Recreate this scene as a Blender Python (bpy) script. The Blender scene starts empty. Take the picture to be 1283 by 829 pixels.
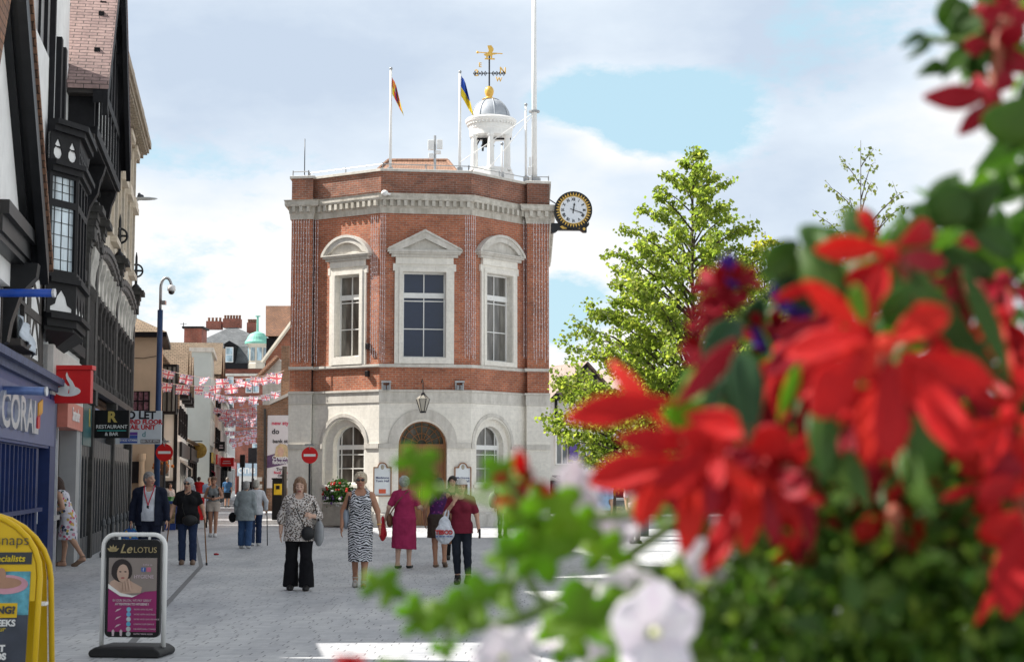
import bpy, bmesh, math, random
import numpy as np
from mathutils import Vector, Matrix, geometry, noise
R = math.radians
rnd = random.Random(7)
sc = bpy.context.scene
COL = sc.collection
# ------------------------------------------------------------------ camera
F, TH, HC = 2000.0, math.atan(185/2000), 1.6
cam = bpy.data.cameras.new('camera'); camo = bpy.data.objects.new('camera', cam); COL.objects.link(camo)
camo.location = (0, 0, HC); camo.rotation_euler = (math.pi/2+TH, 0, 0)
cam.sensor_width = 36; cam.lens = 36*F/1283; cam.clip_start = .05; cam.clip_end = 3000
cam.dof.use_dof = True; cam.dof.focus_distance = 46; cam.dof.aperture_fstop = 6.8; cam.dof.aperture_blades = 7
sc.camera = camo
def ray(px, py):
    u = (px-641.5)/F; v = (414.5-py)/F
    return u, math.cos(TH)-math.sin(TH)*v, math.sin(TH)+math.cos(TH)*v
def at(px, py, Y):
    x, y, z = ray(px, py); return Vector((x/y*Y, Y, HC+z/y*Y))
def ground(px, py):
    x, y, z = ray(px, py); t = -HC/z; return Vector((x*t, y*t, 0))
# street frame: s along the street, h out of the left-hand house fronts
SD = Vector((-.1705, .9854, 0)); SN = Vector((.9854, .1705, 0)); SO = Vector((-3, 0, 0))
def L(s, h, z): return SO+SD*s+SN*h+Vector((0, 0, z))
def Lp(px, py, h=0.0):
    x, y, z = ray(px, py); t = (h-3*.9854)/(.9854*x+.1705*y)
    X, Y = x*t, y*t
    return (X+3)*SD.x+Y*SD.y, HC+z*t
# ------------------------------------------------------------------ materials
MATS = {}
def nmat(name):
    m = bpy.data.materials.new(name); m.use_nodes = True
    nt = m.node_tree; b = nt.nodes['Principled BSDF']; MATS[name] = m
    return m, nt, b
def nd(nt, typ, **kw):
    n = nt.nodes.new(typ)
    for k, v in kw.items():
        if k.startswith('i_'):
            k2 = k[2:]; k2 = int(k2) if k2.isdigit() else k2.replace('_', ' ')
            n.inputs[k2].default_value = v
        else: setattr(n, k, v)
    return n
def ramp(nt, fac, stops):
    r = nt.nodes.new('ShaderNodeValToRGB'); e = r.color_ramp.elements
    while len(e) < len(stops): e.new(.5)
    for q, (p, c) in zip(e, stops): q.position = p; q.color = (*c, 1)
    nt.links.new(fac, r.inputs[0]); return r.outputs[0]
def mixc(nt, fac, a, b, mode='MIX'):
    n = nt.nodes.new('ShaderNodeMix'); n.data_type = 'RGBA'; n.blend_type = mode
    for s, v in ((0, fac), (6, a), (7, b)):
        if isinstance(v, (int, float)): n.inputs[s].default_value = v
        elif isinstance(v, tuple): n.inputs[s].default_value = (*v, 1)
        else: nt.links.new(v, n.inputs[s])
    return n.outputs[2]
def mth(nt, op, a, b=None):
    n = nt.nodes.new('ShaderNodeMath'); n.operation = op
    for s, v in ((0, a), (1, b)):
        if v is None: continue
        if isinstance(v, (int, float)): n.inputs[s].default_value = v
        else: nt.links.new(v, n.inputs[s])
    return n.outputs[0]
def coord(nt, kind='Object', scale=1.0):
    t = nt.nodes.new('ShaderNodeTexCoord'); o = t.outputs[kind]
    if scale != 1.0:
        mp = nt.nodes.new('ShaderNodeMapping')
        mp.inputs['Scale'].default_value = scale if isinstance(scale, tuple) else (scale,)*3
        nt.links.new(o, mp.inputs[0]); o = mp.outputs[0]
    return o
def noise_t(nt, vec, scale, detail=4, rough=.6):
    n = nd(nt, 'ShaderNodeTexNoise', i_Scale=scale, i_Detail=detail, i_Roughness=rough); nt.links.new(vec, n.inputs['Vector'])
    return n.outputs[0]
def bump(nt, b, h, dist=.01, strength=.5):
    n = nd(nt, 'ShaderNodeBump', i_Strength=strength, i_Distance=dist); nt.links.new(h, n.inputs['Height']); nt.links.new(n.outputs[0], b.inputs['Normal'])
def plain(name, c=None, rough=.6, metal=0.0, var=.18, scale=6.0, spec=.35):
    """a paint / fabric / plaster colour with slight unevenness"""
    if name in MATS: return MATS[name]
    m, nt, b = nmat(name)
    v = coord(nt)
    n = noise_t(nt, v, scale, 5)
    lo = tuple(x*(1-var) for x in c); hi = tuple(min(1, x*(1+var*.6)) for x in c)
    nt.links.new(ramp(nt, n, [(.3, lo), (.7, hi)]), b.inputs['Base Color'])
    b.inputs['Roughness'].default_value = rough; b.inputs['Metallic'].default_value = metal
    b.inputs['Specular IOR Level'].default_value = spec
    return m
def brickmat(name, c1, c2, mortar, bw=.225, bh=.075, ms=.009, dirt=.4, rough=.85):
    m, nt, b = nmat(name); uv = coord(nt, 'UV')
    t = nd(nt, 'ShaderNodeTexBrick', i_Scale=1.0, i_Mortar_Size=ms, i_Mortar_Smooth=.2, i_Bias=-.1, i_Brick_Width=bw, i_Row_Height=bh)
    t.offset = .5
    nt.links.new(uv, t.inputs['Vector'])
    t.inputs['Color1'].default_value = (*c1, 1); t.inputs['Color2'].default_value = (*c2, 1); t.inputs['Mortar'].default_value = (*mortar, 1)
    n = noise_t(nt, uv, .9, 6, .65); n2 = noise_t(nt, uv, 14, 3)
    c = mixc(nt, 1.0, t.outputs[0], ramp(nt, n, [(.3, (1-dirt,)*3), (.6, (1.08,)*3)]), 'MULTIPLY')
    c = mixc(nt, 1.0, c, ramp(nt, n2, [(.25, (.72,)*3), (.7, (1.12,)*3)]), 'MULTIPLY')
    nt.links.new(c, b.inputs['Base Color']); b.inputs['Roughness'].default_value = rough
    bump(nt, b, t.outputs[1], -.006, .6)
    return m
def stonemat(name, c, bw=.75, bh=.36, ms=.006, stain=.25, rough=.8):
    m, nt, b = nmat(name); uv = coord(nt, 'UV')
    t = nd(nt, 'ShaderNodeTexBrick', i_Scale=1.0, i_Mortar_Size=ms, i_Mortar_Smooth=.3, i_Brick_Width=bw, i_Row_Height=bh)
    nt.links.new(uv, t.inputs['Vector'])
    t.inputs['Color1'].default_value = (*c, 1); t.inputs['Color2'].default_value = (*[x*.93 for x in c], 1); t.inputs['Mortar'].default_value = (*[x*.84 for x in c], 1)
    n = noise_t(nt, coord(nt, 'UV', (1.6, .35, 1)), 2.2, 6, .7); n2 = noise_t(nt, uv, 9, 5)
    cc = mixc(nt, 1.0, t.outputs[0], ramp(nt, n, [(.33, (1-stain, 1-stain*1.05, 1-stain*1.15)), (.62, (1.05,)*3)]), 'MULTIPLY')
    cc = mixc(nt, 1.0, cc, ramp(nt, n2, [(.3, (.88,)*3), (.7, (1.05,)*3)]), 'MULTIPLY')
    nt.links.new(cc, b.inputs['Base Color']); b.inputs['Roughness'].default_value = rough
    bump(nt, b, n2, .01, .25)
    return m
def tilemat(name, c1, c2, gap, tw=.17, th=.11):
    m = brickmat(name, c1, c2, gap, tw, th, .009, .35, .9); return m
def glassmat(name, c=(.03, .035, .045), rough=.05, spec=.8):
    if name in MATS: return MATS[name]
    m, nt, b = nmat(name)
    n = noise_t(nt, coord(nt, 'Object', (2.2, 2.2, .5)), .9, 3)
    nt.links.new(ramp(nt, n, [(.32, tuple(x*.35 for x in c)), (.5, c), (.68, tuple(min(1, x*2.4) for x in c))]), b.inputs['Base Color'])  # uneven reflections and curtain tints are painted into the pane colour
    b.inputs['Roughness'].default_value = rough; b.inputs['Specular IOR Level'].default_value = spec
    n2 = noise_t(nt, coord(nt), 1.7, 2); bump(nt, b, n2, .02, .08)
    return m
def leafmat(name, c, trans=.45, rough=.5, yellow=None, spec=.35, scale=3.0):
    m, nt, b = nmat(name); v = coord(nt)
    n = noise_t(nt, v, scale, 4, .7)
    at_ = nd(nt, 'ShaderNodeAttribute', attribute_name='tint'); 
    f = mth(nt, 'ADD', mth(nt, 'MULTIPLY', n, .5), mth(nt, 'MULTIPLY', at_.outputs['Fac'], .5))
    y = yellow or tuple(x*1.5 for x in c)
    col = ramp(nt, f, [(.2, tuple(x*.55 for x in c)), (.5, c), (.85, y)])
    nt.links.new(col, b.inputs['Base Color']); b.inputs['Roughness'].default_value = rough; b.inputs['Specular IOR Level'].default_value = spec
    tr = nt.nodes.new('ShaderNodeBsdfTranslucent'); 
    nt.links.new(mixc(nt, 1.0, col, (1.7, 1.9, 1.0), 'MULTIPLY'), tr.inputs['Color'])
    mx = nt.nodes.new('ShaderNodeMixShader'); mx.inputs[0].default_value = trans
    nt.links.new(b.outputs[0], mx.inputs[1]); nt.links.new(tr.outputs[0], mx.inputs[2])
    nt.links.new(mx.outputs[0], nt.nodes['Material Output'].inputs[0])
    return m
def petalmat(name, c, dark, trans=.35, scale=30):
    m, nt, b = nmat(name); uv = coord(nt, 'UV')
    n = noise_t(nt, coord(nt, 'UV', (9, 1.2, 1)), 4, 4, .6)
    col = ramp(nt, n, [(.3, dark), (.62, c)])
    nt.links.new(col, b.inputs['Base Color']); b.inputs['Roughness'].default_value = .55; b.inputs['Specular IOR Level'].default_value = .25
    tr = nt.nodes.new('ShaderNodeBsdfTranslucent'); nt.links.new(col, tr.inputs['Color'])
    mx = nt.nodes.new('ShaderNodeMixShader'); mx.inputs[0].default_value = trans
    nt.links.new(b.outputs[0], mx.inputs[1]); nt.links.new(tr.outputs[0], mx.inputs[2])
    nt.links.new(mx.outputs[0], nt.nodes['Material Output'].inputs[0])
    return m
# ------------------------------------------------------------------ mesh builder
class MB:
    def __init__(s): s.v = []; s.f = []; s.m = []; s.mi = 0
    def add(s, vs, fs):
        o = len(s.v); s.v += [Vector(p) for p in vs]
        for f in fs: s.f.append([i+o for i in f]); s.m.append(s.mi)
        return s
    def box(s, c, d, rz=0.0, M=None):
        x, y, z = d[0]/2, d[1]/2, d[2]/2
        vs = [Vector((sx*x, sy*y, sz*z)) for sx in (-1, 1) for sy in (-1, 1) for sz in (-1, 1)]
        Rm = M if M is not None else Matrix.Rotation(rz, 3, 'Z')
        vs = [Rm @ p+Vector(c) for p in vs]
        return s.add(vs, [(0, 1, 3, 2), (4, 6, 7, 5), (0, 4, 5, 1), (2, 3, 7, 6), (0, 2, 6, 4), (1, 5, 7, 3)])
    def hexa(s, a, b):
        """a, b: two quads (4 points each) joined to a solid"""
        return s.add(list(a)+list(b), [(3, 2, 1, 0), (4, 5, 6, 7), (0, 1, 5, 4), (1, 2, 6, 5), (2, 3, 7, 6), (3, 0, 4, 7)])
    def prism(s, fr, outer, holes=(), d0=0.0, d1=.1):
        """fr(u, v, d) -> world; polygon with holes between depths d0 and d1"""
        loops = [list(outer)]+[list(h) for h in holes]
        tris = geometry.tessellate_polygon([[Vector((p[0], p[1], 0)) for p in l] for l in loops])
        flat = [p for l in loops for p in l]; n = len(flat)
        fs = []
        for t in tris:
            fs.append(tuple(t)); fs.append(tuple(i+n for i in reversed(t)))
        o = 0
        for l in loops:
            k = len(l)
            for i in range(k): a, b = o+i, o+(i+1) % k; fs.append((a, b, b+n, a+n))
            o += k
        return s.add([fr(p[0], p[1], d0) for p in flat]+[fr(p[0], p[1], d1) for p in flat], fs)
    def tube(s, pts, r, n=8, caps=True):
        pts = [Vector(p) for p in pts]; k = len(pts)
        rs = r if isinstance(r, (list, tuple)) else [r]*k
        vs = []; up = None
        for i, p in enumerate(pts):
            t = (pts[min(i+1, k-1)]-pts[max(i-1, 0)]).normalized()
            if up is None: up = t.orthogonal().normalized()
            up = (up-t*up.dot(t)); up = up.normalized() if up.length > 1e-6 else t.orthogonal().normalized()
            w = t.cross(up)
            for j in range(n):
                a = 2*math.pi*j/n; vs.append(p+(up*math.cos(a)+w*math.sin(a))*rs[i])
        fs = [(i*n+j, i*n+(j+1) % n, (i+1)*n+(j+1) % n, (i+1)*n+j) for i in range(k-1) for j in range(n)]
        if caps: fs += [tuple(reversed(range(n))), tuple(range((k-1)*n, k*n))]
        return s.add(vs, fs)
    def lathe(s, c, prof, n=24, M=None):
        vs = []; k = len(prof)
        for r, z in prof:
            for j in range(n):
                a = 2*math.pi*j/n; p = Vector((r*math.cos(a), r*math.sin(a), z))
                if M is not None: p = M @ p
                vs.append(Vector(c)+p)
        fs = [(i*n+j, i*n+(j+1) % n, (i+1)*n+(j+1) % n, (i+1)*n+j) for i in range(k-1) for j in range(n)]
        fs += [tuple(reversed(range(n))), tuple(range((k-1)*n, k*n))]
        return s.add(vs, fs)
    def ball(s, c, r, n=12, m=8):
        rr = r if isinstance(r, (tuple, list)) else (r, r, r)
        vs = []; 
        for i in range(m+1):
            t = math.pi*i/m
            for j in range(n):
                a = 2*math.pi*j/n
                vs.append((c[0]+rr[0]*math.sin(t)*math.cos(a), c[1]+rr[1]*math.sin(t)*math.sin(a), c[2]+rr[2]*math.cos(t)))
        return s.add(vs, [(i*n+j, (i+1)*n+j, (i+1)*n+(j+1) % n, i*n+(j+1) % n) for i in range(m) for j in range(n)])
    def grid(s, pts):
        """pts: rows of points"""
        r, c = len(pts), len(pts[0])
        return s.add([p for row in pts for p in row], [(i*c+j, i*c+j+1, (i+1)*c+j+1, (i+1)*c+j) for i in range(r-1) for j in range(c-1)])
    def build(s, name, mats, parent=None, smooth=False, local=False, uv=True, bevel=0.0, weld=False):
        if not isinstance(mats, (list, tuple)): mats = [mats]
        me = bpy.data.meshes.new(name)
        off = Vector((0, 0, 0))
        if parent is not None and not local:
            p = parent
            while p is not None: off = off+p.location; p = p.parent
        me.from_pydata([p-off for p in s.v], [], s.f)
        for m in mats: me.materials.append(m)
        if len(mats) > 1: me.polygons.foreach_set('material_index', s.m)
        bm = bmesh.new(); bm.from_mesh(me)
        if weld: bmesh.ops.remove_doubles(bm, verts=bm.verts, dist=1e-5)
        bmesh.ops.recalc_face_normals(bm, faces=bm.faces); bm.to_mesh(me); bm.free()
        if uv: boxuv(me, off)
        if smooth: me.polygons.foreach_set('use_smooth', [True]*len(me.polygons))
        o = bpy.data.objects.new(name, me); COL.objects.link(o)
        if parent is not None: o.parent = parent
        if bevel:
            b = o.modifiers.new('bevel', 'BEVEL'); b.width = bevel; b.segments = 2; b.limit_method = 'ANGLE'
        return o
def boxuv(me, off=Vector((0, 0, 0))):
    uvl = me.uv_layers.new(name='UVMap'); vs = me.vertices; lp = me.loops; data = uvl.data
    for p in me.polygons:
        n = p.normal
        if abs(n.z) > .93: a, b = Vector((1, 0, 0)), Vector((0, 1, 0))
        else:
            t = Vector((-n.y, n.x, 0)); t.normalize()
            if t.x < -.01 or (abs(t.x) <= .01 and t.y < 0): t = -t
            a, b = t, n.cross(t)
            if b.z < 0: b = -b
            if abs(n.z) < .05: b = Vector((0, 0, 1))
        for li in p.loop_indices:
            c = vs[lp[li].vertex_index].co+off; data[li].uv = (c.dot(a), c.dot(b))
def thing(name, label, cat, loc=(0, 0, 0), rz=0.0, group=None):
    o = bpy.data.objects.new(name, None); COL.objects.link(o); o.empty_display_size = .2
    o.location = loc; o.rotation_euler = (0, 0, rz); o['label'] = label; o['category'] = cat
    if group: o['group'] = group
    return o
def tag(o, label, cat, group=None):
    o['label'] = label; o['category'] = cat
    if group: o['group'] = group
    return o
def struct(o, kind='structure'): o['kind'] = kind; return o
def copy_tree(o, parent=None):
    c = o.copy(); COL.objects.link(c)
    if parent is not None: c.parent = parent
    for ch in [x for x in o.children]: copy_tree(ch, c)
    return c
def text(name, body, M, size, mat, parent, depth=.004, bold=0.0, align='CENTER', shear=0.0, sx=1.0):
    """M: 4x4 world frame (x along the line, y up, z out of the surface)"""
    cu = bpy.data.curves.new(name, 'FONT'); cu.body = body; cu.size = size; cu.align_x = align; cu.align_y = 'CENTER'
    cu.extrude = depth; cu.offset = bold; cu.shear = shear; cu.resolution_u = 3
    o = bpy.data.objects.new(name, cu); COL.objects.link(o)
    dg = bpy.context.evaluated_depsgraph_get(); me = bpy.data.meshes.new_from_object(o.evaluated_get(dg))
    bpy.data.objects.remove(o); bpy.data.curves.remove(cu)
    off = Vector((0, 0, 0)); p = parent
    while p is not None: off = off+p.location; p = p.parent
    me.transform(Matrix.Translation(-off) @ M @ Matrix.Diagonal((sx, 1, 1, 1))); me.name = name
    me.materials.clear(); me.materials.append(mat)
    ob = bpy.data.objects.new(name, me); COL.objects.link(ob); ob.parent = parent
    return ob
def frame(o, x, y=(0, 0, 1)):
    x = Vector(x).normalized(); y = Vector(y).normalized(); z = x.cross(y).normalized(); y = z.cross(x)
    M = Matrix.Identity(4)
    for i in range(3): M[i][0], M[i][1], M[i][2], M[i][3] = x[i], y[i], z[i], o[i]
    return M
def fr_of(o, x):
    """flat frame for prisms: u along x, v up, d out of the wall (to the viewer's side: z = x cross up)"""
    x = Vector(x).normalized(); z = x.cross(Vector((0, 0, 1))); o = Vector(o)
    return lambda u, v, d: o+x*u+Vector((0, 0, v))+z*d
def arc(cx, cy, r, a0, a1, n=16, ry=None):
    ry = ry or r
    return [(cx+r*math.cos(a0+(a1-a0)*i/n), cy+ry*math.sin(a0+(a1-a0)*i/n)) for i in range(n+1)]
def rect(u0, v0, u1, v1): return [(u0, v0), (u1, v0), (u1, v1), (u0, v1)]
def rrect(u0, v0, u1, v1, r, n=5):
    return arc(u1-r, v1-r, r, 0, math.pi/2, n)+arc(u0+r, v1-r, r, math.pi/2, math.pi, n)+arc(u0+r, v0+r, r, math.pi, 1.5*math.pi, n)+arc(u1-r, v0+r, r, 1.5*math.pi, 2*math.pi, n)
# common materials
white = plain('white_paint', (.78, .78, .76), .45, var=.06)
whitew = plain('white_plaster', (.80, .80, .79), .85, var=.12, scale=2)
black = plain('black_timber', (.010, .010, .012), .6, var=.4, scale=9, spec=.2)
timber = plain('weathered_timber', (.075, .065, .06), .8, var=.4, scale=9)
iron = plain('black_iron', (.012, .012, .014), .4, var=.3)
gold = plain('gold_leaf', (.72, .45, .10), .35, .35, var=.15)
lead = plain('lead_sheet', (.36, .39, .43), .55, .1, var=.2, scale=2)
grey = plain('grey_metal', (.32, .33, .34), .45, .5)
galv = plain('galvanised_steel', (.42, .43, .44), .4, .6)
cream = plain('cream_render', (.56, .44, .31), .85, var=.12, scale=1.5)
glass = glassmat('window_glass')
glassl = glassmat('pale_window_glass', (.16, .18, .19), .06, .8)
navy = plain('navy_blind', (.012, .022, .055), .22, var=.1, spec=.6)
red_brick = brickmat('red_brick', (.52, .165, .078), (.37, .105, .054), (.40, .31, .24))
old_brick = brickmat('brown_brick', (.33, .17, .09), (.22, .11, .06), (.30, .25, .20))
stone = stonemat('portland_stone', (.82, .785, .71), stain=.07)
stone2 = stonemat('weathered_stone', (.66, .63, .575), stain=.22, bw=1.4, bh=.6)
ashlar = stonemat('beige_ashlar', (.68, .60, .49), .9, .38, stain=.2)
tiles = tilemat('clay_tiles', (.30, .15, .085), (.22, .12, .08), (.05, .03, .02))
tiles_old = tilemat('mossy_tiles', (.24, .18, .12), (.30, .22, .15), (.06, .05, .04))
tiles_p = tilemat('purple_tiles', (.36, .25, .23), (.28, .19, .18), (.10, .075, .07), .27, .088)
slate = tilemat('grey_slates', (.16, .17, .18), (.11, .12, .13), (.04, .04, .045), .3, .2)
# ------------------------------------------------------------------ world, sun
SB, SE = R(8.3), R(48)          # sun to the left (-X), a little ahead of the camera, 47 deg up
sdir = Vector((-math.cos(SB)*math.cos(SE), math.sin(SB)*math.cos(SE), math.sin(SE)))
w = bpy.data.worlds.new('World'); sc.world = w; w.use_nodes = True; nt = w.node_tree
bg = nt.nodes['Background']
sky = nt.nodes.new('ShaderNodeTexSky'); sky.sky_type = 'NISHITA'; sky.sun_disc = False
sky.sun_elevation = SE; sky.sun_rotation = math.atan2(sdir.x, sdir.y); sky.air_density = 1.0; sky.dust_density = .6; sky.ozone_density = 1.2
tc = nt.nodes.new('ShaderNodeTexCoord'); D = tc.outputs['Generated']
mp = nt.nodes.new('ShaderNodeMapping'); mp.inputs['Scale'].default_value = (1, 1, 2.2); mp.inputs['Location'].default_value = (.35, .2, .1); nt.links.new(D, mp.inputs[0])
n1 = noise_t(nt, mp.outputs[0], 4.5, 11, .62); n2 = noise_t(nt, mp.outputs[0], 5.5, 7, .55)
def blob(px, py, r):
    """distance from a direction in the sky, for the big gap of blue"""
    x, y, z = ray(px, py); v = Vector((x, y, z)).normalized()
    k = nd(nt, 'ShaderNodeVectorMath', operation='SUBTRACT'); nt.links.new(D, k.inputs[0]); k.inputs[1].default_value = v
    sck = nd(nt, 'ShaderNodeVectorMath', operation='MULTIPLY'); nt.links.new(k.outputs[0], sck.inputs[0]); sck.inputs[1].default_value = (1/r[0], 1/r[0], 1/r[1])
    l = nd(nt, 'ShaderNodeVectorMath', operation='LENGTH'); nt.links.new(sck.outputs[0], l.inputs[0])
    return mth(nt, 'MAXIMUM', mth(nt, 'SUBTRACT', 1.0, l.outputs['Value']), 0.0)
gap = mth(nt, 'MAXIMUM', mth(nt, 'MAXIMUM', blob(835, 145, (.072, .040)), blob(740, 125, (.05, .028))), mth(nt, 'MULTIPLY', blob(700, 390, (.05, .05)), .4))
gap = mth(nt, 'MAXIMUM', gap, mth(nt, 'MULTIPLY', blob(240, 350, (.06, .04)), .12))
gap = mth(nt, 'MULTIPLY', gap, mth(nt, 'ADD', .15, mth(nt, 'MULTIPLY', n2, 1.75)))
sepd = nt.nodes.new('ShaderNodeSeparateXYZ'); nt.links.new(D, sepd.inputs[0])
high = nd(nt, 'ShaderNodeMapRange', interpolation_type='SMOOTHSTEP'); nt.links.new(sepd.outputs[2], high.inputs[0]); high.inputs[1].default_value = .33; high.inputs[2].default_value = .75
n1c = mth(nt, 'ADD', mth(nt, 'MULTIPLY', n1, 1.9), -.45)
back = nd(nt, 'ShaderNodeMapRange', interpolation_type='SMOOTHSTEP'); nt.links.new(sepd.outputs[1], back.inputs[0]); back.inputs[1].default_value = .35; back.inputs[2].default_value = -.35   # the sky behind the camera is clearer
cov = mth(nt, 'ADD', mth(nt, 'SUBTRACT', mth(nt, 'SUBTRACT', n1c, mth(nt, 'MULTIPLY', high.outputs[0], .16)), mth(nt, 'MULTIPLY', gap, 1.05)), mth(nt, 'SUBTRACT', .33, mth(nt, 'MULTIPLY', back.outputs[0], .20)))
n4 = noise_t(nt, mp.outputs[0], 11, 9, .66)
cov = mth(nt, 'ADD', cov, mth(nt, 'MULTIPLY', mth(nt, 'SUBTRACT', n4, .5), 1.1))
covr = ramp(nt, cov, [(.38, (0, 0, 0)), (.62, (1, 1, 1))])
# cloud body: bright tops, blue-grey undersides
dark = mth(nt, 'MAXIMUM', mth(nt, 'MAXIMUM', blob(360, 60, (.30, .10)), blob(960, 40, (.16, .10))), mth(nt, 'MULTIPLY', blob(1010, 230, (.14, .07)), .8))
n3 = noise_t(nt, mp.outputs[0], 14, 8, .6)
cl = mth(nt, 'SUBTRACT', mth(nt, 'ADD', mth(nt, 'ADD', mth(nt, 'MULTIPLY', n2, .62), mth(nt, 'MULTIPLY', n3, .28)), .36), mth(nt, 'MULTIPLY', dark, .5))
cl = mth(nt, 'ADD', cl, mth(nt, 'MULTIPLY', gap, .45))
ccol = ramp(nt, cl, [(.42, (.58, .68, .82)), (.66, (.76, .85, .95)), (.86, (1.0, 1.0, 1.0))])
skyc = mixc(nt, 1.0, sky.outputs[0], (.115, .115, .112), 'MULTIPLY')
skyb = mixc(nt, 1.0, skyc, (1.0, 1.0, 1.0), 'MULTIPLY')
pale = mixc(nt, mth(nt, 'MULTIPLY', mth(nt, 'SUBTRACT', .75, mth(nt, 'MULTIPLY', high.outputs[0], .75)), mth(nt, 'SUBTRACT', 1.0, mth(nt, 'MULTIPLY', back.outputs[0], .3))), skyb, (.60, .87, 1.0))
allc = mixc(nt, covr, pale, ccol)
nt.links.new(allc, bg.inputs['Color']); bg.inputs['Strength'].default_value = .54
sl = bpy.data.lights.new('sun', 'SUN'); sl.energy = 5.0; sl.angle = R(.5); sl.color = (1, .95, .87)
so = bpy.data.objects.new('sun', sl); COL.objects.link(so); so.rotation_euler = (-sdir).to_track_quat('-Z', 'Y').to_euler(); so.location = (-20, 5, 40)
sc.view_settings.view_transform = 'Standard'; sc.view_settings.look = 'None'; sc.view_settings.gamma = 1; sc.view_settings.exposure = 0.96
sc.cycles.use_denoising = True; sc.cycles.max_bounces = 6; sc.cycles.transparent_max_bounces = 6
# ------------------------------------------------------------------ ground
m, nt, b = nmat('granite_setts'); v = coord(nt, 'Object')
mp = nd(nt, 'ShaderNodeMapping'); mp.inputs['Rotation'].default_value = (0, 0, R(1.5)); nt.links.new(v, mp.inputs[0])
sp = nt.nodes.new('ShaderNodeSeparateXYZ'); nt.links.new(mp.outputs[0], sp.inputs[0])
RH, BW = .16, .21
row = mth(nt, 'FLOOR', mth(nt, 'DIVIDE', sp.outputs[1], RH))
wn = nd(nt, 'ShaderNodeTexWhiteNoise', noise_dimensions='1D'); nt.links.new(row, wn.inputs['W'])
par = mth(nt, 'MULTIPLY', mth(nt, 'MODULO', row, 2.0), .5)
xs = mth(nt, 'ADD', mth(nt, 'DIVIDE', sp.outputs[0], BW), mth(nt, 'ADD', par, mth(nt, 'MULTIPLY', wn.outputs[0], .55)))
fx = mth(nt, 'FRACT', xs); fy = mth(nt, 'FRACT', mth(nt, 'DIVIDE', sp.outputs[1], RH))
cb = nt.nodes.new('ShaderNodeCombineXYZ'); nt.links.new(mth(nt, 'FLOOR', xs), cb.inputs[0]); nt.links.new(row, cb.inputs[1])
wb = nd(nt, 'ShaderNodeTexWhiteNoise', noise_dimensions='2D'); nt.links.new(cb.outputs[0], wb.inputs['Vector'])
per = mth(nt, 'LESS_THAN', fx, .06); bed = mth(nt, 'LESS_THAN', fy, .09)
opn = mth(nt, 'MULTIPLY', per, mth(nt, 'GREATER_THAN', wb.outputs[0], .4))
nbig = noise_t(nt, v, .35, 6, .65); nfine = noise_t(nt, coord(nt, 'Object', (3, 22, 1)), 2.0, 4)
c = ramp(nt, wb.outputs[0], [(0, (.43, .44, .46)), (1, (.51, .52, .53))])
c = mixc(nt, 1.0, c, ramp(nt, nbig, [(.3, (.78, .79, .81)), (.65, (1.06, 1.05, 1.03))]), 'MULTIPLY')
c = mixc(nt, 1.0, c, ramp(nt, nfine, [(.3, (.86,)*3), (.7, (1.08,)*3)]), 'MULTIPLY')
c = mixc(nt, mth(nt, 'MULTIPLY', bed, .45), c, (.14, .145, .155)); c = mixc(nt, mth(nt, 'MULTIPLY', opn, .85), c, (.09, .09, .10))
spots = noise_t(nt, v, 2.3, 3, .8); c = mixc(nt, mth(nt, 'MULTIPLY', mth(nt, 'GREATER_THAN', spots, .68), .4), c, (.12, .12, .12))
vs_ = nd(nt, 'ShaderNodeTexVoronoi', i_Scale=1.3); nt.links.new(v, vs_.inputs['Vector']); c = mixc(nt, mth(nt, 'MULTIPLY', mth(nt, 'LESS_THAN', vs_.outputs['Distance'], .035), .75), c, (.10, .10, .105))
st_ = noise_t(nt, coord(nt, 'Object', (1.4, .25, 1)), 1.1, 7, .7); c = mixc(nt, 1.0, c, ramp(nt, st_, [(.36, (.80, .80, .82)), (.52, (1, 1, 1)), (.7, (1.05, 1.04, 1.03))]), 'MULTIPLY')
nt.links.new(c, b.inputs['Base Color']); b.inputs['Roughness'].default_value = .62; b.inputs['Specular IOR Level'].default_value = .35
bump(nt, b, mth(nt, 'SUBTRACT', 1.0, mth(nt, 'MAXIMUM', opn, mth(nt, 'MULTIPLY', bed, .5))), .006, .5)
setts = m
g = MB().add([(-400, -60, 0), (400, -60, 0), (400, 700, 0), (-400, 700, 0)], [(0, 1, 2, 3)]).build('paved_ground', setts); struct(g)
pts = [ground(x, y) for x, y in ((150, 822), (210, 755), (252, 709), (247, 680), (243, 655))]
mb = MB()
for a, b2 in zip(pts, pts[1:]):
    t = (b2-a).normalized(); n = Vector((t.y, -t.x, 0))*.04
    mb.add([a-n+Vector((0, 0, .004)), a+n+Vector((0, 0, .004)), b2+n+Vector((0, 0, .004)), b2-n+Vector((0, 0, .004))], [(0, 1, 2, 3)])
struct(mb.build('drain_channel', plain('drain_iron', (.13, .13, .135), .6, .1)))
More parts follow.
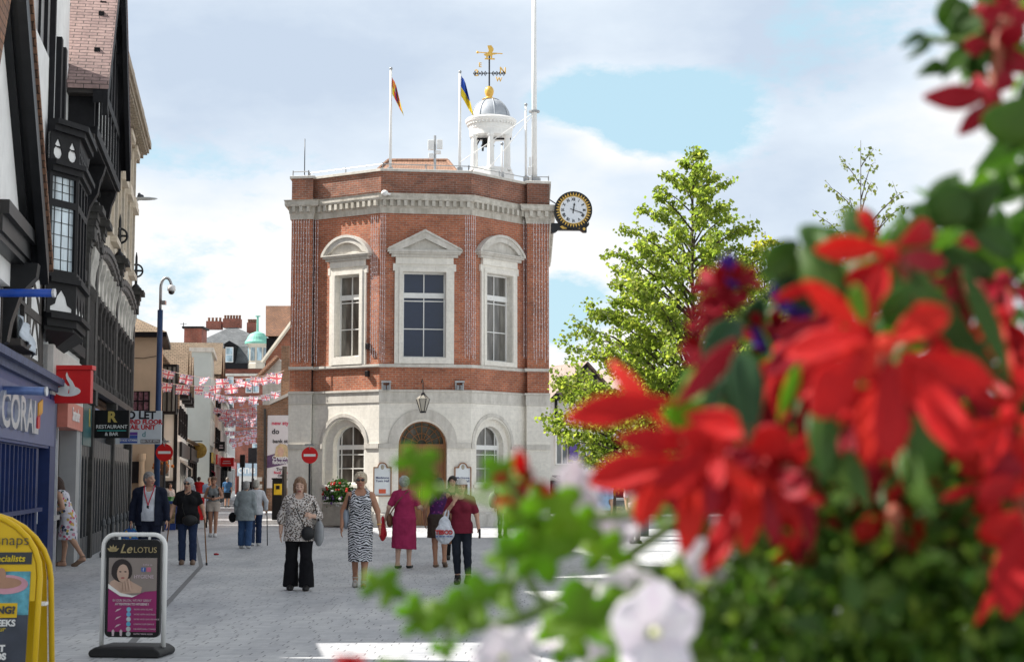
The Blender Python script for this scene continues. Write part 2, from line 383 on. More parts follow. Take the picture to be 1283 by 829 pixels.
# ================================================================== TOWN HALL
class Facet:
    def __init__(s, a, b):
        s.a = Vector((a[0], a[1], 0)); s.b = Vector((b[0], b[1], 0)); s.x = (s.b-s.a).normalized(); s.w = (s.b-s.a).length
        s.n = s.x.cross(Vector((0, 0, 1))); s.fr = fr_of(s.a, s.x)
    def uv(s, px, py, d=0.0):
        r = Vector(ray(px, py)); o = Vector((0, 0, HC)); t = ((s.a+s.n*d-o).dot(s.n))/r.dot(s.n); p = o+r*t
        return (p-s.a).dot(s.x), p.z
    def M(s, u, z, d): return frame(s.fr(u, z, d), s.x)
def offs(pts, o):
    """mitred outward offset of an open plan polyline (outward = x cross up)"""
    pts = [Vector((p[0], p[1])) for p in pts]; out = []
    ns = []
    for a, b in zip(pts, pts[1:]):
        t = (b-a).normalized(); ns.append(Vector((t.y, -t.x)))
    for i, p in enumerate(pts):
        n0 = ns[max(i-1, 0)]; n1 = ns[min(i, len(ns)-1)]; m = (n0+n1)
        m = m/(1+n0.dot(n1)) if (1+n0.dot(n1)) > .3 else m.normalized()
        out.append(p+m*o)
    return out
def sweep(pts, prof, closed_prof=True):
    """profile [(offset, z)] swept along a plan polyline with mitres"""
    mb = MB(); rows = []
    for o, z in prof: rows.append([Vector((p.x, p.y, z)) for p in offs(pts, o)])
    if closed_prof: rows.append(rows[0])
    mb.grid(rows); k = len(pts)
    mb.add([r[0] for r in rows[:len(prof)]], [tuple(range(len(prof)))]); mb.add([r[-1] for r in rows[:len(prof)]], [tuple(reversed(range(len(prof))))])
    return mb
zf = lambda py: at(530, py, 53.2).z
ZS, Z1, ZC0, ZC1, ZP = zf(489), zf(458), zf(268), zf(244), zf(212)
PL = [(-7.62, 70), (-7.62, 54.42), (-6.84, 54.30), (-6.84, 54.52), (-4.41, 53.0), (-1.37, 53.45), (.51, 55.55), (.51, 55.25), (1.32, 55.38), (1.5, 70)]
hall = thing('town_hall', 'red brick and white stone town hall with arched brown door and domed cupola', 'town hall', (-3, 54, 0))
fl, ff, frt = Facet(PL[3], PL[4]), Facet(PL[4], PL[5]), Facet(PL[5], PL[6])
pl_, pr_ = Facet(PL[1], PL[2]), Facet(PL[7], PL[8])
# openings per facet: (ground arch or door, upper window)
def arch_open(u0, u1, z0, zs, n=16): 
    c = (u0+u1)/2; r = (u1-u0)/2
    return [(u0, z0), (u1, z0)]+arc(c, zs, r, 0, math.pi, n)
G = {}
def q(f, x0, y0, x1, y1):
    u0, z0 = f.uv(x0, y1); u1, z1 = f.uv(x1, y0); return u0, z0, u1, z1
upper = [(fl, q(fl, 420, 343, 452, 448)), (ff, q(ff, 504, 341, 559, 448)), (frt, q(frt, 608, 346, 641, 452))]
sb = MB(); bb = MB()
DZ = ff.uv(530, 558)[1]      # springing of the door arch
d0, d1 = ff.uv(499, 600)[0], ff.uv(560, 600)[0]
gl = (fl.uv(404, 560)[0], fl.uv(457, 560)[0]); gr = (frt.uv(594, 560)[0], frt.uv(640, 560)[0])
WZ0 = zf(607)
TK = .16
sb.prism(fl.fr, rect(0, 0, fl.w, ZS), [arch_open(gl[0], gl[1], .35, DZ)], -.9, 0)
sb.prism(frt.fr, rect(0, 0, frt.w, ZS), [arch_open(gr[0], gr[1], .35, DZ)], -.9, 0)
sb.prism(ff.fr, [(0, 0), (d0, 0), (d0, DZ)]+list(reversed(arc((d0+d1)/2, DZ, (d1-d0)/2, 0, math.pi, 18)))[1:-1]+[(d1, DZ), (d1, 0), (ff.w, 0), (ff.w, ZS), (0, ZS)], (), -.9, 0)
for f, (g0, g1) in ((fl, gl), (frt, gr)):      # inner reveal and the apron under the sill
    ma, mb_ = (.34, .10) if f is fl else (.26, .22)
    sb.prism(f.fr, arch_open(g0-.02, g1+.02, .36, DZ), [arch_open(g0+ma, g1-mb_, WZ0, DZ)], -.45, -.14)
for a, b2 in ((PL[0], PL[1]), (PL[8], PL[9]), (PL[9], PL[0])): 
    f = Facet(a, b2); sb.prism(f.fr, rect(0, 0, f.w, ZS), (), -.3, 0); bb.prism(f.fr, rect(0, ZS, f.w, ZC0+.1), (), -.34, -.03)
for f in (pl_, pr_):
    sb.prism(f.fr, rect(0, 0, f.w, ZS), (), -.7, 0); bb.prism(f.fr, rect(.03, ZS, f.w-.03, ZC0+.1), (), -.7, -.03)
for f, (u0, z0, u1, z1) in upper:
    bb.prism(f.fr, rect(0, ZS, f.w, ZC0+.1), [rect(u0, z0, u1, z1)], -.5, -.03)
ob = sb.build('stone_storey', stone, hall); ob2 = bb.build('brick_wall', red_brick, hall)
# mouldings: plinth, impost band, stone cornice of the ground storey, sill course
mp_ = MB()
front_pl = PL[1:9]
plinth = sweep([PL[1], PL[2], PL[3], PL[4], tuple((Vector(PL[4])+(Vector(PL[5])-Vector(PL[4]))*(d0/ff.w)))], [(0, 0), (.07, 0), (.07, .42), (.0, .5)])
plinth2 = sweep([tuple((Vector(PL[4])+(Vector(PL[5])-Vector(PL[4]))*(d1/ff.w)))]+PL[5:9], [(0, 0), (.07, 0), (.07, .42), (.0, .5)])
for p in (plinth, plinth2): mp_.add(p.v, p.f)
p = sweep(front_pl, [(-.05, ZS+.02), (-.05, ZS-.42), (.012, ZS-.42), (.03, ZS-.40), (.03, ZS-.06), (.075, ZS-.04), (.075, ZS+.02)]); mp_.add(p.v, p.f)
p = sweep(front_pl, [(-.07, Z1-.06), (.05, Z1-.06), (.07, Z1-.03), (.07, Z1+.05), (-.07, Z1+.06)]); mp_.add(p.v, p.f)
def band(f, u0, u1): 
    mp_.prism(f.fr, rect(u0, DZ-.09, u1, DZ+.07), (), -.02, .05)
band(fl, .0, gl[0]); band(fl, gl[1], fl.w); band(ff, 0, d0); band(ff, d1, ff.w); band(frt, 0, gr[0]); band(frt, gr[1], frt.w); band(pl_, 0, pl_.w); band(pr_, 0, pr_.w)
def ring(f, u0, u1, w, d): 
    c = (u0+u1)/2; r = (u1-u0)/2
    mp_.prism(f.fr, arc(c, DZ+.07, r+w, 0, math.pi, 20)+list(reversed(arc(c, DZ+.07, r+.002, 0, math.pi, 20))), (), -.02, d)
ring(fl, *gl, .12, .03); ring(frt, *gr, .12, .03); ring(ff, d0, d1, .34, .035)
mp_.build('stone_moulding', stone2, hall)
# cornice, dentils, parapet, coping
corn = sweep(PL[0:10], [(-.3, ZC0), (.02, ZC0), (.04, ZC0+.18), (.06, ZC0+.22), (.07, ZC0+.42), (.18, ZC0+.44), (.20, ZC0+.5), (.20, ZC1-.06), (.23, ZC1), (-.3, ZC1+.05)])
for a, b2 in zip(PL[1:8], PL[2:9]):
    f = Facet(a, b2); k = max(2, int(f.w/.235))
    if f.w < .5: continue
    for i in range(k):
        u = (i+.5)*f.w/k
        corn.prism(f.fr, rect(u-.055, ZC0+.24, u+.055, ZC0+.43), (), .05, .175)
corn.build('cornice', stonemat('grimy_stone', (.60, .565, .50), 1.2, .5, stain=.4), hall)
par = sweep(PL, [(-.35, ZC1), (-.02, ZC1), (-.02, ZP-.1), (-.35, ZP-.1)]); par.build('parapet', brickmat('dark_brick', (.34, .12, .065), (.21, .08, .05), (.30, .25, .21), dirt=.5), hall)
cop = sweep(PL, [(-.4, ZP-.1), (.05, ZP-.1), (.05, ZP-.02), (-.02, ZP), (-.4, ZP)]); cop.build('coping', stone2, hall)
fd = MB().add([Vector((p[0], p[1], ZC1+.1)) for p in [PL[0]]+list(PL[1:])], [tuple(range(len(PL)))]); fd.build('flat_roof', lead, hall)
rt = MB(); Y0, Y1 = 57.5, 63
e0, e1 = at(455, 216, Y0), at(584, 216, Y0); r0, r1 = at(484, 197, 59.5), at(560, 198, 59.5)
zb = e0.z-.4; rz_ = r0.z
A_, B_, C_, D_ = Vector((e0.x, Y0, zb)), Vector((e1.x, Y0, zb)), Vector((e1.x, Y1, zb)), Vector((e0.x, Y1, zb))
E_, F_ = Vector((r0.x, 60.2, rz_)), Vector((r1.x, 60.2, rz_))
rt.add([A_, B_, C_, D_, E_, F_], [(0, 1, 5, 4), (1, 2, 5), (2, 3, 4, 5), (3, 0, 4), (3, 2, 1, 0)])
rt.tube([E_, F_], .09, 8); rt.tube([A_, E_], .07, 6); rt.tube([B_, F_], .07, 6)
rt.build('tiled_roof', tilemat('orange_tiles', (.36, .20, .13), (.27, .15, .10), (.07, .05, .04), .2, .12), hall)
# ---- upper windows
def sash(f, u0, z0, u1, z1, d, rows, name='window', gmat=glass, mull=1):
    """timber sash: frame with glazing bars, pane behind"""
    fw = .06; w_ = MB(); hs = []
    zz = [z0+fw]+[z0+(z1-z0)*r for r in rows]+[z1-fw]
    for k in range(len(zz)-1):
        for i in range(mull+1):
            a = u0+fw+(u1-u0-2*fw)*i/(mull+1); b = u0+fw+(u1-u0-2*fw)*(i+1)/(mull+1)
            g = .016
            hs.append(rect(a+(g if i else 0), zz[k]+(g if k else 0), b-(g if i < mull else 0), zz[k+1]-(.016 if k < len(zz)-2 else 0)))
    w_.prism(f.fr, rect(u0, z0, u1, z1), hs, d-.06, d)
    wo = w_.build(name, white, hall)
    pn = MB().prism(f.fr, rect(u0+.01, z0+.01, u1-.01, z1-.01), (), d-.05, d-.035); pn.build('pane', gmat, wo)
    return wo
for i, (f, (u0, z0, u1, z1)) in enumerate(upper):
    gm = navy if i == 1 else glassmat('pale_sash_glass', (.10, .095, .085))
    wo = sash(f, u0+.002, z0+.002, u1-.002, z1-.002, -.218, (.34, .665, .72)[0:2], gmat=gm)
    wo['label'] = ('narrow white sash window under the left curved pediment', 'wide white sash window with navy blinds', 'narrow white sash window under the right curved pediment')[i]
    # meeting rail
    MB().prism(f.fr, rect(u0+.02, z0+(z1-z0)*.70, u1-.02, z0+(z1-z0)*.76), (), -.25, -.19).build('meeting_rail', white, wo)
    su = MB(); sw = .27 if i == 1 else .24
    su.prism(f.fr, rect(u0-sw, Z1+.06, u1+sw, z1+.27), [rect(u0+.012, z0+.012, u1-.012, z1-.012)], -.215, .05)
    su.prism(f.fr, [(u0-.12, Z1+.07), (u1+.12, Z1+.07), (u1+.12, z1+.13), (u0-.12, z1+.13)], [rect(u0-.0, z0, u1+.0, z1)], .04, .085)
    su.prism(f.fr, rect(u0-sw-.06, z1+.02, u0-sw+.02, z1+.26), (), -.02, .06); su.prism(f.fr, rect(u1+sw-.02, z1+.02, u1+sw+.06, z1+.26), (), -.02, .06)
    su.prism(f.fr, rect(u0-sw+.03, z1+.25, u1+sw-.03, z1+.58), (), -.02, .09)      # frieze
    su.build('window_surround', stone, wo)
    pd = MB(); p0, p1, pz = u0-sw-.20, u1+sw+.20, z1+.58; cx = (p0+p1)/2; hw = (p1-p0)/2
    pd.prism(f.fr, rect(p0, pz, p1, pz+.07), (), -.02, .20); pd.prism(f.fr, rect(p0+.08, pz-.1, p1-.08, pz+.01), (), -.02, .14)
    pd.prism(f.fr, rect(p0-.05, pz+.065, p1+.05, pz+.11), (), -.02, .24)
    hgt = .55 if i == 1 else .60
    if i == 1:
        t = lambda k, dz: [(p0-.05, pz+.10+dz), (cx, pz+.10+hgt+dz), (p1+.05, pz+.10+dz)]
        pd.prism(f.fr, [(p0-.05, pz+.10), (p1+.05, pz+.10), (p1+.05, pz+.15), (cx, pz+.75), (p0-.05, pz+.15)], [[(p0+.42, pz+.16), (p1-.42, pz+.16), (cx, pz+.52)]], -.02, .20)
        pd.prism(f.fr, [(p0+.3, pz+.11), (p1-.3, pz+.11), (cx, pz+.6)], (), -.02, .07)
        pd.prism(f.fr, [(p0-.08, pz+.12), (p0-.02, pz+.2), (cx, pz+.83), (p1+.02, pz+.2), (p1+.08, pz+.12), (cx, pz+.75)], (), -.02, .245)
    else:
        rr = (hw*hw+hgt*hgt)/(2*hgt); a0 = math.asin(min(1, hw/rr)); cz = pz+.1+hgt-rr
        A0, A1 = math.pi/2-a0, math.pi/2+a0
        pd.prism(f.fr, arc(cx, cz, rr, A0, A1, 18)+list(reversed(arc(cx, cz-.03, rr-.17, math.pi/2-a0*.80, math.pi/2+a0*.80, 18))), (), -.02, .19)
        pd.prism(f.fr, arc(cx, cz, rr+.06, A0, A1, 18)+list(reversed(arc(cx, cz, rr-.03, A0, A1, 18))), (), -.02, .235)
        pd.prism(f.fr, arc(cx, cz, rr-.1, A0+.1, A1-.1, 18), (), -.02, .08)
    pd.build('pediment', stone2, wo)
# ---- ground arched windows
for k, (f, (g0, g1)) in enumerate(((fl, gl), (frt, gr))):
    a, b2 = (g0+.34, g1-.10) if f is fl else (g0+.26, g1-.22); z0 = WZ0; c = (a+b2)/2; r = (b2-a)/2; d = -.36; fw = .07
    holes = []
    zz = [z0+fw, z0+(DZ-z0)*.42, z0+(DZ-z0)*.78, DZ-.10]
    cols = [a+fw, a+fw+.12, b2-fw-.12, b2-fw]
    for i in range(3):
        for j in range(3):
            if j == 1:
                mid = (cols[1]+cols[2])/2
                holes += [rect(cols[1]+.02, zz[i]+.015, mid-.012, zz[i+1]-.015), rect(mid+.012, zz[i]+.015, cols[2]-.02, zz[i+1]-.015)]
            else: holes.append(rect(cols[j]+.012, zz[i]+.015, cols[j+1]-.012, zz[i+1]-.015))
    R_ = r-fw
    def seg(x0, x1, n=8):
        pts = []
        for q_ in range(n+1):
            x = x1+(x0-x1)*q_/n; pts.append((x, DZ+.04+math.sqrt(max(0, R_*R_-(x-c)**2))))
        return [(x0, DZ+.04), (x1, DZ+.04)]+pts
    holes += [seg(c-R_+.02, cols[1]-.012), seg(cols[1]+.02, c-.012), seg(c+.012, cols[2]-.02), seg(cols[2]+.012, c+R_-.02)]
    wo = MB().prism(f.fr, arch_open(a, b2, z0, DZ), holes, d-.06, d).build('window', white, hall)
    wo['label'] = ('round-headed white window above the flower planter', 'round-headed white window to the right of the door')[k]
    MB().prism(f.fr, arch_open(a+.01, b2-.01, z0+.01, DZ), (), d-.05, d-.035).build('pane', glassmat('pale_sash_glass'), wo)
    MB().prism(f.fr, rect(g0-.04, z0-.10, g1+.04, z0), (), -.2, .06).build('sill', stone, wo)
# ---- door
wood = None
m, nt, b = nmat('varnished_oak'); n = noise_t(nt, coord(nt, 'UV', (14, 1.0, 1)), 2.2, 5, .65)
nt.links.new(ramp(nt, n, [(.3, (.17, .065, .02)), (.7, (.33, .14, .045))]), b.inputs['Base Color']); b.inputs['Roughness'].default_value = .4; wood = m
dw = MB(); c = (d0+d1)/2; r = (d1-d0)/2
dw.prism(ff.fr, [(d0, .02), (d0+.08, .02), (d0+.08, DZ-.1), (d1-.08, DZ-.1), (d1-.08, .02), (d1, .02), (d1, DZ)]+arc(c, DZ, r, 0, math.pi, 18)[1:-1]+[(d0, DZ)], [[(d0+.08, DZ+.06), (d1-.08, DZ+.06)]+arc(c, DZ+.06, r-.09, .01, math.pi-.01, 16)], -.5, -.32)
fo = dw.build('door_frame', wood, hall)
for s_ in (0, 1):
    x0, x1 = (d0+.08, c-.004) if s_ == 0 else (c+.004, d1-.08)
    pans = [(.22, .72), (.85, 1.55), (1.68, DZ-.24)]
    dm = MB().prism(ff.fr, rect(x0, .02, x1, DZ-.1), [rect(x0+.13, a, x1-.13, e) for a, e in pans], -.46, -.40)
    for a, e in pans: dm.prism(ff.fr, rect(x0+.12, a-.01, x1-.12, e+.01), (), -.46, -.435); dm.prism(ff.fr, rect(x0+.19, a+.06, x1-.19, e-.06), (), -.44, -.412)
    do = dm.build('door_leaf', wood, hall)
    hx = c-.07 if s_ == 0 else c+.07
    MB().tube([ff.fr(hx, 1.0, -.38), ff.fr(hx, 1.0, -.33), ff.fr(hx, 1.2, -.33), ff.fr(hx, 1.2, -.38)], .012, 6).build('handle', gold, do)
fan = MB(); rr = r-.09; cz = DZ+.06
for k in range(1, 8):
    a = math.pi*k/8; p0 = (c+.16*math.cos(a), cz+.16*math.sin(a)); p1 = (c+rr*math.cos(a), cz+rr*math.sin(a))
    fan.tube([ff.fr(*p0, -.42), ff.fr(*p1, -.42)], .014, 6)
for q_ in (.16, .36, .60):
    fan.tube([ff.fr(x, y, -.42) for x, y in arc(c, cz, q_, 0, math.pi, 14)], .013, 6)
fo2 = fan.build('fanlight', wood, hall)
MB().prism(ff.fr, [(d0+.07, cz-.02), (d1-.07, cz-.02)]+arc(c, cz-.02, rr+.02, .01, math.pi-.01, 16), (), -.47, -.455).build('pane', glassmat('fanlight_glass', (.12, .11, .11), .12), fo2)
MB().prism(ff.fr, rect(d0-.05, 0, d1+.05, .05), (), -.6, .25).build('doorstep', stone2, hall)
# ---- rail, cupola, vane
rl = MB()
rp = offs(PL[1:9], -.2); rp = [Vector((p.x, p.y, ZP+.18)) for p in rp]
for a, b2 in zip(rp, rp[1:]):
    rl.tube([a, b2], .018, 5); k = max(1, int((b2-a).length/1.1))
    for i in range(k+1): p = a.lerp(b2, i/k); rl.tube([p-Vector((0, 0, .2)), p+Vector((0, 0, .04))], .022, 5)
rl.build('roof_rail', grey, hall)
CY = 58.5; cc = at(615, 218, CY); cx_ = cc.x; zz = lambda py: at(615, py, CY).z; pm = 1/F*CY
cup = MB(); cup.lathe((cx_, CY, 0), [(.86, ZC1), (.86, zz(218)), (.80, zz(216)), (.80, zz(213))], 8)
co = cup.build('cupola', white, hall)
for k in range(6):
    a = math.pi/6+k*math.pi/3; r_ = 24*pm
    MB().lathe((cx_+r_*math.cos(a), CY+r_*math.sin(a), 0), [(.15, zz(216)), (.15, zz(213)), (.125, zz(212)), (.11, zz(180)), (.10, zz(176)), (.14, zz(174)), (.14, zz(171))], 14).build('column', white, co, smooth=False)
en = MB().lathe((cx_, CY, 0), [(.5, zz(172)), (27*pm, zz(172)), (27*pm, zz(165)), (28*pm, zz(163)), (28*pm, zz(158)), (32*pm, zz(155)), (33*pm, zz(152)), (31*pm, zz(150)), (.4, zz(149))], 40)
for k in range(40):
    a = 2*math.pi*k/40; en.box((cx_+29.5*pm*math.cos(a), CY+29.5*pm*math.sin(a), zz(157)), (.07, .07, .09), a)
en.build('entablature', white, co)
dm = MB(); H_ = zz(124)-zz(151)
dm.lathe((cx_, CY, 0), [(25*pm*math.cos(t), zz(151)+H_*math.sin(t)) for t in [i*math.pi/2/12 for i in range(12)]]+[(.04, zz(124))], 32)
for k in range(8):
    a = 2*math.pi*k/8+.2; dm.tube([(cx_+25.3*pm*math.cos(t)*math.cos(a), CY+25.3*pm*math.cos(t)*math.sin(a), zz(151)+H_*1.01*math.sin(t)) for t in [i*1.5/10 for i in range(11)]], .02, 5)
dm.build('dome', lead, co, smooth=True)
bl = MB().lathe((cx_-.12, CY, 0), [(.26, zz(183)), (.20, zz(180)), (.14, zz(176)), (.05, zz(174))], 16); bl.tube([(cx_-.75, CY, zz(174)), (cx_+.75, CY, zz(174))], .04, 6)
bl.tube([(cx_-.55, CY-.1, zz(185)), (cx_-.4, CY-.1, zz(175))], .025, 5); bl.tube([(cx_-.3, CY-.1, zz(190)), (cx_-.28, CY-.1, zz(175))], .04, 5)
bl.build('bell', iron, co)
fx_ = at(613, 115, CY).x
vn = MB(); vn.lathe((fx_, CY, 0), [(.28, zz(125)), (.2, zz(123.5)), (.1, zz(122)), (.12, zz(121)), (.155, zz(118)), (.175, zz(115)), (.155, zz(111.5)), (.1, zz(109)), (.03, zz(108))], 20)
vo = vn.build('weather_vane', gold, hall, smooth=True)
MB().tube([(fx_, CY, zz(108)), (fx_, CY, zz(70))], .03, 6).build('rod', iron, vo)
sc_ = MB()
for sg in (-1, 1):
    for i in range(4):
        x0 = fx_+sg*(.1+.13*i)
        sc_.tube([(x0, CY, zz(92)), (x0+sg*.05, CY, zz(89.5)), (x0+sg*.1, CY, zz(92)), (x0+sg*.05, CY, zz(95)), (x0, CY, zz(92))], .02, 4)
    sc_.tube([(fx_, CY, zz(92)), (fx_+sg*.6, CY, zz(92))], .02, 4); sc_.tube([(fx_, CY, zz(92)), (fx_, CY+sg*.6, zz(92))], .02, 4)
sc_.build('scrollwork', iron, vo)
for ch, px, py in (('S', 597, 92), ('N', 630, 89), ('E', 602, 87), ('W', 625, 95)):
    p = at(px, py, CY); ox = {'S': 0, 'N': 0, 'E': -.3, 'W': .3}[ch]
    text('letter', ch, frame((p.x, CY+ox*2, p.z), (-1 if ch == 'S' else 1, .45, 0)), .36 if ox == 0 else .24, gold, vo, .015, .003)
dr = MB(); ffr = fr_of((fx_, CY, zz(70)), (1, .1, 0)); u_ = pm
S = lambda pts: [(x*u_, -y*u_) for x, y in pts]
dr.prism(ffr, S([(-7, -2), (-3, -3), (2, -3), (9, -4), (10, -2.5), (4, -1), (3.5, 3.5), (1.8, 3.5), (1.6, .5), (-1.5, .5), (-2, 3.5), (-4, 3.5), (-4, .5), (-6, 0)]), (), -.02, .02)
dr.prism(ffr, S([(-3, -3), (-.5, -6), (-2.5, -13), (2.5, -13.5), (5.5, -9), (5, -6), (2.5, -3)]), (), -.025, .025)
dr.prism(ffr, S([(-6, 3.4), (7, 3.4), (7, 5), (-6, 5)]), (), -.025, .025)
dr.tube([ffr(-15*u_, 4*u_, 0), ffr(17*u_, 3*u_, 0)], .02, 5); dr.ball(ffr(-15*u_, 4*u_, 0), .05); 
dr.build('beast_figure', gold, vo)
# ---- roof masts and flags
def pole(name, px, ytop, ybot, Y, r, label, cat, m_, grp=None, r1=None, knob=True):
    a, b2 = at(px, ybot, Y), at(px, ytop, Y); b2.x = a.x
    t = thing(name, label, cat, a, group=grp)
    MB().tube([a, a.lerp(b2, .5), b2], [r, (r+(r1 or r))/2, r1 or r*.8], 10).build('shaft', m_, t, smooth=True)
    MB().lathe((a.x, a.y, a.z), [(r*2.2, -.3), (r*2.2, .08), (r*1.2, .1)], 10).build('foot', grey, t)
    if knob: MB().ball((b2.x, b2.y, b2.z+.05), .06).build('finial', grey, t, smooth=True)
    return t
pole('flagpole', 489, 88, 213, 56.5, .05, 'white roof flagpole carrying the red and gold flag', 'flagpole', white, 'white flagpoles on the town hall roof')
pole('flagpole', 576, 92, 213, 57, .05, 'white roof flagpole carrying the blue and yellow flag', 'flagpole', white, 'white flagpoles on the town hall roof')
pole('flagpole', 659, 133, 224, 58, .045, 'bare thin white flagpole between the cupola and the tall mast', 'flagpole', white, 'white flagpoles on the town hall roof')
pole('flagpole', 629, 182, 219, 57, .035, 'short bare white flagpole in front of the cupola', 'flagpole', white, 'white flagpoles on the town hall roof')
tm = pole('roof_mast', 669.5, -40, 226, 57.2, .105, 'tall white mast rising out of the picture above the clock', 'mast', white, r1=.075, knob=False)
cpt = at(671, 140, 57.2); MB().lathe((at(669.5, 226, 57.2).x, 57.2, cpt.z), [(.2, -.03), (.2, .03)], 12).build('clamp', grey, tm)
MB().tube([cpt, at(577, 203, 56.6)], .015, 5).tube([cpt, at(612, 212, 57)], .015, 5).build('stay', white, tm)
MB().box(at(664, 215, 57.1), (.16, .1, .3)).box(at(664, 203, 57.1), (.07, .07, .35)).build('aerial_box', white, tm)
ant = thing('radio_mast', 'short grey mast with white antenna boxes on the tiled roof', 'antenna', at(545, 213, 57))
MB().tube([at(545, 213, 57), at(545, 170, 57)], .045, 8).build('shaft', galv, ant)
for px, py, w_, h_ in ((540, 182, .22, .36), (551, 181, .2, .34), (540, 195, .18, .16), (549, 191, .2, .12)): MB().box(at(px, py, 57-.05), (w_, .12, h_)).build('antenna_box', white, ant, bevel=.015)
pole('whip_aerial', 381.5, 174, 223, 56, .016, 'thin black whip aerial on the left pier of the town hall', 'aerial', iron, knob=False)
def hung_flag(px0, py0, pts_px, Y, mats, fn, label):
    """cloth hanging from a pole in folds: rows down the hoist"""
    top0, bot0 = pts_px[0], pts_px[1]; rows = []; nr, ncol = 9, 14
    for i in range(nr+1):
        row = []
        for j in range(ncol+1):
            u, v_ = j/ncol, i/nr
            px = (top0[0]*(1-v_)+bot0[0]*v_)*(1-u)+(pts_px[2][0]*(1-v_)+pts_px[3][0]*v_)*u
            py = (top0[1]*(1-v_)+bot0[1]*v_)*(1-u)+(pts_px[2][1]*(1-v_)+pts_px[3][1]*v_)*u
            p = at(px, py, Y); p.y += .16*math.sin(u*9+v_*3)*u; row.append(p)
        rows.append(row)
    me_ = MB().grid(rows); me_.m = [fn(j/ncol, i/nr) for i in range(nr) for j in range(ncol)]
    o = me_.build('flag', mats, None, smooth=True); md = o.modifiers.new('cloth', 'SOLIDIFY'); md.thickness = .006
    tag(o, label, 'flag', 'flags on the town hall roof')
blue_f, yel_f = plain('flag_blue', (.02, .08, .42), .8), plain('flag_yellow', (.80, .60, .03), .8)
red_f = plain('flag_red', (.62, .05, .05), .8)
hung_flag(0, 0, ((578, 95), (577.5, 120), (583, 103), (594, 148)), 57, [blue_f, yel_f], lambda u, v: 0 if v < .5 else 1, 'blue and yellow flag hanging limp from its roof pole')
hung_flag(0, 0, ((491, 97), (491.5, 118), (496, 106), (506, 146)), 56.5, [red_f, yel_f, blue_f], lambda u, v: 2 if abs(u-.45) < .08 and .25 < v < .8 else (1 if (int(u*5)+int(v*2)) % 2 else 0), 'red and gold quartered flag hanging limp from the left roof pole')
# ---- projecting clock
ck = at(718, 264, 55.3); clk = thing('street_clock', 'round black and gold clock projecting on a bracket from the town hall', 'clock', (ck.x, ck.y, at(718, 290, 55.3).z))
xd = Vector((1, .06, 0)).normalized(); cf = fr_of(ck, xd); u = 55.3/F
MB().prism(cf, arc(0, 0, 24*u, 0, 2*math.pi, 40)[:-1], (), -.18, .14).build('case', iron, clk)
MB().prism(cf, arc(0, 0, 17.2*u, 0, 2*math.pi, 40)[:-1], (), .13, .155).build('dial', plain('dial_white', (.75, .78, .82), .4, var=.03), clk)
tz = MB()
for k in range(36):
    a = 2*math.pi*k/36; da = math.pi/36*.9
    tz.prism(cf, [(18.8*u*math.cos(a-da*.8), 18.8*u*math.sin(a-da*.8)), (18.8*u*math.cos(a+da*.8), 18.8*u*math.sin(a+da*.8)), (22.4*u*math.cos(a), 22.4*u*math.sin(a))], (), .13, .165)
tz.prism(cf, arc(0, 0, 18.1*u, 0, 2*math.pi, 40)[:-1], [arc(0, 0, 17.3*u, 0, 2*math.pi, 40)[:-1]], .13, .18)
tz.build('gilt_ring', gold, clk)
for k, s_ in enumerate(('XII', 'I', 'II', 'III', 'IIII', 'V', 'VI', 'VII', 'VIII', 'IX', 'X', 'XI')):
    a = math.pi/2-2*math.pi*k/12; rot = a-math.pi/2
    x = xd*math.cos(rot)+Vector((0, 0, math.sin(rot))); y = xd*-math.sin(rot)+Vector((0, 0, math.cos(rot)))
    text('numeral', s_, frame(cf(13.4*u*math.cos(a), 13.4*u*math.sin(a), .158), x, y), .135, iron, clk, .003, .006, sx=.8)
def hand(a, l, w_):
    c_, s_ = math.cos(a), math.sin(a); P = lambda t, v: (c_*t-s_*v, s_*t+c_*v)
    MB().prism(cf, [P(-.12, w_), P(l*.6, w_), P(l*.7, w_*2.4), P(l*.8, w_*.8), P(l, 0), P(l*.8, -w_*.8), P(l*.7, -w_*2.4), P(l*.6, -w_), P(-.12, -w_)], (), .163, .175).build('hand', iron, clk)
hand(math.pi/2-R(9), .27, .016); hand(math.pi/2-R(109), .40, .011)
bk = MB(); bf = fr_of((ck.x, ck.y+.06, 0), xd); zb = lambda py: at(718, py, 55.3).z
bk.prism(bf, [(-28*u, zb(280)), (18*u, zb(280)), (20*u, zb(278)), (20*u, zb(282)), (17*u, zb(285)), (17*u, zb(291)), (13*u, zb(291)), (9*u, zb(288.5)), (-19*u, zb(288.5)), (-22*u, zb(291)), (-28*u, zb(293))], (), -.12, .12)
bk.tube([bf(-30*u, zb(250), 0), bf(-22*u, zb(255), 0)], .02, 5)
bk.build('bracket', iron, clk)
gs = MB(); gs.prism(bf, [(-17*u, zb(284.5)), (-13*u, zb(282.5)), (-8*u, zb(283)), (-6*u, zb(285)), (-9*u, zb(287)), (-14*u, zb(287.2))], (), .1, .135)
gs.build('gilt_cartouche', gold, clk); MB().prism(bf, arc(13.5*u, zb(287), .05, 0, 6.28, 12)[:-1], (), .1, .135).build('gilt_rosette', gold, clk)
for i in range(4): MB().ball(bf((-3+3.3*i)*u, zb(285+(i % 2)), .12), (.05, .03, .03), 6, 4).build('gilt_leaf', gold, clk)
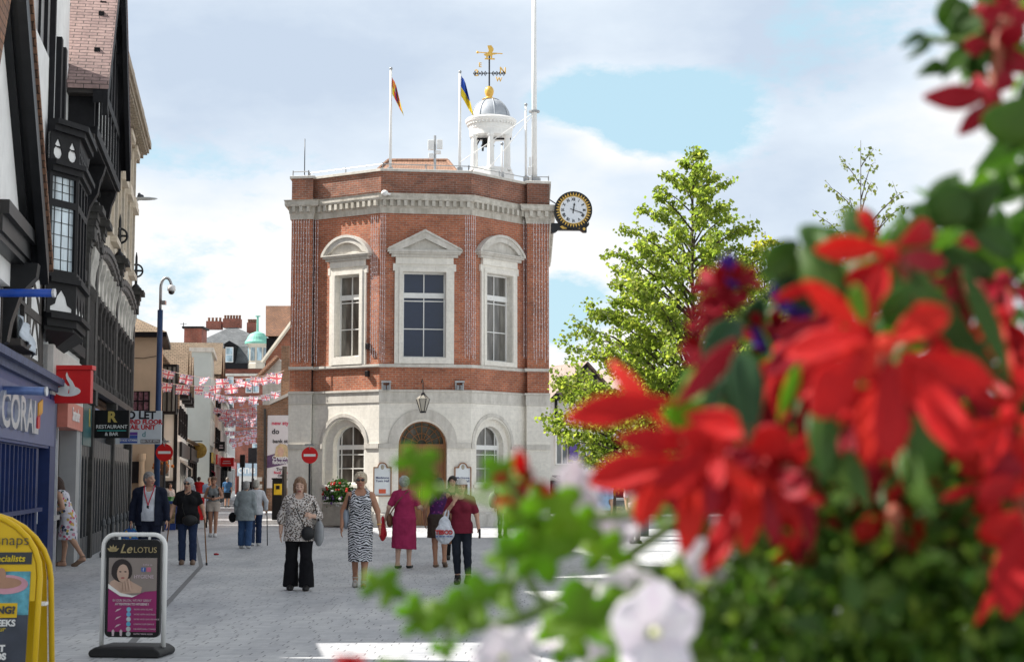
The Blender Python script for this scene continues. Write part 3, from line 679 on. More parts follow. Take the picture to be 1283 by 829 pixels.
# ---- downpipes, lights, lantern, boards
pipe = thing('downpipe', 'thick black drainpipe on the right corner of the town hall', 'drainpipe', frt.fr(frt.w-.02, 0, .12))
e = frt.uv(663, 300)[0]
MB().tube([frt.fr(e, .05, .12), frt.fr(e, ZC0-.1, .12)], .06, 8).tube([frt.fr(e+.09, .6, .16), frt.fr(e+.09, ZC0-.2, .16)], .025, 6).build('pipe', iron, pipe)
MB().box(frt.fr(e, ZC0-.2, .12), (.25, .2, .25)).build('hopper', iron, pipe)
for z in (1, 2.6, 4.2, 6, 7.8, 9.3): MB().lathe(frt.fr(e, z, .12), [(.075, -.04), (.075, .04)], 8).build('collar', iron, pipe)
p2 = fl.uv(392, 540)[0]; o = MB().tube([fl.fr(.05, .5, .05), fl.fr(.05, ZC0, .05)], .022, 6).build('cable', iron, None); tag(o, 'thin black cable down the corner of the left pier', 'cable')
strand_m = plain('fairy_light_cable', (.5, .5, .5), .5); bulb_m = plain('fairy_light_bulb', (.72, .68, .70), .3)
def curtain(f, px0, px1, n, y0, y1, label):
    t = thing('light_curtain', label, 'light curtain', f.fr(f.uv(px0, y0)[0], f.uv(px0, y1)[1], .1), group='strings of fairy lights on the town hall')
    base = None
    for i in range(n):
        uu, zt = f.uv(px0+(px1-px0)*(i+.5)/n, y0, .1); zbm = f.uv(px0, y1, .1)[1]+rnd.uniform(-.12, .12)
        mb = MB(); pts = [f.fr(uu+rnd.uniform(-.01, .01), zt+(zbm-zt)*k/12, .09) for k in range(13)]
        mb.tube(pts, .006, 3)
        for k in range(26):
            p = f.fr(uu+rnd.uniform(-.015, .015), zt+(zbm-zt)*(k+.5)/26, .1); mb.box(p, (.022, .022, .035))
        mb.build('strand', [bulb_m], t)
curtain(pl_, 366, 389, 7, 275, 452, 'fairy light curtain over the left brick pier of the town hall')
curtain(fl, 391, 400, 3, 275, 455, 'few fairy light strands just right of the left brick pier')
curtain(fl, 464, 474, 4, 270, 450, 'fairy light strands at the corner between left and middle upper windows')
curtain(ff, 476, 484, 3, 268, 450, 'fairy light strands beside the pediment of the wide navy window')
curtain(ff, 582, 597, 6, 270, 447, 'fairy light strands between the wide navy window and the right window')
curtain(pr_, 667, 688, 6, 277, 452, 'fairy light curtain over the right brick pier below the clock')
curtain(frt, 655, 661, 2, 275, 452, 'two fairy light strands against the black drainpipe')
lan = thing('lantern', 'hexagonal glass lantern hanging above the arched town hall door', 'lantern', ff.fr(ff.uv(530, 515, .6)[0], ff.uv(530, 517, .6)[1], .6))
lx, lz = ff.uv(530, 500, .6); lc = ff.fr(lx, 0, .6); lzz = lambda py: ff.uv(530, py, .6)[1]
LG = nmat('lantern_glass'); LG[2].inputs['Base Color'].default_value = (.55, .52, .45, 1); LG[2].inputs['Roughness'].default_value = .15; LG[2].inputs['Transmission Weight'].default_value = .5
MB().lathe((lc.x, lc.y, 0), [(.09, lzz(515)), (.22, lzz(500)), (.22, lzz(499)), (.05, lzz(494))], 6).build('glass_body', LG[0], lan)
fm = MB()
for k in range(6):
    a = 2*math.pi*k/6; fm.tube([(lc.x+.095*math.cos(a), lc.y+.095*math.sin(a), lzz(515)), (lc.x+.225*math.cos(a), lc.y+.225*math.sin(a), lzz(500)), (lc.x+.06*math.cos(a), lc.y+.06*math.sin(a), lzz(494))], .014, 5)
fm.lathe((lc.x, lc.y, 0), [(.1, lzz(517)), (.11, lzz(515)), (.02, lzz(514))], 6).lathe((lc.x, lc.y, 0), [(.08, lzz(495)), (.07, lzz(493)), (.02, lzz(491))], 6)
fm.tube([(lc.x, lc.y, lzz(492)), (lc.x, lc.y, lzz(478)), ff.fr(lx, lzz(474), .3), ff.fr(lx, lzz(478), .02)], .016, 6).build('cage', iron, lan)
for px, lb in ((484, 'left'), (576, 'right')):
    uu, z = ff.uv(px, 483, .1); t = thing('floodlight', 'small grey floodlight on the brick band %s of the lantern' % lb, 'floodlight', ff.fr(uu, z-.2, .02), group='floodlights over the door')
    MB().prism(ff.fr, rect(uu-.16, z+.1, uu+.16, z+.16), (), -.02, .16).prism(ff.fr, rect(uu-.15, z-.18, uu-.10, z+.1), (), -.02, .06).prism(ff.fr, rect(uu+.10, z-.18, uu+.15, z+.1), (), -.02, .06).build('bracket', galv, t)
    MB().box(ff.fr(uu-.06, z-.06, .1), (.1, .12, .16)).box(ff.fr(uu+.07, z-.06, .1), (.1, .12, .16)).build('lamp_head', grey, t, bevel=.01)
for px, py, lb in ((462, 434, 'small black junction box beside the left upper window'), (461, 468, 'small black junction box below the sill course')):
    uu, z = fl.uv(px, py); o = MB().prism(fl.fr, rect(uu-.06, z-.1, uu+.06, z+.1), (), -.03, .1).build('junction_box', iron, None, bevel=.01); tag(o, lb, 'junction box', 'boxes on the town hall wall')
uu, z = ff.uv(482, 242, .3); o = MB().ball(ff.fr(uu, z, .33), (.12, .12, .10)).box(ff.fr(uu+.1, z-.04, .33), (.2, .12, .06)).build('dome_camera', white, None, smooth=True); tag(o, 'white dome camera sitting on the stone cornice', 'camera')
for px0, px1, k in ((469, 489, 0), (570.5, 589, 1)):
    u0, zt = ff.uv(px0, 586); u1, zb2 = ff.uv(px1, 620); cx = (u0+u1)/2; w2 = (u1-u0)/2
    t = thing('notice_board', ('white notice board with lettering left of the town hall door', 'white notice board right of the town hall door')[k], 'notice board', ff.fr(cx, zb2, .03), group='notice boards beside the door')
    shp = lambda e: [(u0-e, zb2-e), (u1+e, zb2-e), (u1+e, zt+e), (cx+w2*.5+e*.5, zt+e)]+arc(cx, zt+.02, w2*.5+e, 0, math.pi, 10)+[(cx-w2*.5-e*.5, zt+e), (u0-e, zt+e)]
    MB().prism(ff.fr, shp(.035), [shp(0)], .0, .07).build('frame', wood, t); MB().prism(ff.fr, shp(.01), (), .004, .035).build('panel', plain('sign_white', (.72, .76, .78), .5, var=.04), t)
    tb = plain('sign_navy', (.03, .04, .14), .5)
    text('lettering', 'Maidstone\nTown Hall', ff.M(cx, zb2+.52, .038), .105, tb, t, .002, .002)
    MB().ball(ff.fr(cx, zt+.03, .04), (.06, .02, .08), 8, 6).build('crest', plain('crest_gold', (.4, .36, .28), .6), t)
    MB().prism(ff.fr, rect(u0+.15, zb2+.06, u1-.15, zb2+.2), (), .034, .042).build('notice', plain('notice_red', (.65, .12, .06), .6), t)
# ================================================================== LEFT-HAND ROW
def fs(h): return lambda u, v, d: L(u, h+d, v)                 # wall plane along the street
def fp(s): return lambda u, v, d: L(s-d, u, v)                 # wall plane across the street, facing back to the camera
zpx = lambda py, Y: HC+(599.5-py)/F*Y
blackp = plain('black_gloss', (.010, .0105, .012), .4, var=.35, spec=.3)
darkw = plain('dark_oak', (.035, .03, .028), .6, var=.4, scale=8)
blue = plain('shop_blue', (.02, .05, .20), .4, var=.2)
blued = plain('shutter_blue', (.011, .028, .12), .45, var=.25)
redp = plain('sign_red', (.62, .018, .02), .35, var=.06)
chrome = plain('brushed_letters', (.62, .63, .66), .3, .4)
def boxL(mb, s0, s1, h0, h1, z0, z1):
    return mb.hexa([L(s0, h0, z0), L(s1, h0, z0), L(s1, h1, z0), L(s0, h1, z0)], [L(s0, h0, z1), L(s1, h0, z1), L(s1, h1, z1), L(s0, h1, z1)])
# ---- A: gabled timber-framed shop
A = thing('gabled_shop', 'black and white gabled timber building above the blue betting shop', 'building', L(21, 0, 0))
SA0, SA1 = 18.3, 25.9
mb = MB(); boxL(mb, SA0, SA1, -7, -.12, 3.2, 8.4); mb.build('plaster_wall', whitew, A)
bz = MB(); boxL(bz, SA0, SA1, -7, -.35, 0, 3.2); bz.build('ground_storey', old_brick, A)
f0 = fs(0.0)
tm_ = MB()
for px0, px1 in ((-3, 3), (12, 15), (33, 37), (43.5, 47.5), (59, 65)):
    tm_.prism(f0, rect(Lp(px0, 400)[0], 3.25, Lp(px1, 400)[0], 4.9), (), -.13, -.10)
for z0, z1 in ((3.2, 3.42), (4.02, 4.15), (4.7, 4.95)):
    tm_.prism(f0, rect(SA0, z0, SA1, z1), (), -.13, -.09)
def brace(mb, fr, u0, v0, u1, v1, bend, w=.09, d0=-.125, d1=-.105):
    n = 8; P = []; Q = []
    dx, dz = u1-u0, v1-v0; l = math.hypot(dx, dz); nx, nz = -dz/l, dx/l
    for i in range(n+1):
        t = i/n; o = bend*4*t*(1-t); P.append((u0+dx*t+nx*(o+w/2), v0+dz*t+nz*(o+w/2))); Q.append((u0+dx*t+nx*(o-w/2), v0+dz*t+nz*(o-w/2)))
    mb.prism(fr, P+Q[::-1], (), d0, d1)
sA = lambda px: Lp(px, 400)[0]
brace(tm_, f0, sA(48), 3.4, sA(53), 4.05, .05); brace(tm_, f0, sA(60), 3.4, sA(54), 4.05, -.05); brace(tm_, f0, sA(48), 4.7, sA(60), 4.15, .03); brace(tm_, f0, sA(-6), 3.4, sA(8), 4.7, .06)
tm_.build('timber_frame', timber, A)
wn_ = MB().prism(f0, rect(sA(14), 3.45, sA(33), 4.72), [rect(sA(15.5), 3.5, sA(23), 4.04), rect(sA(24), 3.5, sA(32), 4.04), rect(sA(15.5), 4.1, sA(23), 4.66), rect(sA(24), 4.1, sA(32), 4.66)], -.11, -.02).build('window', darkw, A)
MB().prism(f0, rect(sA(14.5), 3.46, sA(32.5), 4.7), (), -.10, -.08).build('pane', glassl, wn_)
MB().prism(f0, rect(sA(13), 3.36, sA(35), 3.45), (), -.05, .14).build('sill', timber, wn_)
ct = MB(); rows = []
for i in range(7):
    rows.append([L(sA(16)+(sA(31)-sA(16))*j/8+.03*math.sin(i*2), .06+.05*math.sin(j*1.4+i)+.015*i, 3.78-.055*i-.02*j*(.4+.1*i)) for j in range(9)])
o = ct.grid(rows).build('cloth', plain('pale_cloth', (.55, .60, .66), .9), None, smooth=True); tag(o, 'pale blue cloth hanging out of the timber-framed window', 'cloth')
o.modifiers.new('t', 'SOLIDIFY').thickness = .01
# gable with barge boards
HG = .2; fg = fs(HG)
apx, apz = 17.15, 8.6
def rake(s): return apz-abs(s-apx)
gw = MB().prism(fg, [(18.3, 4.75), (21.0, 4.75), (18.3, apz-1.15)], (), -.5, 0).build('gable', whitew, A)
bm_ = MB(); boxL(bm_, 18.25, 21.15, HG-.4, HG+.10, 4.42, 4.75); boxL(bm_, 18.25, 21.15, HG-.4, HG+.17, 4.62, 4.78); boxL(bm_, 18.25, 21.15, HG-.4, HG+.06, 4.34, 4.42)
for a, b2 in ((5.6, 5.75),): pass
bm_.build('jetty_beam', blackp, A)
ba = MB()
for sg in (-1, 1):
    for o0, o1, d0, d1 in ((-.02, .34, .0, .10), (.0, .22, .10, .20), (.06, .30, .18, .29)):
        ba.prism(fg, [(18.25, apz-1.1-o0), (apx+4.05, apz-4.05-o0), (apx+4.05, apz-4.05-o1-.1), (18.25, apz-1.1-o1-.1)], (), d0, d1) if sg > 0 else None
ba.build('barge_board', blackp, A)
cv = MB(); cv.prism(fg, [(18.3, 4.34), (20.9, 4.34), (20.9, 4.05), (18.3, 4.05)], (), -.3, -.12); cv.build('cove', whitew, A)
for s_, in ((20.6,),):
    br = MB(); pr = [(0, 4.36), (.42, 4.36), (.40, 4.18), (.22, 3.98), (.10, 3.6), (.06, 3.35), (0, 3.3)]
    vs0 = [L(s_, a, z) for a, z in pr]; vs1 = [L(s_+.28, a, z) for a, z in pr]
    n = len(pr); br.add(vs0+vs1, [tuple(range(n)), tuple(reversed(range(n, 2*n)))]+[(i, (i+1) % n, n+(i+1) % n, n+i) for i in range(n)]); br.build('bracket', blackp, A)
rf = MB()
e = 4.3; k_ = 1.1; rf.hexa([L(apx+k_, HG+.32, apz+.06-k_), L(apx+e, HG+.32, apz+.06-e), L(apx+e, -6, apz+.06-e), L(apx+k_, -6, apz+.06-k_)], [L(apx+k_, HG+.32, apz+.16-k_), L(apx+e, HG+.32, apz+.16-e), L(apx+e, -6, apz+.16-e), L(apx+k_, -6, apz+.16-k_)])
rf.hexa([L(SA0, -.2, 8.3), L(SA1, -.2, 8.3), L(SA1, -7.2, 8.3), L(SA0, -7.2, 8.3)], [L(SA0, -3.4, 11.4), L(SA1, -3.4, 11.4), L(SA1, -3.6, 11.4), L(SA0, -3.6, 11.4)])
rf.build('roof', tiles, A)
p0, p1, p2_ = Lp(19, -30, .42), Lp(-1, 88, .42), Lp(-30, -30, .42)
MB().prism(fs(.36), [p0, p1, (p1[0]-.5, p1[1]), p2_], (), 0, .06).build('tile_hanging', tiles, A)
# shopfront
sC = lambda px, h=0.0: Lp(px, 540, h)[0]
sf = MB(); boxL(sf, 18.3, sC(65), -.3, .02, 2.08, 3.1); sf.build('fascia', blue, A)
cn = MB(); boxL(cn, 18.3, sC(68), -.3, .20, 3.1, 3.2); boxL(cn, 18.3, sC(66), -.3, .10, 3.0, 3.1); cn.build('fascia_cornice', plain('pale_blue_paint', (.075, .09, .17), .6, var=.35), A)
boxm = MB(); boxL(boxm, 18.3, sC(64), .02, .05, 2.12, 2.86); boxm.build('sign_panel', plain('sign_lilac', (.09, .115, .25), .4, var=.12), A)
s1_ = sC(39); s0_ = sC(-9)
text('lettering', 'CORAL', frame(L((s0_+s1_)/2, .07, 2.46), SD), .66, chrome, A, .03, .012, sx=(s1_-s0_)/2.15)
MB().prism(fs(.05), [(sC(42), 2.5), (sC(47), 2.6), (sC(47), 2.8), (sC(42), 2.72)], (), 0, .02).build('gold_mark', plain('mark_orange', (.75, .35, .03), .5), A)
MB().prism(fs(.05), [(sC(41), 2.32), (sC(44), 2.36), (sC(44), 2.6), (sC(41), 2.5)], (), 0, .02).build('red_mark', redp, A)
shm = MB(); boxL(shm, 18.3, sC(54), -.3, -.06, .0, 2.08)
for i in range(16): s_ = 18.4+i*.42; boxL(shm, s_, s_+.05, -.06, -.02, .1, 2.06)
boxL(shm, 18.3, sC(54), -.06, .02, 1.1, 1.16); boxL(shm, 18.3, sC(54), -.06, .0, .0, .25)
shm.build('shutter', blued, A)
pl = MB(); boxL(pl, sC(60), sC(67), -.3, .04, 0, 3.1); pl.build('pilaster', blued, A)
dk = MB(); boxL(dk, sC(54), sC(60), -.4, -.2, 0, 2.08); dkd = dk.build('door', plain('dark_glass_door', (.02, .02, .022), .2), A)
MB().tube([L(sC(57), -.18, .9), L(sC(57), -.1, .9), L(sC(57), -.1, 1.15), L(sC(57), -.18, 1.15)], .015, 6).build('handle', chrome, dkd)
aw = thing('projecting_tube', 'short pale blue tube projecting over the betting shop lettering', 'pole', L(20, .25, 2.95))
a0, a1 = at(-30, 478, 15.8), at(56, 488, 18.2)
aw.location = at(6, 488, 20.2)
MB().tube([at(-14, 488, 20.2), at(57, 490, 20.2)], .055, 10).build('roller', plain('pale_blue_metal', (.13, .20, .42), .35, .3), aw, smooth=True)
MB().tube([at(57, 490, 20.2), at(59, 490, 20.2)], .062, 10).build('end_cap', chrome, aw)
pb = at(0, 367, 19.2); pa = at(66, 367, 19.2); t = thing('projecting_pole', 'bright blue projecting sign pole above the betting shop', 'pole', pb)
MB().tube([pb-Vector((.3, 0, 0)), pa], .052, 10).build('tube', plain('bright_blue', (.015, .07, .38), .35), t, smooth=True); MB().tube([pa, pa+Vector((.03, 0, 0))], .056, 10).build('end_cap', chrome, t)
# ---- B: oriel house with the bank
B = thing('oriel_house', 'black timbered house with a leaded oriel window and purple tiled gable', 'building', L(30, 0, 0))
SB0, SB1 = 25.9, 31.2
mb = MB(); boxL(mb, SB0, SB1, -7, -.03, 3.0, 8.8); mb.build('wall', whitew, B)
gb = MB(); boxL(gb, SB0, SB1, -7, -.9, 0, 3.0); gb.build('shop_recess', plain('recess_grey', (.22, .23, .24), .6), B)
tb_ = MB()
for s_ in (25.95, 26.6, 28.6, 29.6, 30.6): tb_.prism(f0, rect(s_, 3.9, s_+.22, 8.8), (), -.05, .06)
for z in (3.9, 5.4, 7.1): tb_.prism(f0, rect(SB0, z, SB1, z+.2), (), -.05, .075)
tb_.build('timber_frame', black, B)
fl_ = MB(); boxL(fl_, SB0, SB1, -.2, .06, 2.95, 3.75); fl_.build('fascia', plain('warm_white', (.62, .58, .54), .5), B)
# oriel
ori = [(25.5, -.02), (26.1, .37), (27.65, .37), (28.25, -.02)]
def oring(mb, pts, z0, z1, e=0.0, inner=False):
    P = [L(s_, h_, 0) for s_, h_ in pts]; pts2 = [(p.x, p.y) for p in P]
    return sweep(pts2, [(-.06, z0), (e, z0), (e, z1), (-.06, z1)])
OW = MB()
for z0, z1, e in ((3.95, 4.02, -.04), (4.02, 4.14, .02), (4.14, 4.22, .10), (4.72, 4.80, .08), (4.80, 4.86, .04), (6.5, 6.6, .06), (6.60, 6.68, .12), (7.15, 7.25, .08), (7.25, 7.34, .14)):
    p = oring(None, ori, z0, z1, e); OW.add(p.v, p.f)
facs = []
for (sa, ha), (sb2, hb) in zip(ori, ori[1:]):
    pa, pb2 = L(sa, ha, 0), L(sb2, hb, 0); facs.append(Facet((pa.x, pa.y), (pb2.x, pb2.y)))
for k, f in enumerate(facs):
    w = f.w; n = 1 if k != 1 else 3
    hs = []
    for i in range(n):
        a, e = w*i/n+.07, w*(i+1)/n-.07
        hs += [rect(a, 4.93, e, 5.95), rect(a, 6.06, e, 6.44)]
    OW.prism(f.fr, rect(0, 4.86, w, 6.5), hs, -.06, 0.0)
    # quatrefoil band and cusped apron: black panels with white showing through
    OW.prism(f.fr, rect(0, 4.22, w, 4.72), [[(w*(i+.12)/n, 4.27), (w*(i+.88)/n, 4.27), (w*(i+.88)/n, 4.33), (w*(i+.72)/n, 4.38), (w*(i+.66)/n, 4.5), (w*(i+.5)/n, 4.62), (w*(i+.34)/n, 4.5), (w*(i+.28)/n, 4.38), (w*(i+.12)/n, 4.33)] for i in range(n)], -.06, 0.0)
    hs = []
    for i in range(n*2):
        a, e = w*i/(2*n), w*(i+1)/(2*n); c = (a+e)/2; q_ = (e-a)*.3
        hs += [arc(c, 6.82, q_, 0, 6.2, 9), [(c-q_*.7, 6.94), (c, 6.90), (c+q_*.7, 6.94), (c, 7.06)]]
    OW.prism(f.fr, rect(0, 6.68, w, 7.15), hs, -.06, 0.0)
oo = OW.build('oriel', black, B)
gp = MB(); wp = MB(); ld = MB()
for k, f in enumerate(facs):
    gp.prism(f.fr, rect(.0, 4.88, f.w, 6.48), (), -.06, -.045); MB().prism(f.fr, rect(.0, 4.24, f.w, 4.7), (), -.055, -.02).build('plaster_panel', whitew, oo); MB().prism(f.fr, rect(.0, 6.7, f.w, 7.13), (), -.055, -.02).build('plaster_panel', whitew, oo)
    n = 4 if k != 1 else 9
    for i in range(1, n): ld.prism(f.fr, rect(f.w*i/n-.006, 4.9, f.w*i/n+.006, 6.46), (), -.05, -.035)
    for z in (5.1, 5.3, 5.5, 5.7, 5.9, 6.2, 6.33): ld.prism(f.fr, rect(.03, z-.005, f.w-.03, z+.005), (), -.05, -.036)
gp.build('pane', glassmat('oriel_glass', (.30, .35, .38), .12), oo); ld.build('lead_cames', iron, oo)  # bright bluish reflections are put into the oriel pane colour
fm2 = MB(); P = [L(s_, h_, 0) for s_, h_ in ori]
fm2.add([p+Vector((0, 0, 3.95)) for p in P]+[L(26.3, -.1, 3.6), L(27.4, -.1, 3.6)], [(0, 1, 2, 3), (0, 1, 4), (1, 2, 5, 4), (2, 3, 5)]); fm2.build('oriel_base', black, oo); MB().add([p+Vector((0, 0, 7.34)) for p in P], [(0, 1, 2, 3)]).build('oriel_top', black, oo)
# upper jettied gable
HB = .42; gS0, gS1, gA, gZ0, gZ1 = 28.0, 33.6, 30.8, 8.75, 12.2
ub = MB(); boxL(ub, gS0, gS1, -6, HB, 7.55, gZ0); ub.build('jetty_storey', black, B)
fb = fs(HB); MB().prism(fb, [(gS0, gZ0), (gS1, gZ0), (gA, gZ1)], (), -.4, 0).build('gable', whitew, B)
gt = MB()
for i in range(9): s_ = gS0+.2+i*.7; gt.prism(fb, rect(s_, 7.7, s_+.16, gZ0+max(0, (3.0-abs(s_-gA))*1.24)), (), -.05, .05)
for z in (7.6, 8.65, 10.2): gt.prism(fb, rect(gS0+max(0, (z-gZ0)*.8), z, gS1-max(0, (z-gZ0)*.8), z+.18), (), -.05, .06)
gt.build('gable_timber', black, B)
wp2 = MB().prism(fb, rect(gS0+.25, 7.85, gS1-.2, 8.6), (), -.05, .01).build('plaster_panel', whitew, B)
sl_ = (gZ1-gZ0)/(gA-gS0); rb = MB(); o_ = .35
for sg in (-1, 1):
    se = gA+sg*(gA-gS0+o_); ze = gZ0-o_*sl_
    rb.hexa([L(gA, HB+.26, gZ1+.05), L(se, HB+.26, ze+.05), L(se, -7, ze+.05), L(gA, -7, gZ1+.05)], [L(gA, HB+.26, gZ1+.17), L(se, HB+.26, ze+.17), L(se, -7, ze+.17), L(gA, -7, gZ1+.17)])
rb.build('roof', tiles_p, B)
bb2 = MB()
for sg in (-1, 1):
    se = gA+sg*(gA-gS0+o_); ze = gZ0-o_*sl_
    bb2.prism(fb, [(gA, gZ1+.04), (se, ze+.04), (se, ze-.42), (gA, gZ1-.42)], (), .16, .25); bb2.prism(fb, [(gA, gZ1+.03), (se, ze+.03), (se, ze-.2), (gA, gZ1-.2)], (), .0, .17)
bb2.build('barge_board', black, B)
ev = MB(); boxL(ev, gS0-.3, gS0-.02, -6, HB+.1, gZ0-.45, gZ0-.28); boxL(ev, gS0-.12, gS0, -6, HB+.02, 7.5, 7.62); ev.build('eaves_board', darkw, B)
for s_ in (28.05, 30.4, 33.2):
    br = MB(); pr = [(0, 7.56), (.44, 7.56), (.40, 7.4), (.34, 7.25), (.30, 7.0), (.16, 6.75), (.10, 6.45), (0, 6.3)]
    n = len(pr); br.add([L(s_, a, z) for a, z in pr]+[L(s_+.25, a, z) for a, z in pr], [tuple(range(n)), tuple(reversed(range(n, 2*n)))]+[(i, (i+1) % n, n+(i+1) % n, n+i) for i in range(n)]); br.build('bracket', black, B)
sv = MB(); 
for i, (u, d) in enumerate(((-.9, .25), (-2.0, .1))): sv.hexa([L(gS0+d, u, gZ0+.45+d), L(gS0+d, u+.32, gZ0+.5+d), L(gS0+d+.12, u+.32, gZ0+.62+d), L(gS0+d+.12, u, gZ0+.6+d)], [L(gS0+d-.08, u, gZ0+.52+d), L(gS0+d-.02, u+.32, gZ0+.54+d), L(gS0+d+.1, u+.32, gZ0+.66+d), L(gS0+d+.1, u, gZ0+.66+d)])
sw_ = MB().prism(fp(25.86), rect(-4, 5.0, -.04, 13), (), -2.1, 0).build('side_wall', whitew, B)
st = MB()
for u, w_ in ((-.08, .045), (-.19, .03), (-.29, .02), (-.5, .06), (-.9, .06)): st.prism(fp(25.86), rect(u-w_, 5.0, u+w_, 13), (), -.1, .04)
st.prism(fp(25.86), rect(-4, 7.2, -.04, 7.4), (), -.1, .05); st.build('side_timber', black, B)
# bank front
bank_grey = plain('bank_grey', (.34, .345, .35), .55, var=.12, scale=2); 
pm_ = MB(); boxL(pm_, 30.4, 31.15, -.28, .03, 0, 2.95); boxL(pm_, 30.62, 31.15, -.9, -.28, 0, 2.95); pm_.build('granite_pier', bank_grey, B)
pm2 = MB(); boxL(pm2, 31.1, 31.16, -.02, .055, 0, 2.95); pm2.build('steel_trim', galv, B)
rd = MB(); boxL(rd, 28.25, 31.1, -.5, .07, 2.5, 2.96); rd.build('bank_sign_box', plain('salmon_lit_sign', (.62, .20, .15), .4, var=.15), B)
text('lettering', 'Santander', frame(L(29.7, .08, 2.75), SD), .34, white, B, .004, .004)
db = MB(); boxL(db, 25.95, 28.2, -.88, -.1, 2.3, 2.95); db.build('lobby_lintel', plain('lintel_navy', (.03, .045, .07), .4), B)
atm = thing('cash_machine', 'grey cash machine panel with a red card slot beside the blue shop', 'cash machine', L(27.6, -.5, 0))
am = MB(); boxL(am, 26.1, 28.5, -.9, -.2, 0, 2.95); am.build('surround', plain('atm_grey', (.40, .44, .46), .4, var=.12), atm)
am = MB(); boxL(am, 26.8, 28.3, -.2, -.15, .95, 1.85); ao = am.build('fascia_panel', grey, atm)
am = MB(); boxL(am, 27.2, 27.9, -.15, -.13, 1.3, 1.7); am.build('screen', plain('atm_screen', (.05, .10, .16), .1), ao)
am = MB(); boxL(am, 26.85, 28.25, -.2, -.02, .9, .98); am.build('shelf', galv, ao)
am = MB(); boxL(am, 26.9, 27.8, -.2, -.08, .5, .85); am.build('leaflet_box', redp, atm)
am = MB(); boxL(am, 28.45, 28.53, -.2, -.1, 0, 2.95); am.build('screen_post', chrome, atm)
# ---- C: stone house with the ornate black shop front
C = thing('ornate_stone_house', 'tall beige stone house with an ornate black and white arcaded shop front', 'building', L(40, 0, 0))
SC0, SC1, ZT = 31.25, 46.1, 10.95
holes = []
for i in range(6):
    s_ = 33.6+i*2.15; holes += [rect(s_, 7.3, s_+1.0, 8.9), rect(s_, 9.35, s_+1.0, 10.5)]
MB().prism(f0, rect(SC0, 5.5, SC1, ZT), holes, -.4, -.02).build('stone_wall', ashlar, C)
bx = MB(); boxL(bx, SC0, SC1, -8, -.41, 0, ZT); bx.build('back_wall', old_brick, C)
for h_ in holes:
    u0, z0, u1, z1 = h_[0][0], h_[0][1], h_[2][0], h_[2][1]
    wo = MB().prism(f0, rect(u0, z0, u1, z1), [rect(u0+.07, z0+.07, (u0+u1)/2-.03, z1-.07), rect((u0+u1)/2+.03, z0+.07, u1-.07, z1-.07)], -.32, -.24).build('window', white, C)
    MB().prism(f0, rect(u0, z0, u1, z1), (), -.3, -.28).build('pane', glass, wo)
    sm = MB(); sm.prism(f0, rect(u0-.12, z0-.14, u1+.12, z0), (), -.2, .14); sm.prism(f0, rect(u0-.14, z0, u0, z1+.14), (), -.04, .06); sm.prism(f0, rect(u1, z0, u1+.14, z1+.14), (), -.04, .06); sm.prism(f0, rect(u0-.18, z1+.14, u1+.18, z1+.3), (), -.04, .16)
    sm.build('surround', ashlar, wo)
cb_ = MB(); 
for z0, z1, e in ((10.7, 10.85, .1), (10.85, 11.0, .2), (11.0, 11.12, .36), (11.12, 11.3, .42)): boxL(cb_, SC0, SC1+.25, -.5, e, z0, z1)
for i in range(40): s_ = SC0+.05+i*.37; boxL(cb_, s_, s_+.16, .1, .33, 10.86, 11.0)
boxL(cb_, SC0, SC1+.2, -.3, .26, 11.3, 11.6)
boxL(cb_, SC0, SC1+.25, -.35, .32, 11.6, 11.72)
cb_.build('cornice', stonemat('brown_stone', (.40, .33, .25), .5, .2, ms=.02, stain=.5), C)
for s_ in (37.0, 41.4, 45.8): MB().lathe(L(s_, .1, 11.72), [(.16, 0), (.16, .1), (.07, .2), (.14, .35), (.1, .5), (.02, .62)], 10).build('finial', ashlar, C)
# ornate front: piers, curved cornice, corbels, mullions
fc = fs(.12)
pS = [31.55, Lp(123, 300, .08)[0], Lp(148, 340, .08)[0], 45.8]
zCp = 6.0
pier_m = plain('pier_black', (.05, .048, .045), .7, var=.5, scale=6)
for s_ in pS:
    orn = MB()
    boxL(orn, s_-.22, s_+.22, -.1, .09, 3.1 if s_ < 32 else 0, 6.0); boxL(orn, s_-.27, s_+.27, -.1, .13, 3.1, 3.4)
    for k in range(6): boxL(orn, s_-.2-.02*k, s_+.2+.02*k, -.1, .10+.028*k+(.03 if k == 2 else 0), 6.0+.13*k, 6.13+.13*k)
    boxL(orn, s_-.4, s_+.4, -.1, .34, 6.78, 6.9); boxL(orn, s_-.3, s_+.3, -.1, .26, 6.9, 6.98)
    orn.build('pier', pier_m, C)
for s_ in pS[0:]:
    fi = MB(); c0 = L(s_, .10, 6.98)
    fi.lathe(c0, [(.14, 0), (.10, .08), (.04, .14), (.035, .9), (.01, 1.05)], 8)
    for ax in (0, 1):
        fi.tube([c0+((SD if ax else SN)*.18*math.cos(a)+Vector((0, 0, .52+.18*math.sin(a)))) for a in [2*math.pi*k/16 for k in range(17)]], .028, 5)
    fi.tube([c0+SD*.18+Vector((0, 0, .52)), c0-SD*.18+Vector((0, 0, .52))], .03, 5); fi.tube([c0+SN*.18+Vector((0, 0, .52)), c0-SN*.18+Vector((0, 0, .52))], .03, 5)
    fi.build('finial', iron, C)
crn = MB(); wcb = MB(); mul = MB(); cbm = plain('corbel_grey', (.52, .50, .46), .8, var=.3, scale=5)
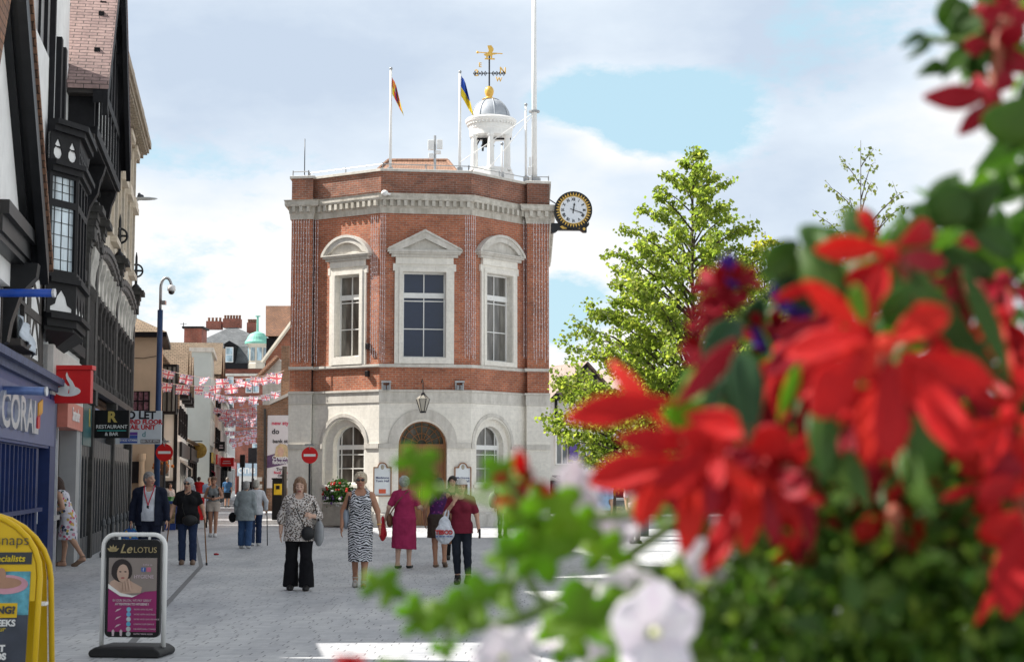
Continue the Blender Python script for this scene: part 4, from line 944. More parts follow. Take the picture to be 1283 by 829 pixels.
for s0, s1 in zip(pS, pS[1:]):
    n = 10
    for i in range(n):
        u0, u1 = s0+.2+(s1-s0-.4)*i/n, s0+.2+(s1-s0-.4)*(i+1)/n; c = (i+.5)/n; zc = 6.3+.42*4*c*(1-c)*.6
        boxL(crn, u0, u1+.003*(i % 2), -.1, .17, zc, zc+.12); boxL(crn, u0, u1, -.1, .13, zc-.12, zc)
        boxL(wcb, u0, u1, -.1, .03, 5.4, zc-.12)
    for i in range(6):
        s_ = s0+.45+(s1-s0-.9)*i/5
        pr = [(.0, 6.2), (.15, 6.2), (.14, 6.0), (.09, 5.8), (.07, 5.55), (.09, 5.45), (.0, 5.4)]; k = len(pr)
        brk = MB(); brk.add([L(s_-.07, a, z) for a, z in pr]+[L(s_+.07, a, z) for a, z in pr], [tuple(range(k)), tuple(reversed(range(k, 2*k)))]+[(a, (a+1) % k, k+(a+1) % k, k+a) for a in range(k)]); brk.build('corbel', cbm, C)
        mul.lathe(L(s_, .03, 0), [(.10, 3.55), (.10, 3.7), (.065, 3.75), (.055, 5.15), (.09, 5.25), (.10, 5.4)], 8)
    boxL(mul, s0, s1, -.1, .08, 5.34, 5.42); boxL(mul, s0, s1, -.1, .05, 4.55, 4.63); boxL(mul, s0, s1, -.12, .12, 3.4, 3.56)
crn.build('curved_cornice', plain('cornice_grey', (.13, .12, .115), .8, var=.4, scale=5), C)
wcb.build('plaster_frieze', plain('grimy_plaster', (.70, .66, .60), .85, var=.3, scale=5), C); mul.build('mullions', darkw, C)
gl_ = MB(); boxL(gl_, pS[0], pS[-1], -.3, -.06, 3.4, 5.5); gl_.build('glazing', glassmat('dark_leaded_glass', (.05, .045, .045), .2), C)
sg_ = MB(); boxL(sg_, 31.3, pS[1]-.3, -.2, .06, 2.25, 3.08); sg_.build('teal_fascia', plain('fascia_teal', (.035, .13, .14), .3, var=.5, scale=1.5), C)
sg_ = MB(); boxL(sg_, pS[1]+.3, pS[-1], -.2, .06, 2.75, 3.08); sg_.build('blue_fascia', plain('fascia_blue', (.14, .20, .36), .4), C)
text('lettering', 'R', frame(L(32.6, .065, 2.8), SD), .5, plain('sign_gold', (.55, .42, .12), .4), C, .004, .01)
gf = MB(); boxL(gf, 31.25, SC1, -.6, -.1, 0, 2.75)
gf.build('ground_storey', plain('shop_dark_green', (.018, .026, .032), .4, var=.4), C)
gp_ = MB()
s_ = 31.4; i = 0
while s_ < SC1-.3:
    gp_.prism(f0, [(s_, .0), (s_+.62, 0), (s_+.62, 2.4), (s_, 2.4)], [[(s_+.1, .45), (s_+.52, .45), (s_+.52, 1.85)]+arc(s_+.31, 1.85, .21, 0, math.pi, 8)[1:]], -.12, .03); s_ += .66; i += 1
gp_.build('arched_panel', plain('panel_grey_black', (.045, .05, .055), .45, var=.3), C)
for i in range(10):
    s_ = 33.4+i*1.28; mb = MB(); mb.lathe(L(s_, .32, 0), [(.07, 0), (.07, .08), (.035, .12), (.03, .62), (.05, .66), (.045, .74), (.01, .80)], 8); o = mb.build('railing_post', plain('post_grey', (.10, .105, .11), .5), None); tag(o, 'short dark iron post in the row along the restaurant front', 'post', 'iron posts along the restaurant front')
bl_ = MB(); lp = L(46.1, .1, 9.05)
lampt = thing('wall_lamp', 'pale wall-mounted street lamp with a pigeon on it, at the end of the stone house', 'street lamp', lp)
e1 = at(191, 249, 45.3); e0 = at(160, 254, 45.3)
MB().tube([e0, e1-Vector((.3, 0, .0))], .03, 6).build('arm', galv, lampt); MB().ball(e1-Vector((.26, 0, 0)), (.42, .1, .05), 12, 6).build('head', plain('lamp_pale', (.5, .52, .52), .4), lampt, smooth=True)
pg_ = MB().ball(at(176, 246, 45.3), (.10, .06, .06)).ball(at(174.5, 243.5, 45.3), (.045, .04, .045)).build('pigeon', plain('pigeon_grey', (.10, .11, .13), .7), None, smooth=True); tag(pg_, 'small grey pigeon perched on the wall lamp', 'pigeon')
# ---- projecting signs
def hang(name, label, px0, px1, py0, py1, Y, th, m_, cat='sign', arm=True):
    p0, p1 = at(px0, py1, Y), at(px1, py0, Y); t = thing(name, label, cat, p0)
    w, h = p1.x-p0.x, p1.z-p0.z; fr = lambda u, v, d: p0+Vector((u, -d, v))
    MB().prism(fr, rect(0, 0, w, h), (), -th, 0).build('board', m_, t, bevel=.008)
    return t, fr, w, h
t, fr, w, h = hang('bank_sign', 'red projecting bank sign with a white flame emblem', 56, 114, 463, 505, 26.0, .16, redp)
MB().prism(fr, rect(-.03, h, w+.03, h+.07), (), -.2, .04).build('hood', redp, t)
em = white
fl1 = MB()
fl1.prism(fr, [(w*.5+.21*math.cos(a), h*.36+.085*math.sin(a)) for a in [2*math.pi*k/24 for k in range(24)]], (), 0, .008)
fl1.build('emblem_base', em, t)
cvt = lambda pts: [((x-205)/183*w, (248-y)/131*h) for x, y in pts]
MB().prism(fr, cvt([(292, 126), (299, 144), (316, 164), (327, 186), (322, 202), (310, 210), (304, 206), (309, 190), (303, 172), (291, 152), (288, 138)]), (), .006, .018).build('emblem_flame', em, t)
MB().prism(fr, cvt([(275, 150), (281, 164), (294, 178), (301, 192), (299, 208), (290, 208), (286, 196), (276, 184), (271, 168)]), (), .006, .018).build('emblem_flame', em, t)
MB().prism(fr, cvt([(284, 170), (296, 182), (303, 196), (303, 208), (299, 210), (299, 196), (291, 182)]), (), .007, .014).build('emblem_gap', redp, t)
MB().tube([fr(-.25, h*.9, -.08), fr(.02, h*.9, -.08)], .03, 6).build('arm', iron, t)
t, fr, w, h = hang('restaurant_sign', 'black projecting sign with a gold R and RESTAURANT & BAR', 118, 162, 513.5, 548.5, 33.0, .1, blackp)
gsn = MATS['sign_gold']; X1 = Vector((1, 0, 0)); tw_ = plain('sign_letter_white', (.75, .76, .76), .5, var=.02)
text('lettering', 'R', frame(fr(w*.5, h*.74, .004), X1), .30, gsn, t, .004, .012)
text('lettering', 'RESTAURANT', frame(fr(w*.5, h*.40, .004), X1), .105, tw_, t, .003, .001)
text('lettering', '& BAR', frame(fr(w*.5, h*.14, .004), X1), .10, tw_, t, .003, .001)
MB().prism(fr, rect(w*.08, h*.25, w*.92, h*.28), (), 0, .006).build('teal_line', plain('line_teal', (.05, .40, .38), .5), t)
MB().tube([fr(-.2, h*.8, -.05), fr(.02, h*.8, -.05)], .025, 6).build('arm', iron, t)
t, fr, w, h = hang('letting_board', 'white agents letting board reading TO LET behind the restaurant sign', 139, 203, 514.5, 556, 40.0, .04, plain('board_white', (.66, .69, .72), .5, var=.05))
lr, lk = plain('letter_red', (.55, .03, .04), .5), plain('letter_black', (.02, .02, .025), .5)
ux = lambda px: (px-139)/F*40
text('lettering', 'TO LET', frame(fr(ux(172), h*.86, .004), X1), .27, lk, t, .003, .010)
text('lettering', 'GROUND FLOOR', frame(fr(ux(172), h*.66, .004), X1), .155, lr, t, .003, .007)
text('lettering', 'RETAIL UNIT', frame(fr(ux(172), h*.50, .004), X1), .155, lr, t, .003, .007)
MB().prism(fr, rect(ux(150), h*.03, ux(172), h*.16), (), 0, .006).prism(fr, rect(ux(150), h*.17, ux(172), h*.26), (), 0, .006).build('blue_panel', plain('panel_blue', (.05, .10, .38), .5), t)
MB().prism(fr, rect(ux(150), h*.27, ux(172), h*.36), (), 0, .006).build('violet_panel', plain('panel_violet', (.16, .06, .30), .5), t)
MB().prism(fr, rect(ux(176), h*.03, ux(200), h*.14), (), 0, .006).build('brown_panel', plain('panel_brown', (.16, .12, .12), .5), t)
text('lettering', '01622 673086', frame(fr(ux(161), h*.11, .007), X1), .075, tw_, t, .002, .002); text('lettering', '020 7137 8791', frame(fr(ux(188), h*.085, .007), X1), .075, tw_, t, .002, .002)
text('lettering', 'd', frame(fr(ux(180), h*.29, .004), X1), .2, plain('letter_teal', (.05, .25, .28), .5), t, .002, .001)
MB().tube([fr(-.05, -.5, -.05), fr(-.05, h+.3, -.05)], .035, 6).build('post', white, t)
# ================================================================== FURTHER HOUSES
def house(name, label, Y0, Y1, pr0, pr1, py_top, wall, roofm, kind='ridge', near=-6.0, wins=None, jet=None, shop=None, winm=None, roofh=2.2, nearwin=None):
    """house on the left: right-hand front runs from pixel pr0 at Y0 to pr1 at Y1"""
    a, b2 = at(pr0, 600, Y0), at(pr1, 600, Y1); a.z = b2.z = 0; zt = zpx(py_top, Y0)
    t = thing(name, label, 'building', ((a.x+b2.x)/2-2, (Y0+Y1)/2, 0)); W = near
    P = [Vector((a.x+W, Y0, 0)), a, b2, Vector((b2.x+W, Y1, 0))]; up = Vector((0, 0, 1))
    mb = MB(); mb.hexa(P, [p+up*zt for p in P]); mb.build('wall', wall, t)
    f = Facet((a.x, a.y), (b2.x, b2.y)); nf = Facet((a.x+W, Y0), (a.x, Y0))
    if kind == 'ridge':
        r0, r1 = Vector((a.x+W/2, Y0-.1, zt+roofh)), Vector((b2.x+W/2, Y1+.1, zt+roofh)); o = .35; dz = -.2
        e = [Vector((a.x+o, Y0-.1, zt+dz)), Vector((b2.x+o, Y1+.1, zt+dz)), Vector((b2.x+W-o, Y1+.1, zt+dz)), Vector((a.x+W-o, Y0-.1, zt+dz))]
        MB().add([e[0], e[1], e[2], e[3], r0, r1], [(0, 1, 5, 4), (2, 3, 4, 5), (0, 4, 3), (1, 2, 5), (3, 2, 1, 0)]).build('roof', roofm, t)
    elif kind == 'hip':
        r0, r1 = Vector((a.x+W/2, Y0+2.2, zt+roofh)), Vector((b2.x+W/2, Y1-1, zt+roofh)); o = .3
        e = [Vector((a.x+o, Y0-o, zt-.1)), Vector((b2.x+o, Y1, zt-.1)), Vector((b2.x+W-o, Y1, zt-.1)), Vector((a.x+W-o, Y0-o, zt-.1))]
        MB().add(e+[r0, r1], [(0, 1, 5, 4), (2, 3, 4, 5), (0, 4, 3), (1, 2, 5), (3, 2, 1, 0)]).build('roof', roofm, t)
        MB().hexa([p+Vector((0, 0, -.18)) for p in e], [p+Vector((0, 0, -.02)) for p in e]).build('eaves', black, t)
    elif kind == 'gables':
        n = jet or 2; rm = MB(); gm = MB()
        for i in range(n):
            u0, u1 = f.w*i/n, f.w*(i+1)/n; c = (u0+u1)/2; hg = (u1-u0)*.45
            A_, B_, Cc = f.fr(u0-.1, zt-.1, .35), f.fr(u1+.1, zt-.1, .35), f.fr(c, zt+hg, .35); bk = f.n*-4.2
            rm.add([A_, B_, Cc, A_+bk, B_+bk, Cc+bk], [(0, 2, 5, 3), (1, 4, 5, 2)]); up_ = Vector((0, 0, .15)); rm.add([A_+up_, B_+up_, Cc+up_, A_+bk+up_, B_+bk+up_, Cc+bk+up_], [(0, 3, 5, 2), (1, 2, 5, 4)])
            rm.add([A_, Cc, Cc+up_, A_+up_], [(0, 1, 2, 3)]); rm.add([B_, Cc, Cc+up_, B_+up_], [(0, 1, 2, 3)])
            gm.prism(f.fr, [(u0, zt-.1), (u1, zt-.1), (c, zt+hg-.1)], (), -.2, .12)
        rm.build('roof', roofm, t); gm.build('gable', roofm, t)
    else:
        mb = MB(); mb.hexa([p+up*zt+Vector((s_*.15, q_*.1, 0)) for p, s_, q_ in zip(P, (0, 1, 1, 0), (-1, -1, 1, 1))], [p+up*(zt+.25)+Vector((s_*.15, q_*.1, 0)) for p, s_, q_ in zip(P, (0, 1, 1, 0), (-1, -1, 1, 1))]); mb.build('parapet', roofm, t)
    for (z0, z1, n, ww) in (wins or ()):
        for i in range(n):
            c = f.w*(i+.5)/n; d = .03
            wo = MB().prism(f.fr, rect(c-ww/2, z0, c+ww/2, z1), [rect(c-ww/2+.07, z0+.07, c-.03, (z0+z1)/2-.03), rect(c+.03, z0+.07, c+ww/2-.07, (z0+z1)/2-.03), rect(c-ww/2+.07, (z0+z1)/2+.03, c-.03, z1-.07), rect(c+.03, (z0+z1)/2+.03, c+ww/2-.07, z1-.07)], 0, .10).build('window', winm or white, t)
            MB().prism(f.fr, rect(c-ww/2+.02, z0+.02, c+ww/2-.02, z1-.02), (), .01, .04).build('pane', glass, wo)
    if shop:
        fm, gm = shop
        so_ = MB().prism(f.fr, rect(.1, .0, f.w-.1, 3.1), [rect(.3+k*(f.w-.4)/4, .5, .3+(k+.86)*(f.w-.4)/4, 2.4) for k in range(4)], 0, .12).build('shopfront', gm, t)
        MB().prism(f.fr, rect(.15, .1, f.w-.15, 2.5), (), .01, .04).build('shop_window', glass, so_)
        MB().prism(f.fr, rect(.05, 2.5, f.w-.05, 3.1), (), .1, .2).build('fascia', fm, so_)
    return t, f, nf, zt
cr2 = plain('pale_cream', (.60, .55, .46), .8, var=.1, scale=1.5); pgreen = plain('pale_grey_green', (.48, .52, .50), .8, var=.08, scale=1.5); wht = plain('town_white', (.66, .65, .62), .8, var=.1, scale=1.5)
t, f, nf, zt = house('cream_house', 'cream rendered end house with a hipped tile roof behind the blue camera pole', 57.5, 63, 197, 201, 413, cream, tiles_old, 'hip', -7, shop=(blackp, darkw), roofh=1.6)
a = nf.uv(165, 490); b2 = nf.uv(187, 540)
wo = MB().prism(nf.fr, rect(a[0], b2[1], b2[0], a[1]), [rect(a[0]+.06+i*.2, b2[1]+.06+j*.35, a[0]+.22+i*.2, b2[1]+.36+j*.35) for i in range(3) for j in range(4)], -.02, .06).build('window', black, t)
MB().prism(nf.fr, rect(a[0]+.02, b2[1]+.02, b2[0]-.02, a[1]-.02), (), -.01, .02).build('pane', plain('poster_glass', (.25, .12, .15), .3, var=.9, scale=9), wo)
a = nf.uv(160, 578); b2 = nf.uv(180, 605); MB().prism(nf.fr, rect(a[0], b2[1], b2[0], a[1]), (), 0, .25).build('sign_box', blackp, t)
MB().tube([nf.fr(nf.uv(165, 448)[0], nf.uv(165, 448)[1], .02), nf.fr(nf.uv(180, 444)[0], nf.uv(180, 447)[1]-.05, .02), nf.fr(nf.uv(196, 444)[0], nf.uv(196, 446)[1], .02)], .012, 4).build('cable', iron, t)
for px, py in ((186, 620),): 
    a = nf.uv(172, 640); MB().lathe(nf.fr(nf.uv(178, 640)[0], 0, .2), [(.14, 0), (.14, .3), (.11, .4), (.10, 2.2), (.14, 2.3), (.14, 2.5)], 12).build('column', cream, t)
t, f, nf, zt = house('jettied_white_house', 'white plastered jettied house with tile-hung gables and a black oriel', 65, 76, 221, 232, 482, wht, tiles_old, 'gables', -6, jet=3, wins=((3.4, 4.6, 4, 1.2),), winm=black, shop=(blackp, wht))
ox = MB()
for c in (1.6, 5.2, 8.8):
    ox.prism(f.fr, rect(c-.9, 4.9, c+.9, zt-.1), [rect(c-.8+i*.42, 5.05, c-.46+i*.42, zt-.25) for i in range(4)], .0, .4)
ow = ox.build('oriel', black, t)
for c in (1.6, 5.2, 8.8): MB().prism(f.fr, rect(c-.85, 4.95, c+.85, zt-.15), (), .2, .35).build('pane', glassl, ow)
a = nf.uv(200, 598); b2 = nf.uv(213, 556)
wo = MB().prism(nf.fr, rect(a[0], a[1], b2[0], b2[1]), [rect(a[0]+.06+i*.18, a[1]+.06, a[0]+.2+i*.18, b2[1]-.06) for i in range(2)], -.02, .08).build('window', white, t)
MB().prism(nf.fr, rect(a[0]+.02, a[1]+.02, b2[0]-.02, b2[1]-.02), (), -.01, .02).build('pane', glassl, wo)
o0, o1 = nf.uv(204, 519), nf.uv(231, 457)
oo2 = MB().prism(nf.fr, rect(o0[0], o0[1], nf.w+.02, o1[1]), [rect(o0[0]+.07+i*.19, o0[1]+.12, o0[0]+.21+i*.19, o1[1]-.1) for i in range(3)], 0, .42).build('near_oriel', black, t)
MB().prism(nf.fr, rect(o0[0]+.05, o0[1]+.1, nf.w-.05, o1[1]-.05), (), .2, .35).build('pane', glassl, oo2)
ng = MB(); za, zb3 = nf.uv(210, 512)[1], zt
ng.prism(nf.fr, [(-6+6+nf.w-3.2, za), (nf.w+.05, za), (nf.w+.05, zb3+.3), (nf.w-1.2, zb3+2.0), (nf.w-3.2, zb3+2.0)], (), -.1, .12); ng.build('tile_hung_wall', tiles_old, t)
nb_ = MB()
for u_, in ((nf.w-.06,), (nf.w-.62,)): nb_.prism(nf.fr, rect(u_-.07, 0, u_+.07, za), (), -.02, .05)
nb_.prism(nf.fr, rect(nf.w-3, za-.15, nf.w+.05, za), (), 0, .2).prism(nf.fr, rect(nf.w-3, nf.uv(210, 602)[1]-.3, nf.w, nf.uv(210, 602)[1]), (), 0, .12); nb_.build('timber', black, t)
t2, f, nf, zt = house('tile_roofed_house', 'low house with a mossy tile roof and dark timber front beyond the jettied house', 77, 89, 234, 244, 548, wht, tiles_old, 'ridge', -6, wins=((2.6, 3.3, 5, 1.1),), winm=black, shop=(blackp, black), roofh=1.2)
t2, f, nf, zt = house('grey_green_house', 'tall pale grey-green rendered house with a plain end wall and brick chimney', 91, 98, 262, 266, 441, pgreen, stone2, 'flat', -2.9, wins=((3.5, 5.0, 3, 1.1), (6.0, 7.4, 3, 1.1)), shop=(plain('gold_fascia', (.45, .32, .08), .5), black))
t2, f, nf, zt = house('twin_gabled_house', 'narrow cream house with two small stone-tiled gables', 99, 108, 268, 274, 470, cr2, tiles_old, 'gables', -4, jet=2, wins=((3.5, 4.8, 3, 1.2), (5.6, 6.8, 3, 1.2)), winm=black, shop=(redp, wht))
t2, f, nf, zt = house('cream_row_house', 'cream fronted row house with sash windows near the red awning', 109, 124, 275, 283, 500, cr2, stone2, 'flat', -5, wins=((3.5, 4.9, 5, 1.3), (5.6, 6.6, 5, 1.3)), shop=(plain('red_fascia', (.40, .05, .04), .5), black))
t2, f, nf, zt = house('white_row_house', 'white fronted row house at the far bend of the street', 125, 150, 284, 293, 505, wht, slate, 'ridge', -6, wins=((3.5, 5.0, 6, 1.5), (5.8, 7.0, 6, 1.5)), shop=(plain('far_red_fascia', (.45, .04, .05), .5), wht), roofh=1.5)
# far red brick building closing the street
YG = 166; G_ = thing('mansard_building', 'far red brick building with slate mansard roof, dormers and green copper turret', 'building', at(290, 619, YG))
gfr = lambda px, py, d=0.0: at(px, py, YG-d)
def gp4(mb, px0, py0, px1, py1, d0, d1):
    a, b2 = at(px0, py1, YG), at(px1, py0, YG); return mb.hexa([Vector((a.x, YG-d0, a.z)), Vector((b2.x, YG-d0, a.z)), Vector((b2.x, YG-d1, a.z)), Vector((a.x, YG-d1, a.z))], [Vector((a.x, YG-d0, b2.z)), Vector((b2.x, YG-d0, b2.z)), Vector((b2.x, YG-d1, b2.z)), Vector((a.x, YG-d1, b2.z))])
far_brick = brickmat('far_brick', (.34, .105, .07), (.24, .08, .055), (.30, .2, .16), .4, .14)
gp4(MB(), 232, 462, 346, 621, -9, 0).build('wall', far_brick, G_); gp4(MB(), 232, 455, 346, 462, -9, .35).build('dark_cornice', black, G_)
bd = MB(); gp4(bd, 232, 468, 346, 471, 0, .3); gp4(bd, 232, 497, 346, 500, 0, .3); gp4(bd, 232, 540, 346, 543, 0, .2); bd.build('stone_band', stone2, G_)
a, b2 = at(232, 455, YG), at(346, 455, YG); zr = at(290, 432, YG).z; zr2 = at(290, 405, YG).z
ms = MB(); ms.add([a+Vector((0, .2, 0)), b2+Vector((0, .2, 0)), Vector((b2.x, YG+1.6, zr)), Vector((a.x, YG+1.6, zr)), Vector((b2.x-5, YG+5, zr2)), Vector((a.x+3.5, YG+5, zr2)), Vector((b2.x, YG+9, zr)), Vector((a.x, YG+9, zr))], [(0, 1, 2, 3), (3, 2, 4, 5), (2, 6, 4), (3, 5, 7), (5, 4, 6, 7)])
ms.build('mansard_roof', slate, G_)
for px in (255, 288):
    dm_ = MB(); gp4(dm_, px-7, 432, px+7, 455, -2, .25); a_ = at(px-8, 432, YG); b_ = at(px+8, 432, YG); p_ = at(px, 427, YG)
    dm_.add([a_-Vector((0, .4, 0)), b_-Vector((0, .4, 0)), p_-Vector((0, .4, 0)), a_+Vector((0, 2, 0)), b_+Vector((0, 2, 0)), p_+Vector((0, 2, 0))], [(0, 1, 2), (0, 2, 5, 3), (1, 4, 5, 2)])
    do_ = dm_.build('dormer', black, G_)
    wm = MB(); gp4(wm, px-5, 435, px+5, 454, .25, .32); wo = wm.build('window_frame', white, do_); wm = MB(); gp4(wm, px-4, 436, px+4, 444, .32, .34); gp4(wm, px-4, 445, px+4, 453, .32, .34); wm.build('pane', glassmat('sky_glass', (.22, .30, .34), .05), do_)
for px0, px1, py0, py1, n in ((258, 277, 398, 412, 4), (279, 301, 395, 410, 6), (309, 321, 400, 418, 4)):
    ch = MB(); a_ = at(px0, py1, YG+5); b_ = at(px1, py0+4, YG+5); ch.hexa([Vector((a_.x, YG+5, a_.z)), Vector((b_.x, YG+5, a_.z)), Vector((b_.x, YG+6.2, a_.z)), Vector((a_.x, YG+6.2, a_.z))], [Vector((a_.x, YG+5, b_.z)), Vector((b_.x, YG+5, b_.z)), Vector((b_.x, YG+6.2, b_.z)), Vector((a_.x, YG+6.2, b_.z))])
    co_ = ch.build('chimney', far_brick, G_)
    for i in range(n): MB().lathe(Vector((a_.x+(b_.x-a_.x)*(i+.5)/n, YG+5.6, b_.z)), [(.14, -.05), (.12, .3), (.15, .38), (.13, .42)], 8).build('chimney_pot', tiles, co_)
tc_ = at(321, 455, YG-.6); tr = 12.5/F*YG; tz_ = lambda py: at(321, py, YG).z
tu = MB().lathe((tc_.x, YG, 0), [(tr, tz_(462)), (tr, tz_(456)), (tr*.93, tz_(455)), (tr*.93, tz_(433)), (tr*1.2, tz_(431)), (tr*1.25, tz_(428))], 8).build('turret', cr2, G_)
tw2 = MB()
for k in range(8):
    a_ = 2*math.pi*(k+.5)/8; tw2.box((tc_.x+tr*.87*math.cos(a_), YG+tr*.87*math.sin(a_), (tz_(452)+tz_(436))/2), (.06, .5, tz_(436)-tz_(452)), a_)
tw2.build('turret_windows', glassmat('sky_glass'), tu)
MB().lathe((tc_.x, YG, 0), [(tr*1.25, tz_(431)), (tr*1.27, tz_(428.5)), (tr*1.1, tz_(426)), (tr*.95, tz_(422)), (tr*.7, tz_(418)), (tr*.3, tz_(416)), (.12, tz_(415)), (.10, tz_(397)), (.28, tz_(396.5)), (.28, tz_(395.6))], 24).build('copper_dome', plain('verdigris', (.20, .50, .40), .6, var=.15), tu, smooth=False)
for px, py0, py1 in ((289, 472, 492), (312, 474, 492), (321, 474, 492), (262, 474, 492), (320, 555, 575), (289, 560, 580), (265, 505, 535), (289, 505, 535), (320, 505, 535)):
    wm = MB(); gp4(wm, px-4, py0, px+4, py1, 0, .2); wo = wm.build('window', white, G_); wm = MB(); gp4(wm, px-3.2, py0+1, px+3.2, py1-1, .2, .23); wm.build('pane', MATS['sky_glass'], wo)
sh = MB(); gp4(sh, 300, 596, 330, 619, 0, .4); so_ = sh.build('shopfront', wht, G_); sh = MB(); gp4(sh, 303, 603, 328, 618, .4, .45); sh.build('shop_window', glass, so_)
sh = MB(); gp4(sh, 298, 580, 332, 596, 0, .5); sh.build('fascia', plain('fascia_pale_blue', (.40, .50, .58), .5), so_)
text('lettering', 'one', frame(gfr(309, 588, .52), X1), 1.2, white, G_, .01, .03)
sh = MB(); gp4(sh, 235, 598, 297, 619, 0, .4); s2_ = sh.build('shopfront', plain('far_shop_red', (.34, .08, .06), .5), G_); sh = MB()
for i in range(4): gp4(sh, 238+i*15, 603, 250+i*15, 618, .4, .45)
sh.build('shop_window', glass, s2_)
# brick chimney house roof at the back left of it
BC = thing('brick_chimney_stack', 'broad brick chimney stack with a thin aerial above the grey-green house', 'chimney', at(241, 440, 120))
a_, b_ = at(230, 455, 120), at(253, 411, 120); MB().hexa([Vector((a_.x, 120, a_.z-9)), Vector((b_.x, 120, a_.z-9)), Vector((b_.x, 122, a_.z-9)), Vector((a_.x, 122, a_.z-9))], [Vector((a_.x, 120, b_.z)), Vector((b_.x, 120, b_.z)), Vector((b_.x, 122, b_.z)), Vector((a_.x, 122, b_.z))]).build('stack', far_brick, BC)
MB().box(Vector(((a_.x+b_.x)/2, 121, b_.z+.06)), (b_.x-a_.x+.3, 2.3, .14)).build('capping', black, BC); MB().tube([at(230, 412, 120), at(230, 404, 120)], .03, 5).tube([at(226, 406, 120), at(234, 406, 120)], .02, 4).build('aerial', iron, BC)
# right-hand side: brick gables and the poster wall
YH = 98; H_ = thing('gabled_brick_house', 'red brick house with a steep clay tile gable behind the town hall', 'building', at(352, 635, YH))
def q3(px, py, Y): return at(px, py, Y)
xe = 1.5
w0, w1 = q3(327, 520, YH), q3(372, 520, YH)
gx = [q3(333, 452, YH), q3(368, 404, YH), q3(372, 460, YH)]
gm = MB(); base0, base1 = Vector((gx[0].x, YH, 0)), Vector((gx[2].x+6, YH, 0))
gm.add([base0, base1, Vector((base1.x, YH, gx[0].z)), gx[1], gx[0]]+[p+Vector((0, 9, 0)) for p in (base0, base1, Vector((base1.x, YH, gx[0].z)), gx[1], gx[0])], [(0, 1, 2, 3, 4), (9, 8, 7, 6, 5), (0, 4, 9, 5), (4, 3, 8, 9), (3, 2, 7, 8), (2, 1, 6, 7)]); gm.build('wall', brickmat('warm_brick', (.36, .13, .075), (.26, .09, .055), (.30, .22, .17), .4, .15), H_)
rf_ = MB(); rf_.tube([gx[0]+Vector((-.2, -.1, -.1)), gx[1]+Vector((0, -.1, .15))], .14, 6); rf_.build('verge', cr2, H_)
up2 = thing('tall_tiled_roof', 'tall plain clay tile roof rising behind the brick gable', 'roof', at(352, 425, 112))
a_, b_, c_, d_ = at(333, 421, 112), at(372, 421, 112), at(372, 383, 114), at(333, 383, 114)
MB().add([a_, b_, c_, d_, a_+Vector((0, 8, 0)), b_+Vector((0, 8, 0))], [(0, 1, 2, 3), (3, 2, 5, 4), (0, 3, 4), (1, 5, 2)]).build('tiles', tiles, up2)
MB().hexa([Vector((a_.x, 112.3, 0)), Vector((b_.x, 112.3, 0)), Vector((b_.x, 119.5, 0)), Vector((a_.x, 119.5, 0))], [a_+Vector((0, .3, -.1)), b_+Vector((0, .3, -.1)), b_+Vector((0, 7.5, -.1)), a_+Vector((0, 7.5, -.1))]).build('dark_wall', black, up2)
wb_ = thing('weatherboarded_gable', 'small white weatherboarded gable below the brick verge', 'building', at(340, 640, 90))
pts3 = [at(329, 640, 90), at(356, 640, 90), at(356, 456, 90), at(349, 449, 90), at(329, 470, 90)]; pts3[0].z = pts3[1].z = 0
MB().add(pts3+[p+Vector((0, 7, 0)) for p in pts3], [(0, 1, 2, 3, 4), (9, 8, 7, 6, 5), (0, 4, 9, 5), (4, 3, 8, 9), (3, 2, 7, 8), (2, 1, 6, 7)]).build('boarding', stonemat('weatherboard', (.52, .50, .46), 8, .22, ms=.02), wb_)
MB().tube([pts3[4]+Vector((-.3, -.2, -.2)), pts3[3]+Vector((0, -.2, .1))], .16, 6).build('verge', tiles, wb_)
YJ = 80; J_ = thing('poster_wall_house', 'brown brick corner building carrying a tall salon poster', 'building', at(345, 640, YJ))
pp = [at(322, 640, YJ), at(400, 640, YJ), at(400, 494, YJ), at(366, 494, YJ), at(340, 507, YJ), at(322, 507, YJ)]; pp[0].z = pp[1].z = 0
MB().add(pp+[p+Vector((0, 8, 0)) for p in pp], [(0, 1, 2, 3, 4, 5), (11, 10, 9, 8, 7, 6), (0, 5, 11, 6), (5, 4, 10, 11), (4, 3, 9, 10), (3, 2, 8, 9), (2, 1, 7, 8)]).build('wall', old_brick, J_)
MB().hexa([pp[4]+Vector((-.1, -.2, 0)), pp[3]+Vector((0, -.2, 0)), pp[3]+Vector((0, 8, 0)), pp[4]+Vector((-.1, 8, 0))], [pp[4]+Vector((-.1, -.2, .15)), pp[3]+Vector((0, -.2, .15)), pp[3]+Vector((0, 8, .15)), pp[4]+Vector((-.1, 8, .15))]).build('roof_edge', stone2, J_)
MB().tube([at(332, 512, YJ-.12), at(332, 638, YJ-.12)], .07, 6).build('downpipe', darkw, J_)
rg = MB()
for i, (m_) in enumerate(range(5)): rg.box(at(325.5, 600+i*9, YJ-.1), (.24, .2, .2))
rg.build('stone_quoin', stone2, J_)
chj = MB(); chj.box(at(359, 475, YJ+3), (.42, 1, 3.4)); chj.build('chimney', old_brick, J_)
p0, p1 = at(334, 611, YJ-.1), at(372, 520, YJ-.1); po = thing('salon_poster', 'tall white salon poster with a blonde face and purple banner', 'poster', (p0.x, YJ-.05, p0.z))
pf = lambda u, v, d: Vector((p0.x+u, YJ-.05-d, p0.z+v)); pw, ph = p1.x-p0.x, p1.z-p0.z
MB().prism(pf, rect(0, 0, pw, ph), (), -.04, 0).build('sheet', plain('poster_white', (.68, .65, .66), .5, var=.05), po)
pu = plain('poster_purple', (.13, .07, .15), .5, var=.3); pink = plain('poster_pink', (.62, .06, .12), .5)
